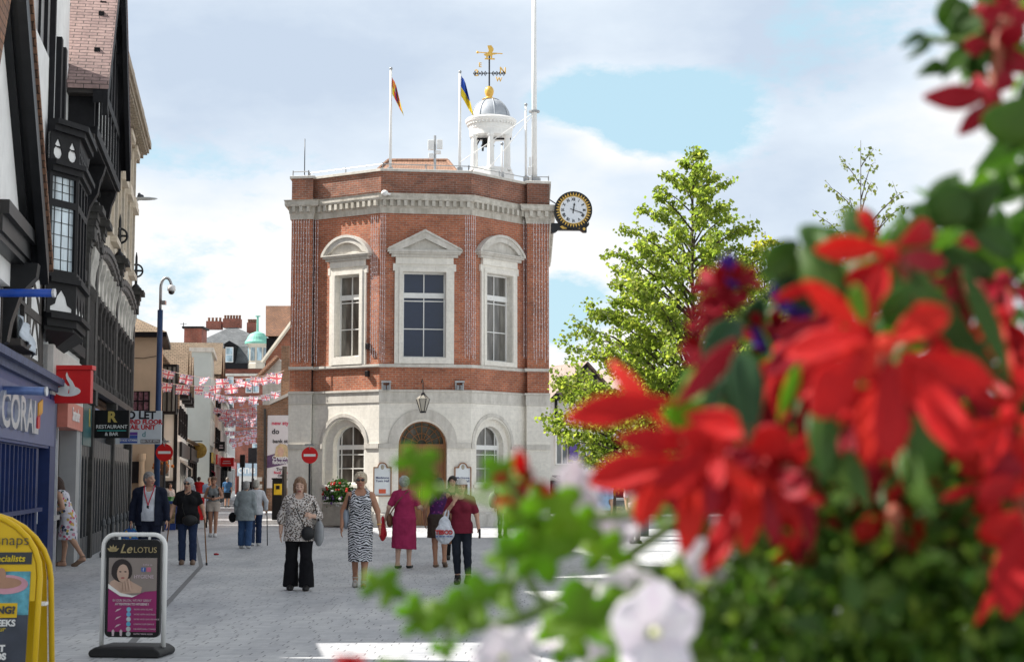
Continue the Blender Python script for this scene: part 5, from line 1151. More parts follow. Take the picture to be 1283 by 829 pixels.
MB().prism(pf, [(0, ph*.27), (pw, ph*.36), (pw, ph*.55), (pw*.5, ph*.50), (0, ph*.44)], (), 0, .01).build('purple_banner', pu, po)
ux2 = lambda px: (px-334)/F*YJ; vy = lambda py: (611-py)/F*YJ
for s_, px, py, sz, m_ in (('new style', 352, 530.5, .27, pink), ('do', 344, 541, .36, lk), ('bank st', 350, 553, .26, lk), ('Creative', 352, 573.5, .27, tw_), ('fabulous', 352, 579, .27, tw_), ('Try us', 352, 588, .2, lk), ('Book online', 353, 592, .17, pink), ('Offers', 353, 596, .17, lk), ('door-door', 353, 600, .16, lk)):
    text('lettering', s_, frame(pf(ux2(px), vy(py), .016), X1), sz, m_, po, .003, .006)
skinp = plain('poster_skin', (.62, .40, .30), .5); blond = plain('poster_blond', (.60, .45, .26), .5, var=.3)
MB().prism(pf, [(ux2(a), vy(b_)) for a, b_ in ((343, 573), (345, 560), (350, 556), (357, 557), (362, 563), (363, 573))], (), .01, .018).build('hair', blond, po)
MB().prism(pf, [(ux2(351)+.16*math.cos(a), vy(566)+.24*math.sin(a)) for a in [k*.5 for k in range(12)]], (), .018, .024).build('face', skinp, po)
# ---- right-hand white building
YK = 74; K_ = thing('half_timbered_inn', 'white half-timbered building with black gables behind the lime tree', 'building', at(760, 632, YK))
k0, k1 = at(688, 600, YK), at(1010, 600, YK); kf = Facet((k0.x, YK), (k1.x, YK+6)); kz = lambda py: zpx(py, YK)
MB().prism(kf.fr, rect(0, 0, kf.w, kz(500)), (), -8, 0).build('wall', wht, K_)
kt = MB(); kr = MB()
for i in range(3):
    u0 = .1+i*3.6; kr.add([kf.fr(u0-.3, kz(500), .5), kf.fr(u0+3.6, kz(500), .5), kf.fr(u0+1.7, kz(452), .5), kf.fr(u0-.3, kz(500), -7), kf.fr(u0+3.6, kz(500), -7), kf.fr(u0+1.7, kz(452), -7)], [(0, 2, 5, 3), (1, 4, 5, 2)])
    kr.prism(kf.fr, [(u0-.2, kz(500)), (u0+3.5, kz(500)), (u0+1.7, kz(455))], (), .0, .2)
    for k in range(7):
        uu = u0+.2+k*.5; kt.prism(kf.fr, rect(uu-.09, kz(500), uu+.09, kz(500)+max(.1, (1.75-abs(uu-u0-1.7))*.95)), (), .15, .3)
kr.build('tiled_gable', plain('faded_tile', (.30, .24, .21), .9, var=.35, scale=9), K_)
for k in range(24): kt.prism(kf.fr, rect(.3+k*.5, kz(540), .42+k*.5, kz(500)), (), 0, .05) if k % 3 == 0 else None
kt.prism(kf.fr, rect(0, kz(502), kf.w, kz(496)), (), .1, .35); kt.build('black_timber', black, K_)
for k in range(9):
    c = .8+k*1.3; z0, z1 = kz(582), kz(545)
    wo = MB().prism(kf.fr, rect(c-.5, z0, c+.5, z1), [rect(c-.43+i*.3, z0+.06, c-.18+i*.3, z1-.06) for i in range(3)], 0, .08).build('window', white, K_); MB().prism(kf.fr, rect(c-.48, z0+.02, c+.48, z1-.02), (), .01, .04).build('pane', glassl, wo)
MB().prism(kf.fr, rect(0, 0, kf.w, kz(602)), (), 0, .1).build('shopfront', blackp, K_)
MB().hexa([kf.fr(.1, kz(596), .1), kf.fr(7, kz(596), .1), kf.fr(7, kz(606), 1.6), kf.fr(.1, kz(606), 1.6)], [kf.fr(.1, kz(595), .1), kf.fr(7, kz(595), .1), kf.fr(7, kz(605), 1.6), kf.fr(.1, kz(605), 1.6)]).build('awning', black, K_)
MB().prism(kf.fr, rect(.9, kz(577), 1.35, kz(555)), (), .3, .36).build('purple_banner', plain('banner_purple', (.12, .08, .30), .6), K_)
NB = thing('unseen_row_house', 'unseen tall house of the left row, its extent shaped to shade the foreground', 'building', L(7, 0, 0))  # out-of-view house of the row, length set by the shade it casts
mb = MB(); boxL(mb, 3.6, 15.3, -8, 0, 0, 8.2); mb.build('wall', whitew, NB)
MB().hexa([L(3.5, .3, 8.2), L(15.4, .3, 8.2), L(15.4, -8.3, 8.2), L(3.5, -8.3, 8.2)], [L(3.5, -3.6, 11.6), L(15.4, -3.6, 11.6), L(15.4, -4.4, 11.6), L(3.5, -4.4, 11.6)]).build('roof', tiles, NB)
KB = thing('unseen_shade_block', 'added unseen brick block behind the stone house, shading the town hall paving', 'building', L(52, -6, 0))  # block added out of sight to cast shade before the town hall
mb = MB(); boxL(mb, 46.6, 58.3, -9, -3.4, 0, 12.0); mb.build('wall', old_brick, KB); mb = MB(); boxL(mb, 46.5, 58.35, -9.1, -3.3, 12.0, 12.2); mb.build('coping', stone2, KB)
LS = thing('gap_shade_block', 'added out-of-view low block shaping the sunlit wedge beside the gabled betting shop building', 'building', L(16.8, -3, 0))  # low block added out of view to trim the sun wedge on the paving
mb = MB(); boxL(mb, 15.42, 18.24, -7, -.05, 0, 4.2); mb.build('wall', whitew, LS); mb = MB(); boxL(mb, 15.42, 18.24, -7.1, .05, 4.2, 4.35); mb.build('parapet', stone2, LS)
# ================================================================== PEOPLE: one signed-distance body each
def surfnet(d, org, h):
    ins = d < 0; nx, ny, nz = d.shape
    cs = [(i, j, k) for i in (0, 1) for j in (0, 1) for k in (0, 1)]
    sl_ = lambda a, c: a[c[0]:nx-1+c[0], c[1]:ny-1+c[1], c[2]:nz-1+c[2]]
    cnt = sum(sl_(ins, c).astype(np.int8) for c in cs); act = (cnt > 0) & (cnt < 8)
    if not act.any(): return np.zeros((0, 3)), np.zeros((0, 4), int)
    idx = -np.ones(act.shape, np.int64); ijk = np.argwhere(act); idx[act] = np.arange(len(ijk))
    pos = np.zeros((len(ijk), 3)); num = np.zeros(len(ijk))
    for a in cs:
        for ax in range(3):
            if a[ax] == 0:
                b = list(a); b[ax] = 1
                da = d[ijk[:, 0]+a[0], ijk[:, 1]+a[1], ijk[:, 2]+a[2]]; db = d[ijk[:, 0]+b[0], ijk[:, 1]+b[1], ijk[:, 2]+b[2]]
                m = (da < 0) != (db < 0); t = np.where(m, da/np.where(m, da-db, 1), 0)
                p = np.array(a, float)[None, :].repeat(len(ijk), 0); p[:, ax] += t
                pos[m] += p[m]; num[m] += 1
    V = org+(ijk+pos/num[:, None])*h; Q = []
    for ax in range(3):
        b, c = (ax+1) % 3, (ax+2) % 3
        s0 = [slice(1, -1)]*3; s0[ax] = slice(0, -1); s1 = list(s0); s1[ax] = slice(1, None)
        i0 = ins[tuple(s0)]; i1 = ins[tuple(s1)]; m = np.argwhere(i0 != i1)
        if not len(m): continue
        g = m.copy(); g[:, b] += 1; g[:, c] += 1
        flip = i0[tuple(m.T)]
        def ci(db, dc):
            q = g.copy(); q[:, b] += db; q[:, c] += dc; return idx[q[:, 0], q[:, 1], q[:, 2]]
        q = np.stack([ci(-1, -1), ci(0, -1), ci(0, 0), ci(-1, 0)], 1)
        q[~flip] = q[~flip][:, ::-1]; Q.append(q)
    Q = np.concatenate(Q); return V, Q[(Q >= 0).all(1)]
def A3(p): return np.array(p, float)
class SDF:
    def __init__(s, lo, hi, h):
        s.h = h; s.o = A3(lo); n = np.ceil((A3(hi)-s.o)/h).astype(int)+1
        s.ax = [s.o[i]+np.arange(n[i])*h for i in range(3)]; s.d = np.full(n, .3)
    def _reg(s, lo, hi, m):
        sl = []
        for i in range(3):
            a = int(max(0, math.floor((lo[i]-m-s.o[i])/s.h))); b = int(min(len(s.ax[i]), math.ceil((hi[i]+m-s.o[i])/s.h)+1))
            if b <= a: return None
            sl.append(slice(a, b))
        return tuple(sl)
    def _put(s, sl, f, k, cut=False):
        X, Y, Z = np.meshgrid(*[s.ax[i][sl[i]] for i in range(3)], indexing='ij', sparse=True)
        v = f(X, Y, Z); d = s.d[sl]
        if cut: s.d[sl] = np.maximum(d, -v); return
        if k > 0:
            hh = np.clip(.5+.5*(v-d)/k, 0, 1); s.d[sl] = v*(1-hh)+d*hh-k*hh*(1-hh)
        else: s.d[sl] = np.minimum(d, v)
    def cap(s, a, b, ra, rb=None, k=.02):
        a, b = A3(a), A3(b); rb = ra if rb is None else rb; ba = b-a; L2 = max(1e-9, (ba*ba).sum()); r = max(ra, rb)
        sl = s._reg(np.minimum(a, b)-r, np.maximum(a, b)+r, .06)
        if sl is None: return s
        def f(X, Y, Z):
            x, y, z = X-a[0], Y-a[1], Z-a[2]; t = np.clip((x*ba[0]+y*ba[1]+z*ba[2])/L2, 0, 1)
            return np.sqrt((x-ba[0]*t)**2+(y-ba[1]*t)**2+(z-ba[2]*t)**2)-(ra+(rb-ra)*t)
        s._put(sl, f, k); return s
    def ell(s, c, r, k=.03, rot=0.0, cut=False, tilt=0.0):
        c, r = A3(c), A3(r); R_ = r.max(); sl = s._reg(c-R_, c+R_, .06)
        if sl is None: return s
        cr, sr = math.cos(rot), math.sin(rot); ct, st = math.cos(tilt), math.sin(tilt)
        def f(X, Y, Z):
            x, y, z = X-c[0], Y-c[1], Z-c[2]
            x, y = x*cr+y*sr, -x*sr+y*cr
            y, z = y*ct+z*st, -y*st+z*ct
            q = np.sqrt((x/r[0])**2+(y/r[1])**2+(z/r[2])**2); q2 = np.sqrt((x/r[0]**2)**2+(y/r[1]**2)**2+(z/r[2]**2)**2)
            return q*(q-1)/np.maximum(q2, 1e-6)
        s._put(sl, f, k, cut); return s
    def cone(s, z0, z1, c0, r0, c1, r1, k=.03, wave=0.0, nw=7):
        """elliptical frustum: centre and radii at z0 and z1"""
        lo = (min(c0[0]-r0[0], c1[0]-r1[0]), min(c0[1]-r0[1], c1[1]-r1[1]), z0); hi = (max(c0[0]+r0[0], c1[0]+r1[0]), max(c0[1]+r0[1], c1[1]+r1[1]), z1)
        sl = s._reg(lo, hi, .06)
        if sl is None: return s
        def f(X, Y, Z):
            t = np.clip((Z-z0)/(z1-z0), 0, 1); cx = c0[0]+(c1[0]-c0[0])*t; cy = c0[1]+(c1[1]-c0[1])*t; rx = r0[0]+(r1[0]-r0[0])*t; ry = r0[1]+(r1[1]-r0[1])*t
            x, y = X-cx, Y-cy
            if wave: w = 1+wave*np.sin(nw*np.arctan2(y/ry, x/rx)+3*t)*(1-t); rx = rx*w; ry = ry*w
            q = np.sqrt((x/rx)**2+(y/ry)**2); d = (q-1)*np.minimum(rx, ry)
            return np.maximum(d, np.abs(Z-(z0+z1)/2)-(z1-z0)/2)
        s._put(sl, f, k); return s
    def above(s, z, slope=(0, 0)):
        X, Y, Z = np.meshgrid(*s.ax, indexing='ij', sparse=True); s.d = np.maximum(s.d, z+X*slope[0]+Y*slope[1]-Z); return s
    def below(s, z, slope=(0, 0)):
        X, Y, Z = np.meshgrid(*s.ax, indexing='ij', sparse=True); s.d = np.maximum(s.d, Z-z-X*slope[0]-Y*slope[1]); return s
    def keep(s, f):
        X, Y, Z = np.meshgrid(*s.ax, indexing='ij', sparse=True); s.d = np.maximum(s.d, f(X, Y, Z)); return s
    def rough(s, amp, fr, seed=0):
        X, Y, Z = np.meshgrid(*s.ax, indexing='ij', sparse=True)
        s.d = s.d+amp*(np.sin(fr*X+seed)*np.sin(fr*1.1*Y+seed*2)*np.sin(fr*.9*Z+seed*3)+.6*np.sin(fr*1.9*X+1)*np.sin(fr*2.1*Z+seed)*np.sin(fr*1.7*Y)); return s
    def mesh(s): return surfnet(s.d, s.o, s.h)
def mesh_obj(name, parts, mats, parent, mfun=None, smooth=True):
    vs = []; fs = []; o = 0
    for V, Q in parts: vs.append(V); fs.append(Q+o); o += len(V)
    V = np.concatenate(vs); Q = np.concatenate(fs)
    me = bpy.data.meshes.new(name); me.from_pydata(V.tolist(), [], Q.tolist())
    for m in mats: me.materials.append(m)
    if mfun is not None:
        C = V[Q].mean(1); me.polygons.foreach_set('material_index', mfun(C).astype(np.int32))
    if smooth: me.polygons.foreach_set('use_smooth', [True]*len(me.polygons))
    ob = bpy.data.objects.new(name, me); COL.objects.link(ob); ob.parent = parent; return ob
def pattern(name, base, cols, kind, scale):
    m, nt, b = nmat(name); v = coord(nt)
    if kind == 'zebra':
        sp_ = nt.nodes.new('ShaderNodeSeparateXYZ'); nt.links.new(v, sp_.inputs[0])
        ax_ = mth(nt, 'ABSOLUTE', mth(nt, 'SUBTRACT', mth(nt, 'FRACT', mth(nt, 'MULTIPLY', sp_.outputs[0], 5.6)), .5))
        ph = mth(nt, 'ADD', mth(nt, 'MULTIPLY', sp_.outputs[2], scale), mth(nt, 'ADD', mth(nt, 'MULTIPLY', ax_, 2.0), mth(nt, 'MULTIPLY', noise_t(nt, v, 9, 3), 3.0)))
        f = mth(nt, 'FRACT', ph); c = ramp(nt, f, [(.40, base), (.5, cols[0]), (.95, cols[0]), (1, base)])
    elif kind == 'leopard':
        t = nd(nt, 'ShaderNodeTexVoronoi', i_Scale=scale); nt.links.new(v, t.inputs['Vector'])
        n = noise_t(nt, v, scale*1.7, 3)
        f = mth(nt, 'ADD', t.outputs['Distance'], mth(nt, 'MULTIPLY', mth(nt, 'SUBTRACT', n, .5), .7))
        c = ramp(nt, f, [(.22, cols[1]), (.28, cols[0]), (.44, cols[0]), (.50, base)])
    else:
        t = nd(nt, 'ShaderNodeTexVoronoi', i_Scale=scale); nt.links.new(v, t.inputs['Vector'])
        wn2 = nd(nt, 'ShaderNodeTexWhiteNoise', noise_dimensions='3D'); nt.links.new(t.outputs['Position'], wn2.inputs['Vector'])
        cr = nt.nodes.new('ShaderNodeValToRGB'); cr.color_ramp.interpolation = 'CONSTANT'; e = cr.color_ramp.elements
        while len(e) < len(cols): e.new(.5)
        for i, (q_, c_) in enumerate(zip(e, cols)): q_.position = i/len(cols); q_.color = (*c_, 1)
        nt.links.new(wn2.outputs[0], cr.inputs[0]); n = noise_t(nt, v, scale*2.2, 3)
        f = mth(nt, 'LESS_THAN', mth(nt, 'ADD', t.outputs['Distance'], mth(nt, 'MULTIPLY', n, .5)), .70)
        c = mixc(nt, f, base, cr.outputs[0])
    nt.links.new(c, b.inputs['Base Color']); b.inputs['Roughness'].default_value = .8; b.inputs['Specular IOR Level'].default_value = .2
    return m
cloth_n = {}
def cl(c, var=.2):
    k = 'cloth_%02d_%02d_%02d' % tuple(int(x*99) for x in c)
    if k not in cloth_n:
        m = plain(k, c, .85, var=var, scale=9, spec=.15); cloth_n[k] = m
        nt = m.node_tree; b = nt.nodes['Principled BSDF']; n = noise_t(nt, coord(nt, 'Object', (1, 1, .5)), 11, 4, .55); bump(nt, b, n, .04, .5)
    return cloth_n[k]
def skin(t):
    k = 'skin_%d' % t
    if k not in MATS:
        c = [(.50, .29, .20), (.40, .20, .125), (.56, .36, .27), (.14, .07, .045)][t]
        m = plain(k, c, .5, var=.10, scale=14, spec=.35); b = m.node_tree.nodes['Principled BSDF']; b.inputs['Subsurface Weight'].default_value = .0
    return MATS[k]
def hairm(c):
    k = 'hair_%02d_%02d_%02d' % tuple(int(x*99) for x in c)
    if k not in MATS:
        m = plain(k, c, .55, var=.5, scale=40, spec=.4); nt = m.node_tree; n = noise_t(nt, coord(nt, 'Object', (60, 60, 9)), 2, 4); bump(nt, nt.nodes['Principled BSDF'], n, .02, .7)
    return MATS[k]
eye_m = plain('eye_dark', (.02, .015, .012), .3, var=.1); lip_m = plain('lip', (.36, .10, .09), .5, var=.1); brow_m = plain('brow', (.16, .10, .07), .8, var=.1)
shades_m = plain('dark_lens', (.012, .012, .015), .12, var=.1, spec=.7)
def hand_mesh(w, dr, side, sc_=1.0, curl=.5, palm_n=None, h=.006):
    """palm, four bent fingers of unequal length and a thumb on the side of the palm"""
    w = A3(w); dr = A3(dr)/np.linalg.norm(dr); n = A3(palm_n if palm_n is not None else (-side, 0, 0)); n = n-dr*n.dot(dr); n /= np.linalg.norm(n); t = np.cross(dr, n)
    if t[1] > 0: t = -t             # thumb side points to the front
    g = SDF(w-.21*sc_, w+.21*sc_, h)
    for q_ in (-.028, -.01, .01, .028): g.cap(w+dr*.015*sc_+t*q_*.7*sc_, w+dr*.085*sc_+t*q_*sc_, .014*sc_, .0125*sc_, .012)
    g.cap(w-dr*.06*sc_, w+dr*.02*sc_, .026*sc_, .025*sc_, .015)
    for i, q_ in enumerate((-.030, -.010, .010, .029)):
        l = (.058, .072, .078, .070)[i]*sc_; a = w+dr*.09*sc_+t*q_*sc_; d1 = dr*math.cos(curl*.7)+n*math.sin(curl*.7); d2 = dr*math.cos(curl*1.9)+n*math.sin(curl*1.9)
        b = a+d1*l*.5; g.cap(a-dr*.01, b, .0088*sc_, .0082*sc_, .003); g.cap(b, b+d2*l*.5, .0080*sc_, .0065*sc_, .003)
    a = w+dr*.025*sc_+t*.03*sc_; b = a+(dr*.7+t*.6+n*.25)*.042*sc_; g.cap(a, b, .0125*sc_, .0105*sc_, .008); g.cap(b, b+(dr*.9+t*.15+n*.4)*.034*sc_, .0100*sc_, .008*sc_, .003)
    return g.mesh()
def person(label, loc, rz=0.0, H=1.68, girth=1.0, sk=0, pose=None, top=None, bottom=None, dress=None, hair=None, shoes=None, detail=1, glasses=False, group=None, name='person', face=True, headtilt=0.0, female=True, headturn=0.0):
    """figure faces -Y; 'a' side is -X. pose: joints in a 1.70 m figure"""
    S = H/1.70; g_ = girth; h = (.011, .016, .024)[2-detail] if detail < 2 else .010
    h = {2: .0105, 1: .015, 0: .024}[detail]
    P = dict(fa=(-.09, -.02, 0), fb=(.09, .02, 0), ea=(-.23, .02, 1.11), eb=(.23, .02, 1.11), wa=(-.24, -.04, .88), wb=(.24, -.04, .88), lean=0.0, sh=.160 if female else .185, hip=.09, ca=.25, cb=.25, headf=0.0)
    P.update(pose or {}); ln = P['lean']
    t = thing(name, label, 'person', loc, rz, group)
    def lean(p): x, y, z = p; k = max(0, z-.93); return (x, y-ln*k, z-abs(ln)*k*.25*abs(ln))
    hw = .155*g_; 
    J = {}
    for q_, sx in (('a', -1), ('b', 1)):
        f = P['f'+q_]; J['hip'+q_] = (sx*P['hip']*g_**.5, 0, .90); J['ank'+q_] = (f[0], f[1]+.02, f[2]+.085)
        hp, an = J['hip'+q_], J['ank'+q_]
        kx, ky, kz = (hp[0]+an[0])/2, (hp[1]+an[1])/2-.035-abs(f[2])*.6, (hp[2]+an[2])/2+.01
        if 'k'+q_ in P: kx, ky, kz = P['k'+q_]
        J['kn'+q_] = (kx, ky, kz); J['sh'+q_] = lean((sx*P['sh']*(.6+.4*g_), 0, 1.352)); J['el'+q_] = P['e'+q_]; J['wr'+q_] = P['w'+q_]
    hc = lean((0, -.01, 1.575)); hc = (hc[0], hc[1]-P['headf'], hc[2]-P['headf']*.3); nb = lean((0, .012, 1.40))
    lo, hi = (-.55, -.62, -.03), (.55, .62, 1.76)
    xs_ = [j[0] for j in J.values()]; ys_ = [j[1] for j in J.values()]+[hc[1]]
    lo = (min(xs_)-.16, min(ys_)-.2, -.03); hi = (max(xs_)+.16, max(ys_)+.24, 1.75)
    lo = (min(lo[0], -.3*g_), min(lo[1], -.3*g_), lo[2]); hi = (max(hi[0], .3*g_), max(hi[1], .3*g_), hi[2])
    def torso(s, e=0.0, bust=True, k=.05):
        c = lambda y, z: lean((0, y, z))
        s.ell(c(.01, .93), (.168*g_+e, .118*g_+e, .14+e), k); s.ell(c(.0, 1.08), (.142*g_+e, .108*g_+e, .17+e), k)
        s.ell(c(.0, 1.24), (.158*g_+e, .112*g_+e, .17+e), k); s.ell(c(.012, 1.335), (.15+e, .085+e, .095+e), k)
        if bust and female:
            for sx in (-1, 1): s.ell(lean((sx*.07*g_, -.085*g_, 1.245)), (.068+e, .062+e, .07+e), .035)
        if g_ > 1.12: s.ell(c(-.06, 1.03), (.14*g_+e, .10*g_+e, .13+e), .06)
        s.cap(J['sha'], J['shb'], .040+e, .040+e, .05)
        for q_ in 'ab': s.cap(lean((0, .01, 1.425)), J['sh'+q_], .042+e, .034+e, .04)
        return s
    def arm(s, q_, e=0.0, frac=1.0, k=.03, r=(.046, .038, .028)):
        a, b, c = A3(J['sh'+q_]), A3(J['el'+q_]), A3(J['wr'+q_]); gg = .75+.25*g_
        if frac <= 1: s.cap(a, a+(b-a)*frac, r[0]*gg+e, (r[0]+(r[1]-r[0])*frac)*gg+e, k)
        else:
            s.cap(a, b, r[0]*gg+e, r[1]*gg+e, k); f = frac-1; s.cap(b, b+(c-b)*f, r[1]*gg+e, (r[1]+(r[2]-r[1])*f)*gg+e, .02)
        return s
    def leg(s, q_, e=0.0, k=.03, flare=0.0):
        a, b, c = A3(J['hip'+q_]), A3(J['kn'+q_]), A3(J['ank'+q_])
        s.cap(a, b, .084*g_+e, .056*(.7+.3*g_)+e, .04); m = b+(c-b)*.3+A3((0, .018, 0)); s.cap(b, m, .053*(.7+.3*g_)+e, .052*(.7+.3*g_)+e+flare*.4, .03); s.cap(m, c, .052*(.7+.3*g_)+e+flare*.4, .036+e+flare, .02)
        return s
    def foot(s, q_, e=0.0):
        f = P['f'+q_]; c = J['ank'+q_]; d = P.get('d'+q_, (0, -1)); 
        heel = (f[0]-d[0]*.045, f[1]-d[1]*.045, f[2]+.032+e); ball = (f[0]+d[0]*.12, f[1]+d[1]*.12, max(.026, f[2]*.25)+e*.6); toe = (f[0]+d[0]*.165, f[1]+d[1]*.165, max(.022, f[2]*.2)+e*.6)
        s.cap(c, heel, .034+e, .031+e, .03); s.cap(heel, ball, .031+e, .034+e, .03); s.cap(ball, toe, .034+e, .025+e, .02)
        s.cap(c, ball, .030+e, .022+e, .03); return s
    b = SDF(lo, hi, h); torso(b, -.004)
    for q_ in 'ab': leg(b, q_); arm(b, q_); arm(b, q_, 0, 2.0); foot(b, q_)
    b.cap(nb, (hc[0], hc[1]+.015, hc[2]-.06), .052, .048, .03)
    Vb = [b.mesh()]
    # head on a finer grid
    hh = .0075 if detail == 2 else (.011 if detail == 1 else .018)
    hd = SDF((hc[0]-.13, hc[1]-.15, hc[2]-.17), (hc[0]+.13, hc[1]+.14, hc[2]+.15), hh)
    def H3(x, y, z):
        ca, sa = math.cos(headturn), math.sin(headturn); x, y = x*ca-y*sa, x*sa+y*ca
        ct, st = math.cos(headtilt), math.sin(headtilt); y, z = y*ct-z*st, y*st+z*ct
        return (hc[0]+x, hc[1]+y, hc[2]+z)
    hd.ell(H3(0, .018, .028), (.075, .094, .088), .02, headturn).ell(H3(0, -.022, -.035), (.058, .066, .082), .03, headturn).cap(H3(0, -.05, -.098), H3(0, -.045, -.09), .022, .024, .03)
    hd.cap(H3(0, -.086, .012), H3(0, -.108, -.03), .011, .014, .012); hd.cap(H3(-.016, -.094, -.035), H3(.016, -.094, -.035), .009, .009, .01)
    hd.cap(H3(-.022, -.082, -.066), H3(.022, -.082, -.066), .010, .010, .010)
    for sx in (-1, 1): hd.ell(H3(sx*.076, .012, -.005), (.012, .022, .034), .008); hd.cap(H3(sx*.045, -.072, -.02), H3(sx*.03, -.08, -.02), .016, .012, .02)
    hd.cap(nb, H3(0, .012, -.07), .050, .050, .03)
    for sx in (-1, 1): hd.ell(H3(sx*.031, -.094, .008), (.017, .012, .010), cut=True)
    Vb.append(hd.mesh())
    if detail == 2:
        for sx in (-1, 1):
            e_ = SDF(A3(H3(sx*.031, -.078, .008))-.03, A3(H3(sx*.031, -.078, .008))+.03, .006); e_.ell(H3(sx*.031, -.080, .008), (.013, .013, .012), 0); Vb.append(e_.mesh())
    for q_, sd in (('a', -1), ('b', 1)):
        e_, w_ = A3(J['el'+q_]), A3(J['wr'+q_]); dr = P.get('h'+q_, w_-e_)
        Vb.append(hand_mesh(w_, dr, sd, 1.0, P['c'+q_], P.get('n'+q_), .0065 if detail == 2 else (.009 if detail else .014)))
    def mf(C):
        m = np.zeros(len(C), int); x = C[:, 0]-hc[0]; y = C[:, 1]-hc[1]; z = C[:, 2]-hc[2]
        ca, sa = math.cos(-headturn), math.sin(-headturn); x, y = x*ca-y*sa, x*sa+y*ca
        ct, st = math.cos(-headtilt), math.sin(-headtilt); y, z = y*ct-z*st, y*st+z*ct
        fr = y < -.055
        for sx in (-1, 1):
            m[fr & (((x-sx*.031)/.012)**2+((z-.008)/.0065)**2 < 1)] = 1
            m[fr & (np.abs(x-sx*.033) < .017) & (np.abs(z-.030) < .004)] = 3
        m[fr & (np.abs(x) < .024) & (np.abs(z+.066) < .009)] = 2
        return m
    body = mesh_obj('body', Vb, [skin(sk), eye_m, lip_m, brow_m], t, mf if face else None)
    def region_cut(s, cutn=.085, zc=1.43, yc=-.06):
        p = lean((0, yc, zc)); s.ell(p, (cutn, .10, .075), cut=True); s.ell(lean((0, .02, 1.47)), (.072, .075, .06), cut=True); return s
    def garment(spec):
        m = spec['m']; kind = spec['kind']; e = spec.get('e', .016); s = SDF((lo[0]-.03, lo[1]-.03, lo[2]), (hi[0]+.03, hi[1]+.03, hi[2]), h)
        if kind in ('top', 'coat', 'dress'):
            torso(s, e)
            for q_ in 'ab': arm(s, q_, e*.75+spec.get('se', .0), spec.get('sl', .55)) if spec.get('sl', .55) > 0 else None
            if kind == 'dress' or spec.get('skirt'):
                zh = spec['hem']; fl_ = spec.get('flare', 1.1); s.cone(zh-.03, .93, spec.get('hc', (0, 0)), (.165*g_*fl_+e, (.13+spec.get('dy', 0))*g_*fl_+e), (0, .01), (.172*g_+e, .125*g_+e), .04, spec.get('wave', .03))
            elif spec['hem'] < .93: s.cone(spec['hem']-.03, .98, (0, 0.005), (.172*g_*spec.get('flare', 1.06)+e, .125*g_*spec.get('flare', 1.06)+e), (0, .0), (.158*g_+e, .112*g_+e), .04, .02)
            region_cut(s, spec.get('neck', .085), spec.get('nz', 1.43))
            if spec.get('sl', .55) <= 0:
                for sx in (-1, 1): s.ell(lean((sx*(P['sh']*(.6+.4*g_)+.03), 0, 1.36)), (.068, .12, .085), cut=True)
            s.above(spec['hem'], spec.get('slope', (0, 0)))
            if kind == 'coat':      # open at the front
                wd = spec.get('open', .075); s.keep(lambda X, Y, Z: np.where((np.abs(X) < wd*(1.0+.3*np.clip(1.2-Z, 0, 1))) & (Y < -.02-ln*(Z-.93)), .02, -1))
        elif kind in ('trousers', 'shorts'):
            s.ell((0, .01, .93), (.170*g_+e, .122*g_+e, .13+e), .04)
            for q_ in 'ab': leg(s, q_, e*spec.get('loose', 1.0), flare=spec.get('flare', 0.0))
            s.below(spec.get('waist', 1.02)); s.above(spec.get('hem', .07))
        elif kind == 'skirt':
            s.ell((0, .01, .93), (.172*g_+e, .125*g_+e, .13+e), .04); s.cone(spec['hem']-.03, .93, spec.get('hc', (0, 0)), (.165*g_*spec.get('flare', 1.05)+e, .13*g_*spec.get('flare', 1.05)+e), (0, .01), (.172*g_+e, .125*g_+e), .04, .02); s.below(1.03); s.above(spec['hem'])
        if spec.get('rough', .0035): s.rough(spec.get('rough', .0035), 30, spec.get('seed', 1))
        V = s.mesh(); return mesh_obj(spec['name'], [V], [m], t)
    for spec in (top, bottom, dress):
        if spec:
            for sp_ in (spec if isinstance(spec, list) else [spec]): garment(sp_)
    if shoes:
        for q_ in 'ab':
            f = P['f'+q_]; s = SDF((f[0]-.27, f[1]-.27, -.005), (f[0]+.27, f[1]+.27, f[2]*1.2+.30), .009 if detail == 2 else .013 if detail else .02)
            if shoes.get('sandal'):
                foot(s, q_, .006); c = J['ank'+q_]; zs = f[2]+.02
                s.keep(lambda X, Y, Z, f=f: np.where((Z < .018+f[2]) | ((np.abs(Y-f[1]+.085) < .022)) | ((Z > f[2]+.075) & (Z < f[2]+.105)), -1, .02)+0*X)
            else:
                foot(s, q_, .012)
                if shoes.get('boot'): s.cap(J['ank'+q_], A3(J['ank'+q_])+A3((0, 0, .07)), .05, .05, .02)
                s.below(f[2]+shoes.get('h', .105))
            s.above(.004)
            mesh_obj('shoe', [s.mesh()], [shoes['m']], t)
    if hair:
        kind = hair['kind']; s = SDF((hc[0]-.2, hc[1]-.2, hc[2]-.42), (hc[0]+.2, hc[1]+.24, hc[2]+.2), .009 if detail == 2 else .013 if detail else .02)
        v = hair.get('v', 1.0)
        s.ell(H3(0, .03, .045), (.088*v, .102*v, .088*v), .02, headturn)
        if kind == 'short': s.ell(H3(0, .05, -.01), (.084*v, .082*v, .09*v), .03, headturn)
        if kind == 'curly': s.ell(H3(0, .04, .02), (.098*v, .105*v, .098*v), .03, headturn); s.rough(.009, 75, 2)
        if kind in ('bob', 'long'):
            s.ell(H3(0, .04, -.02), (.096*v, .095*v, .12*v), .03, headturn)
            for sx in (-1, 1): s.cap(H3(sx*.075, .0, .02), H3(sx*.08, .0, -.10), .03, .026, .02)
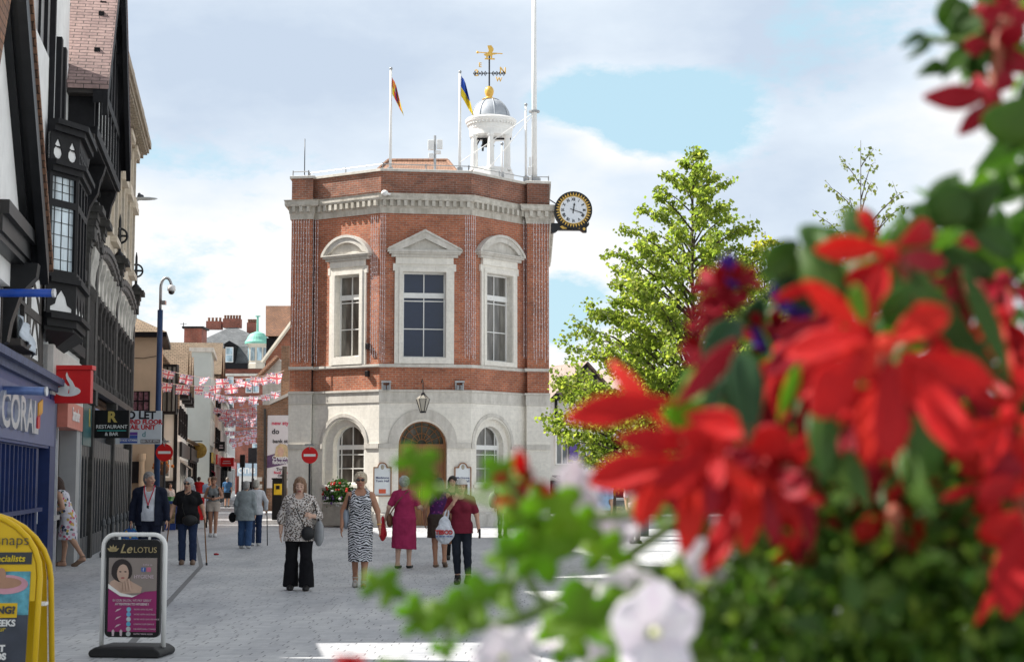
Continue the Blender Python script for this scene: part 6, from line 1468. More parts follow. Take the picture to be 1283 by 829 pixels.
        if kind == 'long': s.cap(H3(0, .075, -.02), H3(0, .10, -.27), .085, .055, .03); s.cap(H3(.05, .06, -.05), H3(.07, .075, -.25), .05, .03, .03); s.cap(H3(-.05, .06, -.05), H3(-.07, .075, -.25), .05, .03, .03)
        if kind == 'tied': s.ell(H3(0, .10, .05), (.045, .045, .045), .02)
        fz = hair.get('fringe', .052)
        s.ell(H3(0, -.105, fz-.13), (.068, .085, .13), cut=True, rot=headturn)
        if kind != 'bald': s.rough(.004, 60, hair.get('seed', 3))
        mesh_obj('hair', [s.mesh()], [hairm(hair['c'])], t)
    if glasses:
        s = SDF((hc[0]-.13, hc[1]-.15, hc[2]-.06), (hc[0]+.13, hc[1]+.12, hc[2]+.08), .006)
        for sx in (-1, 1): s.ell(H3(sx*.034, -.098, .008), (.028, .012, .021), .0); s.cap(H3(sx*.06, -.088, .014), H3(sx*.082, .02, .012), .005, .005, 0)
        s.cap(H3(-.01, -.104, .014), H3(.01, -.104, .014), .006, .006, 0); mesh_obj('sunglasses', [s.mesh()], [shades_m], t)
    t.scale = (S, S, S)
    return t, (lambda p: Vector(loc)+Matrix.Rotation(rz, 3, 'Z') @ (Vector(p)*S))
def gp(px, Y): p = at(px, 600, Y); p.z = 0; return p
jet = cl((.012, .012, .014)); navyc = cl((.014, .018, .035)); denim = cl((.05, .10, .22)); ddenim = cl((.025, .04, .09)); blackc = cl((.010, .010, .012), .3)
shoe_b = plain('shoe_black', (.015, .014, .014), .5); shoe_t = plain('shoe_tan', (.20, .13, .09), .6); shoe_w = plain('shoe_white', (.55, .55, .55), .6)
GH, BL, BR, DK = (.42, .41, .40), (.52, .42, .28), (.16, .085, .05), (.025, .018, .015)
zeb = pattern('zebra_cloth', (.64, .65, .68), [(.018, .018, .024)], 'zebra', 27); leo = pattern('leopard_cloth', (.62, .57, .53), [(.02, .018, .018), (.22, .13, .08)], 'leopard', 40)
flo = pattern('floral_cloth', (.62, .60, .66), [(.55, .08, .16), (.05, .07, .13), (.62, .60, .66), (.50, .22, .30), (.07, .14, .12), (.62, .60, .66), (.55, .38, .10)], 'floral', 15)
pur = pattern('purple_cloth', (.07, .015, .09), [(.20, .04, .16), (.05, .02, .08), (.10, .03, .16)], 'floral', 22)
def soft(name, label, cat, fn, lo, hi, mats, h=.01, M=None):
    s = SDF(lo, hi, h); fn(s); V, Q = s.mesh(); V = np.array([list(M(p)) for p in V]) if M else V
    c = V.mean(0); c[2] = V[:, 2].min(); t = bpy.data.objects.new(name, None); COL.objects.link(t); t.location = c; t['label'] = label; t['category'] = cat
    mesh_obj('bag_body' if cat == 'bag' else 'shape', [(V-c, Q)], mats, t); return t
def strap(t, pts, m_, r=.011, name='strap'):
    MB().tube(pts, r, 6).build(name, m_, t)
# 1 woman in the floral dress at the cash machine
t, P = person('woman in a white floral dress with long brown hair leaning into the cash machine', gp(86, 29.6), R(-88), 1.66, 1.05, 0,
    dict(fa=(-.08, -.10, 0), fb=(.09, .30, .10), lean=.32, eb=(.24, -.04, 1.10), wb=(.20, -.30, 1.02), ea=(-.25, -.12, 1.12), wa=(-.2, -.32, 1.05), headf=.03), dress=dict(name='dress', kind='dress', m=flo, hem=.50, sl=0, flare=1.22, wave=.06, e=.014),
    hair=dict(kind='long', c=(.06, .032, .022)), shoes=dict(m=shoe_t, sandal=1), headtilt=.25)
sb_ = soft('shoulder_bag', 'black bag hanging in front of the woman in the floral dress', 'bag', lambda s: s.ell((0, 0, 0), (.07, .15, .15)), (-.2, -.25, -.2), (.2, .25, .2), [blackc], .012, lambda p: P((.22+p[0], -.24+p[1], .82+p[2])))
strap(sb_, [P((.2, -.24, .96)), P((.2, -.15, 1.2)), P((.17, -.08, 1.40))], blackc)
# 2 man with lanyard
mpos = gp(188, 27.2)
t, P = person('grey-haired man in an open navy jacket over a white polo with a red lanyard', mpos, R(4), 1.72, 1.16, 0, dict(sh=.19, ea=(-.27, .02, 1.12), eb=(.27, .03, 1.12), wa=(-.285, -.04, .89), wb=(.295, -.03, .90)),
    top=[dict(name='polo_shirt', kind='top', m=cl((.60, .62, .66)), hem=.88, sl=.4, neck=.06), dict(name='jacket', kind='coat', m=navyc, hem=.80, sl=1.93, e=.034, open=.095, neck=.07)], bottom=dict(name='trousers', kind='trousers', m=navyc, e=.018, loose=1.3, flare=.03), hair=dict(kind='short', c=(.26, .25, .24), fringe=.06), shoes=dict(m=shoe_b), female=False, headturn=.75)
ld_ = bpy.data.objects.new('lanyard', None); COL.objects.link(ld_); ld_.location = P((0, -.16, 1.1)); tag(ld_, 'red lanyard with a dark whistle round the neck of the man in the navy jacket', 'lanyard')
rl_ = plain('lanyard_red', (.55, .02, .05), .6)
MB().tube([P((-.085, -.03, 1.47)), P((-.07, -.135, 1.36)), P((-.03, -.155, 1.24)), P((0, -.165, 1.14))], .009, 5).tube([P((.085, -.03, 1.47)), P((.07, -.135, 1.36)), P((.03, -.155, 1.24)), P((0, -.165, 1.14))], .009, 5).build('cord', rl_, ld_)
MB().box(P((0, -.17, 1.10)), (.035, .02, .08)).build('whistle', iron, ld_)
ys = MB(); 
yo = soft('carrier_bag', 'blue patterned carrier bag in the hand of the man in the navy jacket', 'bag', lambda s: s.ell((0, 0, 0), (.15, .08, .19)).rough(.012, 30, 2), (-.25, -.2, -.28), (.25, .2, .28), [pattern('blue_bag', (.03, .10, .30), [(.04, .30, .42), (.50, .35, .05), (.03, .10, .30)], 'floral', 16)], .012, lambda p: P((-.30+p[0], -.06+p[1], .58+p[2])))
strap(yo, [P((-.34, -.06, .72)), P((-.295, -.06, .82)), P((-.25, -.06, .72))], MATS['blue_bag'], .012, 'handle')
# 3 woman with two sticks
t, P = person('white-haired woman in a black polo and dark jeans walking with two sticks', gp(236, 30.2), R(8), 1.62, 1.22, 0, dict(fa=(-.10, .02, 0), fb=(.12, -.06, 0), ea=(-.29, .0, 1.11), eb=(.29, -.03, 1.11), wa=(-.33, -.14, .93), wb=(.34, -.18, .94)),
    top=dict(name='polo_shirt', kind='top', m=jet, hem=.80, sl=.62, e=.022, neck=.07), bottom=dict(name='jeans', kind='trousers', m=ddenim, e=.012, flare=.02), hair=dict(kind='curly', c=(.55, .54, .52), fringe=.055), shoes=dict(m=shoe_t), glasses=True, headturn=-.25)
bg_ = soft('crossbody_bag', 'black crossbody bag worn by the woman with two sticks', 'bag', lambda s: s.ell((0, 0, 0), (.15, .06, .11)), (-.25, -.2, -.2), (.25, .2, .2), [plain('black_leather', (.012, .012, .013), .4)], .011, lambda p: P((.05+p[0], -.20+p[1], .87+p[2])))
strap(bg_, [P((-.04, -.2, .95)), P((-.10, -.19, 1.15)), P((-.05, -.14, 1.36)), P((.04, -.05, 1.42))], MATS['black_leather'], .009)
cane_m = plain('cane_wood', (.22, .11, .05), .4)
for (hx, hy, fx2, fy2, lb) in ((.34, -.24, .40, -.32, 'wooden walking stick in the left hand of the woman in the black polo'), (-.33, -.20, -.44, -.05, 'wooden walking stick in the right hand of the woman in the black polo')):
    c0 = P((hx, hy, .88)); c1 = P((fx2, fy2, 0)); c = thing('walking_stick', lb, 'walking stick', c1, group='walking sticks of the woman in black')
    MB().tube([c0, c0.lerp(c1, .95)], .013, 7).build('shaft', cane_m, c); MB().tube([c0+Vector((0, .05, .01)), c0+Vector((0, 0, .025)), c0+Vector((0, -.07, .01))], .016, 7).build('handle', cane_m, c); MB().tube([c0.lerp(c1, .94), c1+Vector((0, 0, .002))], .02, 7).build('ferrule', iron, c)
# 4 girl in shorts
t, P = person('young woman in a grey vest and beige shorts looking at her phone', gp(268, 44.6), R(6), 1.66, .92, 1, dict(fa=(-.07, .02, 0), fb=(.07, -.10, 0), ea=(-.24, .02, 1.12), eb=(.24, .02, 1.12), wa=(-.06, -.22, 1.08), wb=(.08, -.22, 1.08)), top=dict(name='vest', kind='top', m=cl((.22, .23, .23)), hem=.98, sl=0, neck=.075), bottom=dict(name='shorts', kind='shorts', m=cl((.50, .42, .36)), hem=.72, e=.026, loose=1.4), hair=dict(kind='tied', c=BR), shoes=dict(m=shoe_w), headtilt=.3, detail=1)
bp_ = MB().tube([P((.13, -.10, 1.36)), P((.15, -.12, 1.15)), P((.16, .05, 1.0))], .012, 5).build('bag_strap', blackc, None); tag(bp_, 'black shoulder strap on the young woman in the grey vest', 'strap')
ph_ = MB().box(P((.01, -.30, 1.10)), (.08, .02, .15)).build('phone', iron, None, bevel=.005); tag(ph_, 'dark phone held by the young woman in shorts', 'phone')
# 5 couple seen from behind
t, P = person('grey-haired person in a pale grey cardigan and blue jeans seen from behind', gp(308, 37.2), R(176), 1.55, 1.12, 0, dict(fa=(-.10, .06, .02), fb=(.10, -.06, 0), lean=.10), top=dict(name='cardigan', kind='top', m=cl((.27, .30, .31)), hem=.70, sl=1.95, e=.034, flare=1.12, neck=.06, rough=.006), bottom=dict(name='jeans', kind='trousers', m=denim, e=.02, loose=1.3, flare=.025), hair=dict(kind='short', c=(.34, .33, .31)), shoes=dict(m=shoe_w), detail=1)
soft('handbag', 'black handbag hanging beside the person in the grey cardigan', 'bag', lambda s: s.ell((0, 0, 0), (.10, .07, .13), rot=.3), (-.2, -.2, -.2), (.2, .2, .2), [blackc], .014, lambda p: P((.34+p[0], -.05+p[1], .78+p[2])))
t, P = person('white-haired person in a white shirt with a dark stick beside the grey cardigan', gp(321, 38.6), R(186), 1.58, .95, 0, dict(fa=(-.08, -.05, 0), fb=(.08, .08, .02), ea=(-.27, .03, 1.14), wa=(-.26, -.10, .92), lean=.08), top=dict(name='shirt', kind='top', m=cl((.58, .59, .62)), hem=.80, sl=1.9, e=.022, neck=.06), bottom=dict(name='trousers', kind='trousers', m=ddenim, e=.016, flare=.02), hair=dict(kind='short', c=(.50, .46, .40)), shoes=dict(m=shoe_w), detail=1)
c0, c1 = P((-.28, -.16, .90)), P((-.30, -.22, 0)); c = thing('walking_stick', 'dark walking stick held by the person in the white shirt', 'walking stick', c1); MB().tube([c0, c1], .013, 6).build('shaft', iron, c); MB().tube([c0+Vector((0, -.06, 0)), c0+Vector((0, .06, 0))], .016, 6).build('handle', iron, c)
# far figures
person('man in a blue t-shirt and dark shorts walking away down the street', gp(285, 90), R(178), 1.68, 1.05, 0, dict(fa=(-.09, .02, 0)), top=dict(name='t_shirt', kind='top', m=cl((.05, .13, .26)), hem=.85, sl=.7, e=.03), bottom=dict(name='shorts', kind='shorts', m=jet, hem=.52, e=.03, loose=1.3), hair=dict(kind='short', c=(.30, .26, .22)), shoes=dict(m=shoe_b), detail=0, female=False)
person('man in a red t-shirt and blue jeans walking away past the shops', gp(249.5, 80), R(170), 1.70, 1.1, 0, dict(fa=(-.1, .05, 0)), top=dict(name='t_shirt', kind='top', m=cl((.42, .015, .02)), hem=.82, sl=.7, e=.03), bottom=dict(name='jeans', kind='trousers', m=denim, e=.02, loose=1.3), hair=dict(kind='short', c=DK), shoes=dict(m=shoe_b), detail=0, female=False)
person('man in a light blue shirt partly hidden behind the woman in the grey vest', gp(263, 60), R(2), 1.66, 1.15, 0, None, top=dict(name='shirt', kind='top', m=cl((.30, .44, .66)), hem=.80, sl=.8, e=.03), bottom=dict(name='trousers', kind='trousers', m=navyc, e=.02, loose=1.3), hair=dict(kind='short', c=(.3, .25, .2)), shoes=dict(m=shoe_b), detail=0, female=False)
person('person with dark hair in a white top standing by the green bin', gp(213, 60), R(40), 1.45, .95, 0, None, top=dict(name='top', kind='top', m=cl((.55, .52, .52)), hem=.85, sl=.8, e=.02), bottom=dict(name='trousers', kind='trousers', m=jet, e=.02), hair=dict(kind='bob', c=DK), shoes=dict(m=shoe_b), detail=0)
person('distant person in a pale top with dark trousers near the pedestrian sign', gp(325, 112), R(180), 1.72, .95, 0, None, top=dict(name='top', kind='top', m=cl((.30, .22, .18)), hem=.82, sl=1.5, e=.02), bottom=dict(name='trousers', kind='trousers', m=jet, e=.02), hair=dict(kind='long', c=(.3, .2, .1)), shoes=dict(m=shoe_b), detail=0)
person('distant person in black near the pedestrian sign', gp(317, 118), R(150), 1.66, 1.0, 0, None, top=dict(name='top', kind='top', m=jet, hem=.82, sl=1.5, e=.03), bottom=dict(name='trousers', kind='trousers', m=jet, e=.02), hair=dict(kind='bob', c=DK), shoes=dict(m=shoe_b), detail=0)
person('distant person in a grey top outside the dark shopfront', gp(238, 72), R(200), 1.62, 1.0, 0, None, top=dict(name='top', kind='top', m=cl((.24, .26, .32)), hem=.82, sl=1.5, e=.03), bottom=dict(name='trousers', kind='trousers', m=jet, e=.02), hair=dict(kind='bob', c=DK), shoes=dict(m=shoe_b), detail=0)
# 11 woman in the leopard blouse
t, P = person('woman in a leopard print blouse and wide black trousers looking down', gp(376, 23.3), R(3), 1.62, 1.20, 2, dict(fa=(-.13, .05, 0), fb=(.12, -.10, .0), dfa=(0, -1), ea=(-.275, .03, 1.11), wa=(-.28, -.03, .88), eb=(.285, .0, 1.11), wb=(.20, -.20, 1.12), cb=1.3, hb=(-.5, -.6, .2)),
    top=dict(name='blouse', kind='top', m=leo, hem=.74, sl=1.35, e=.024, flare=1.10, neck=.07, se=.008), bottom=dict(name='trousers', kind='trousers', m=blackc, e=.018, loose=1.4, flare=.058, hem=.05), hair=dict(kind='bob', c=(.25, .14, .08), v=.98), shoes=dict(m=shoe_b, sandal=0), detail=2, headtilt=.28)
bag = soft('tote_bag', 'pale grey tote bag on the arm of the woman in the leopard blouse', 'bag', lambda s: s.ell((0, 0, 0), (.07, .13, .20), rot=.4), (-.2, -.25, -.28), (.2, .25, .28), [plain('grey_leather', (.30, .31, .32), .5)], .011, lambda p: P((.30+p[0], -.06+p[1], .86+p[2])))
strap(bag, [P((.30, -.10, 1.04)), P((.24, -.12, 1.25)), P((.18, .0, 1.44)), P((.22, .06, 1.3))], iron, .010)
bag = soft('crossbody_bag', 'small black crossbody bag worn by the woman in the leopard blouse', 'bag', lambda s: s.ell((0, 0, 0), (.10, .05, .11)), (-.2, -.2, -.2), (.2, .2, .2), [MATS['black_leather']], .011, lambda p: P((.14+p[0], -.20+p[1], .86+p[2])))
strap(bag, [P((.09, -.2, .95)), P((-.0, -.20, 1.15)), P((-.09, -.15, 1.33)), P((-.10, -.02, 1.43))], MATS['black_leather'], .008)
# 12 woman in the zebra dress
t, P = person('blonde woman in a zebra print sleeveless dress and sunglasses walking', gp(452, 24.0), R(4), 1.70, 1.02, 1, dict(fa=(-.07, .05, .05), fb=(.06, -.14, .0), kb=(.075, -.09, .49), ea=(-.26, .03, 1.12), wa=(-.275, -.05, .89), eb=(.255, .0, 1.12), wb=(.285, -.10, .90)),
    dress=dict(name='dress', kind='dress', m=zeb, hem=.38, sl=0, flare=.98, e=.012, neck=.09, nz=1.41, hc=(.0, -.055), dy=.03), hair=dict(kind='curly', c=(.56, .47, .34), fringe=.06), shoes=dict(m=plain('sandal_silver', (.45, .42, .38), .4), sandal=1), detail=2, glasses=True)
bag = soft('shoulder_bag', 'pale blue-grey shoulder bag under the arm of the woman in the zebra dress', 'bag', lambda s: s.ell((0, 0, 0), (.06, .14, .17)), (-.2, -.25, -.25), (.2, .25, .25), [plain('bluegrey_leather', (.28, .32, .38), .5)], .011, lambda p: P((-.215+p[0], .07+p[1], 1.02+p[2])))
strap(bag, [P((-.2, -.04, 1.14)), P((-.175, -.09, 1.28)), P((-.155, .0, 1.43)), P((-.17, .08, 1.3)), P((-.2, .12, 1.12))], iron, .013)
o = MB().lathe(P((.28, -.085, .925)), [(.031, -.012), (.036, 0), (.031, .012)], 10).build('wristwatch', gold, None); tag(o, 'gold wristwatch on the woman in the zebra dress', 'watch')
# 13 woman in the pink dress, from behind
pinkd = cl((.36, .03, .10))
t, P = person('silver-haired woman in a fuchsia dress walking towards the door, seen from behind', gp(507, 29.0), R(172), 1.65, 1.14, 2, dict(fa=(-.09, -.02, 0), fb=(.11, .05, .0), eb=(.28, .06, 1.12), wb=(.36, -.05, .92), ea=(-.265, -.04, 1.13), wa=(-.28, -.22, 1.10)), dress=dict(name='dress', kind='dress', m=pinkd, hem=.36, sl=.72, flare=1.14, e=.022, se=.006, neck=.06, slope=(.06, 0)), hair=dict(kind='curly', c=(.46, .46, .45)), shoes=dict(m=shoe_b, h=.05), detail=2)
bag = soft('shoulder_bag', 'brown shoulder bag on the hip of the woman in the fuchsia dress', 'bag', lambda s: s.ell((0, 0, 0), (.06, .13, .13)), (-.2, -.25, -.2), (.2, .25, .2), [plain('brown_leather', (.15, .065, .035), .5)], .011, lambda p: P((.27+p[0], .03+p[1], .88+p[2])))
strap(bag, [P((.26, .10, .98)), P((.10, .16, 1.22)), P((-.08, .10, 1.42)), P((-.10, -.02, 1.43))], MATS['brown_leather'], .012)
bag = soft('red_bag', 'red fabric bag carried by the woman in the fuchsia dress', 'bag', lambda s: s.ell((0, 0, 0), (.07, .09, .16)).ell((.0, .0, .2), (.03, .05, .1)).rough(.012, 35, 1), (-.25, -.25, -.28), (.25, .25, .34), [plain('bag_red', (.50, .015, .03), .6)], .011, lambda p: P((.42+p[0], -.06+p[1], .66+p[2])))
# 14 woman in purple
t, P = person('dark-haired woman in a purple sleeveless top and brown skirt seen from behind', gp(550, 29.3), R(176), 1.62, 1.08, 1, dict(fa=(-.12, .06, .06), fb=(.06, -.02, 0), eb=(.27, .03, 1.12), wb=(.27, -.04, .88)), top=dict(name='top', kind='top', m=pur, hem=.86, sl=0, e=.02, neck=.06), bottom=dict(name='skirt', kind='skirt', m=cl((.055, .04, .032)), hem=.56, e=.026, flare=1.1), hair=dict(kind='long', c=DK), shoes=dict(m=shoe_t, h=.05), detail=2)
bag = soft('shoulder_bag', 'tan shoulder bag beside the woman in the purple top', 'bag', lambda s: s.ell((0, 0, 0), (.07, .10, .09)), (-.2, -.2, -.2), (.2, .2, .2), [plain('tan_leather', (.24, .10, .045), .5)], .011, lambda p: P((-.20+p[0], -.12+p[1], .52+p[2])))
strap(bag, [P((-.2, -.12, .6)), P((-.2, -.1, .9)), P((-.19, .0, 1.4))], MATS['tan_leather'], .01)
person('woman with dark hair facing the camera behind the girl in the white cap', gp(567, 32), R(0), 1.66, 1.0, 0, None, top=dict(name='top', kind='top', m=cl((.10, .10, .06)), hem=.82, sl=.8, e=.02), bottom=dict(name='trousers', kind='trousers', m=jet, e=.016), hair=dict(kind='bob', c=DK), shoes=dict(m=shoe_b), detail=1)
# 15 girl in maroon
t, P = person('girl in a maroon t-shirt and white cap with one hand to her mouth', gp(578, 24.6), R(-4), 1.60, .96, 0, dict(fa=(-.06, .04, 0), fb=(.12, -.04, 0), ea=(-.25, -.05, 1.13), wa=(-.09, -.20, 1.34), eb=(.25, .02, 1.12), wb=(.29, -.06, .90), ca=.8, ha=(.4, -.05, .9), na=(0, 1, .3), dfb=(.6, -.8), db=(.55, -.83)), top=dict(name='t_shirt', kind='top', m=cl((.17, .018, .035)), hem=.82, sl=.75, e=.022, se=.006, neck=.07), bottom=dict(name='trousers', kind='trousers', m=cl((.018, .022, .032)), e=.012, hem=.17), hair=dict(kind='bob', c=BR, v=.95), shoes=dict(m=shoe_b, boot=1, h=.15), detail=2, headtilt=.12, headturn=.2)
cap_ = SDF((-.2, -.3, -.1), (.2, .2, .2), .009); hcz = 1.575
cap_.ell((0, .012, .05), (.096, .112, .085)).cap((-.05, -.09, .045), (.05, -.09, .045), .012, .012, .02).cap((-.04, -.15, .035), (.04, -.15, .035), .010, .010, .04).above(.03)
V, Q = cap_.mesh(); c0 = P((0, -.01, hcz+.02)); V = np.array([list(P((p[0], p[1]-.01, p[2]+hcz))) for p in V])-np.array(c0)
cpo = thing('cap', 'white cap on the girl in the maroon t-shirt', 'cap', c0); mesh_obj('crown', [(V, Q)], [cl((.56, .54, .50))], cpo)
bm2 = nmat('thin_plastic'); b = bm2[2]; b.inputs['Base Color'].default_value = (.62, .66, .72, 1); b.inputs['Roughness'].default_value = .35; b.inputs['Alpha'].default_value = 1; n = noise_t(bm2[1], coord(bm2[1]), 12, 4); bump(bm2[1], b, n, .04, .7); bm2[1].links.new(ramp(bm2[1], n, [(.3, (.46, .49, .54)), (.7, (.68, .71, .76))]), b.inputs['Base Color'])
bc = (-.25, -.16, .84)
bag = soft('plastic_bag', 'white plastic carrier bag hanging from the arm of the girl in maroon', 'bag', lambda s: s.ell((0, 0, -.02), (.155, .10, .17)).ell((0, 0, .12), (.09, .05, .14), .05).rough(.010, 32, 4), (-.25, -.2, -.28), (.25, .2, .32), [bm2[0]], .010, lambda p: P((bc[0]+p[0], bc[1]+p[1], bc[2]+p[2])))
strap(bag, [P((bc[0]-.02, bc[1], bc[2]+.22)), P((-.24, -.12, 1.17)), P((-.20, -.1, 1.24)), P((-.19, -.15, 1.14)), P((bc[0]+.04, bc[1], bc[2]+.2))], bm2[0], .014, 'handle')
bp = P((bc[0], bc[1]-.105, bc[2]+.0)); text('lettering', 'TESCO', frame(bp, X1, (0, .25, 1)), .085, plain('bag_letter_red', (.50, .03, .03), .5), bag, .012, .004)
for i in range(5): MB().box(bp+Vector((-.11+.055*i, .005, -.06)), (.04, .02, .012)).build('blue_stripe', plain('bag_stripe_blue', (.03, .10, .35), .5), bag)
ph_ = MB().box(P((.315, -.13, .82)), (.03, .075, .14)).build('phone', iron, None, bevel=.004); tag(ph_, 'black phone in the lowered hand of the girl in maroon', 'phone')
# 16-18 figures by the flowers
t, P = person('woman in dark patterned leggings carrying shopping bags right of the door', gp(630, 43.5), R(165), 1.66, 1.05, 0, dict(fa=(-.09, .06, .03), fb=(.09, -.05, 0)), top=dict(name='top', kind='top', m=jet, hem=.82, sl=.9, e=.024), bottom=dict(name='leggings', kind='trousers', m=pattern('legging_cloth', (.05, .06, .07), [(.02, .02, .025), (.14, .15, .16)], 'floral', 8), e=.010), hair=dict(kind='long', c=BR), shoes=dict(m=shoe_b), detail=1)
soft('shopping_bag', 'red and white shopping bag held by the woman in leggings', 'bag', lambda s: s.ell((0, 0, 0), (.13, .08, .20)), (-.25, -.2, -.3), (.25, .2, .3), [pattern('redwhite_bag', (.50, .03, .04), [(.55, .5, .5), (.5, .04, .05), (.5, .12, .04)], 'floral', 9)], .014, lambda p: P((-.33+p[0], -.04+p[1], .98+p[2])))
soft('rucksack', 'grey-green rucksack on the side of the woman in leggings', 'bag', lambda s: s.ell((0, 0, 0), (.13, .10, .22)), (-.25, -.2, -.3), (.25, .2, .3), [plain('sage_cloth', (.20, .24, .18), .8)], .014, lambda p: P((.27+p[0], .05+p[1], 1.05+p[2])))
t, P = person('man in a light blue shirt and black trousers carrying a black bag', gp(752, 36), R(178), 1.74, 1.1, 0, dict(fa=(-.10, .04, 0), fb=(.10, -.04, 0), sh=.2), top=dict(name='shirt', kind='top', m=cl((.30, .42, .62)), hem=.88, sl=.8, e=.028), bottom=dict(name='trousers', kind='trousers', m=jet, e=.022, loose=1.3, flare=.03), hair=dict(kind='short', c=GH), shoes=dict(m=shoe_b), detail=1, female=False)
soft('holdall', 'black bag hanging at the side of the man in the light blue shirt', 'bag', lambda s: s.ell((0, 0, 0), (.13, .13, .19)), (-.25, -.25, -.3), (.25, .25, .3), [blackc], .014, lambda p: P((.30+p[0], .02+p[1], .80+p[2])))
person('man in a pale pink shirt standing beside the grey planter', gp(795, 40), R(20), 1.72, 1.1, 0, dict(sh=.2), top=dict(name='shirt', kind='top', m=cl((.60, .48, .50)), hem=.86, sl=.8, e=.028), bottom=dict(name='trousers', kind='trousers', m=cl((.25, .22, .18)), e=.02, loose=1.3), hair=dict(kind='short', c=GH), shoes=dict(m=shoe_b), detail=1, female=False)
# ================================================================== STREET FURNITURE
# salon pavement sign
Yb = 14.75; b0, b1 = at(119, 823, Yb), at(212, 823, Yb); cxb = (b0.x+b1.x)/2; W_ = b1.x-b0.x; sg = thing('pavement_sign', 'white framed swing pavement sign for a beauty salon, black board with a magenta poster', 'pavement sign', (cxb, Yb, 0), R(-7))
mm = Yb/F; zt = 148*mm
bs = MB(); prof = [(-W_/2-.0, 0), (W_/2, 0), (W_/2, .05), (W_/2-.06, .115), (-W_/2+.06, .115), (-W_/2, .05)]
bs.prism(lambda u, v, d: Vector((u, -d, v)), [(-W_/2+.02, .0), (W_/2-.02, .0), (W_/2, .03), (W_/2-.01, .06), (W_/2-.07, .095), (-W_/2+.07, .095), (-W_/2+.01, .06), (-W_/2, .03)], (), -.22, .22); bs.build('base', plain('black_rubber', (.014, .014, .016), .6), sg, local=True, bevel=.02)
fw = W_/2-.045; rr = .11
fp_ = [(-fw, 0, .08), (-fw, 0, zt-rr)]+[(-fw+rr-rr*math.cos(a), 0, zt-rr+rr*math.sin(a)) for a in [math.pi/2*k/6 for k in range(1, 7)]]+[(fw-rr+rr*math.sin(a), 0, zt-rr+rr*math.cos(a)) for a in [math.pi/2*k/6 for k in range(0, 7)]]+[(fw, 0, .08)]
MB().tube(fp_, .021, 10).build('frame', white, sg, local=True, smooth=True)
bw, bz0, bz1 = fw-.035, .165, zt-.045; pf2 = lambda u, v, d: Vector((u, -d, v))
MB().prism(pf2, rrect(-bw, bz0, bw, bz1, .05), (), -.025, .025).build('board', blackp, sg, local=True)
for x in (-bw*.55, bw*.55): MB().tube([(x, 0, bz1-.02), (x, 0, zt)], .012, 6).build('hook', white, sg, local=True)
sgM = Matrix.Translation(Vector((cxb, Yb, 0))) @ Matrix.Rotation(R(-7), 4, 'Z')
def ltext(s_, x, z, size, m_, sx=1.0, bold=0.0, shear=0.0, al='CENTER', d=.034):
    o = text('lettering', s_, frame(Vector((x, -d, z)), X1), size, m_, sg, .0015, bold, al, shear, sx)
    o.data.transform(Matrix.Translation(Vector((cxb, Yb, 0)))); return o
pxw = bw-.030; pz0, pz1 = bz0+.05, bz1-.165
mag = plain('poster_magenta', (.30, .025, .14), .45, var=.08, scale=2); pgr = plain('poster_taupe', (.26, .22, .20), .45, var=.06)
MB().prism(pf2, rect(-pxw, pz0, pxw, pz1), (), .02, .028).build('poster', mag, sg, local=True)
zc_ = pz1-.335
MB().prism(pf2, [(-pxw, zc_+.06), (-pxw*.5, zc_-.01), (0, zc_-.02), (pxw*.5, zc_+.03), (pxw, zc_+.04), (pxw, pz1), (-pxw, pz1)], (), .026, .031).build('photo_panel', pgr, sg, local=True)
MB().prism(pf2, [(-pxw, zc_+.06), (-pxw*.5, zc_-.01), (0, zc_-.02), (pxw*.5, zc_+.03), (pxw*.2, zc_+.0), (0, zc_-.005), (-pxw*.5, zc_+.02), (-pxw, zc_+.10)], (), .030, .035).build('white_swoosh', white, sg, local=True)
# the picture of a woman: hair, face, shoulder, hand
fx0, fz0 = -pxw*.45, pz1-.115
hairp = plain('poster_hair', (.03, .022, .022), .4); ps2 = plain('poster_skin_tone', (.52, .36, .28), .45, var=.12)
MB().prism(pf2, [(-pxw+.01, zc_+.09), (-pxw*.55, zc_+.01), (pxw*.35, zc_+.02), (pxw*.40, zc_+.07), (pxw*.05, zc_+.11), (fx0+.045, zc_+.15), (fx0-.04, zc_+.15), (-pxw+.02, zc_+.12)], (), .0315, .034).build('shoulder', ps2, sg, local=True)
MB().prism(pf2, [(fx0+.098*math.cos(a)*(1.05 if math.sin(a) < 0 else 1), fz0+.105*math.sin(a)) for a in [2*math.pi*k/20 for k in range(20)]], (), .034, .036).build('hair', hairp, sg, local=True)
MB().prism(pf2, [(fx0+.012+.055*math.cos(a), fz0-.025+.082*math.sin(a)) for a in [2*math.pi*k/20 for k in range(20)]], (), .036, .038).build('face', ps2, sg, local=True)
ft = MB()
for sx in (-1, 1): ft.prism(pf2, [(fx0+.012+sx*.024+.012*math.cos(a), fz0-.01+.006*math.sin(a)) for a in [k*.7 for k in range(9)]], (), .038, .0395)
ft.build('eyes', hairp, sg, local=True); MB().prism(pf2, [(fx0+.012+.018*math.cos(a), fz0-.066+.008*math.sin(a)) for a in [k*.7 for k in range(9)]], (), .038, .0395).build('lips', lip_m, sg, local=True)
hm = MB()
for k in range(4): hm.tube([(fx0+.0+.03*k, -.038, zc_+.04), (fx0-.0+.022*k, -.04, zc_+.11+.012*k)], .011, 6)
hm.build('fingers', ps2, sg, local=True)
gd2 = plain('logo_gold', (.42, .34, .18), .4, .3)
ltext('Le', -.07, bz1-.085, .115, gd2, 1.0, .001, .35); ltext('LOTUS', .115, bz1-.095, .072, gd2, 1.0, 0)
lf = MB()
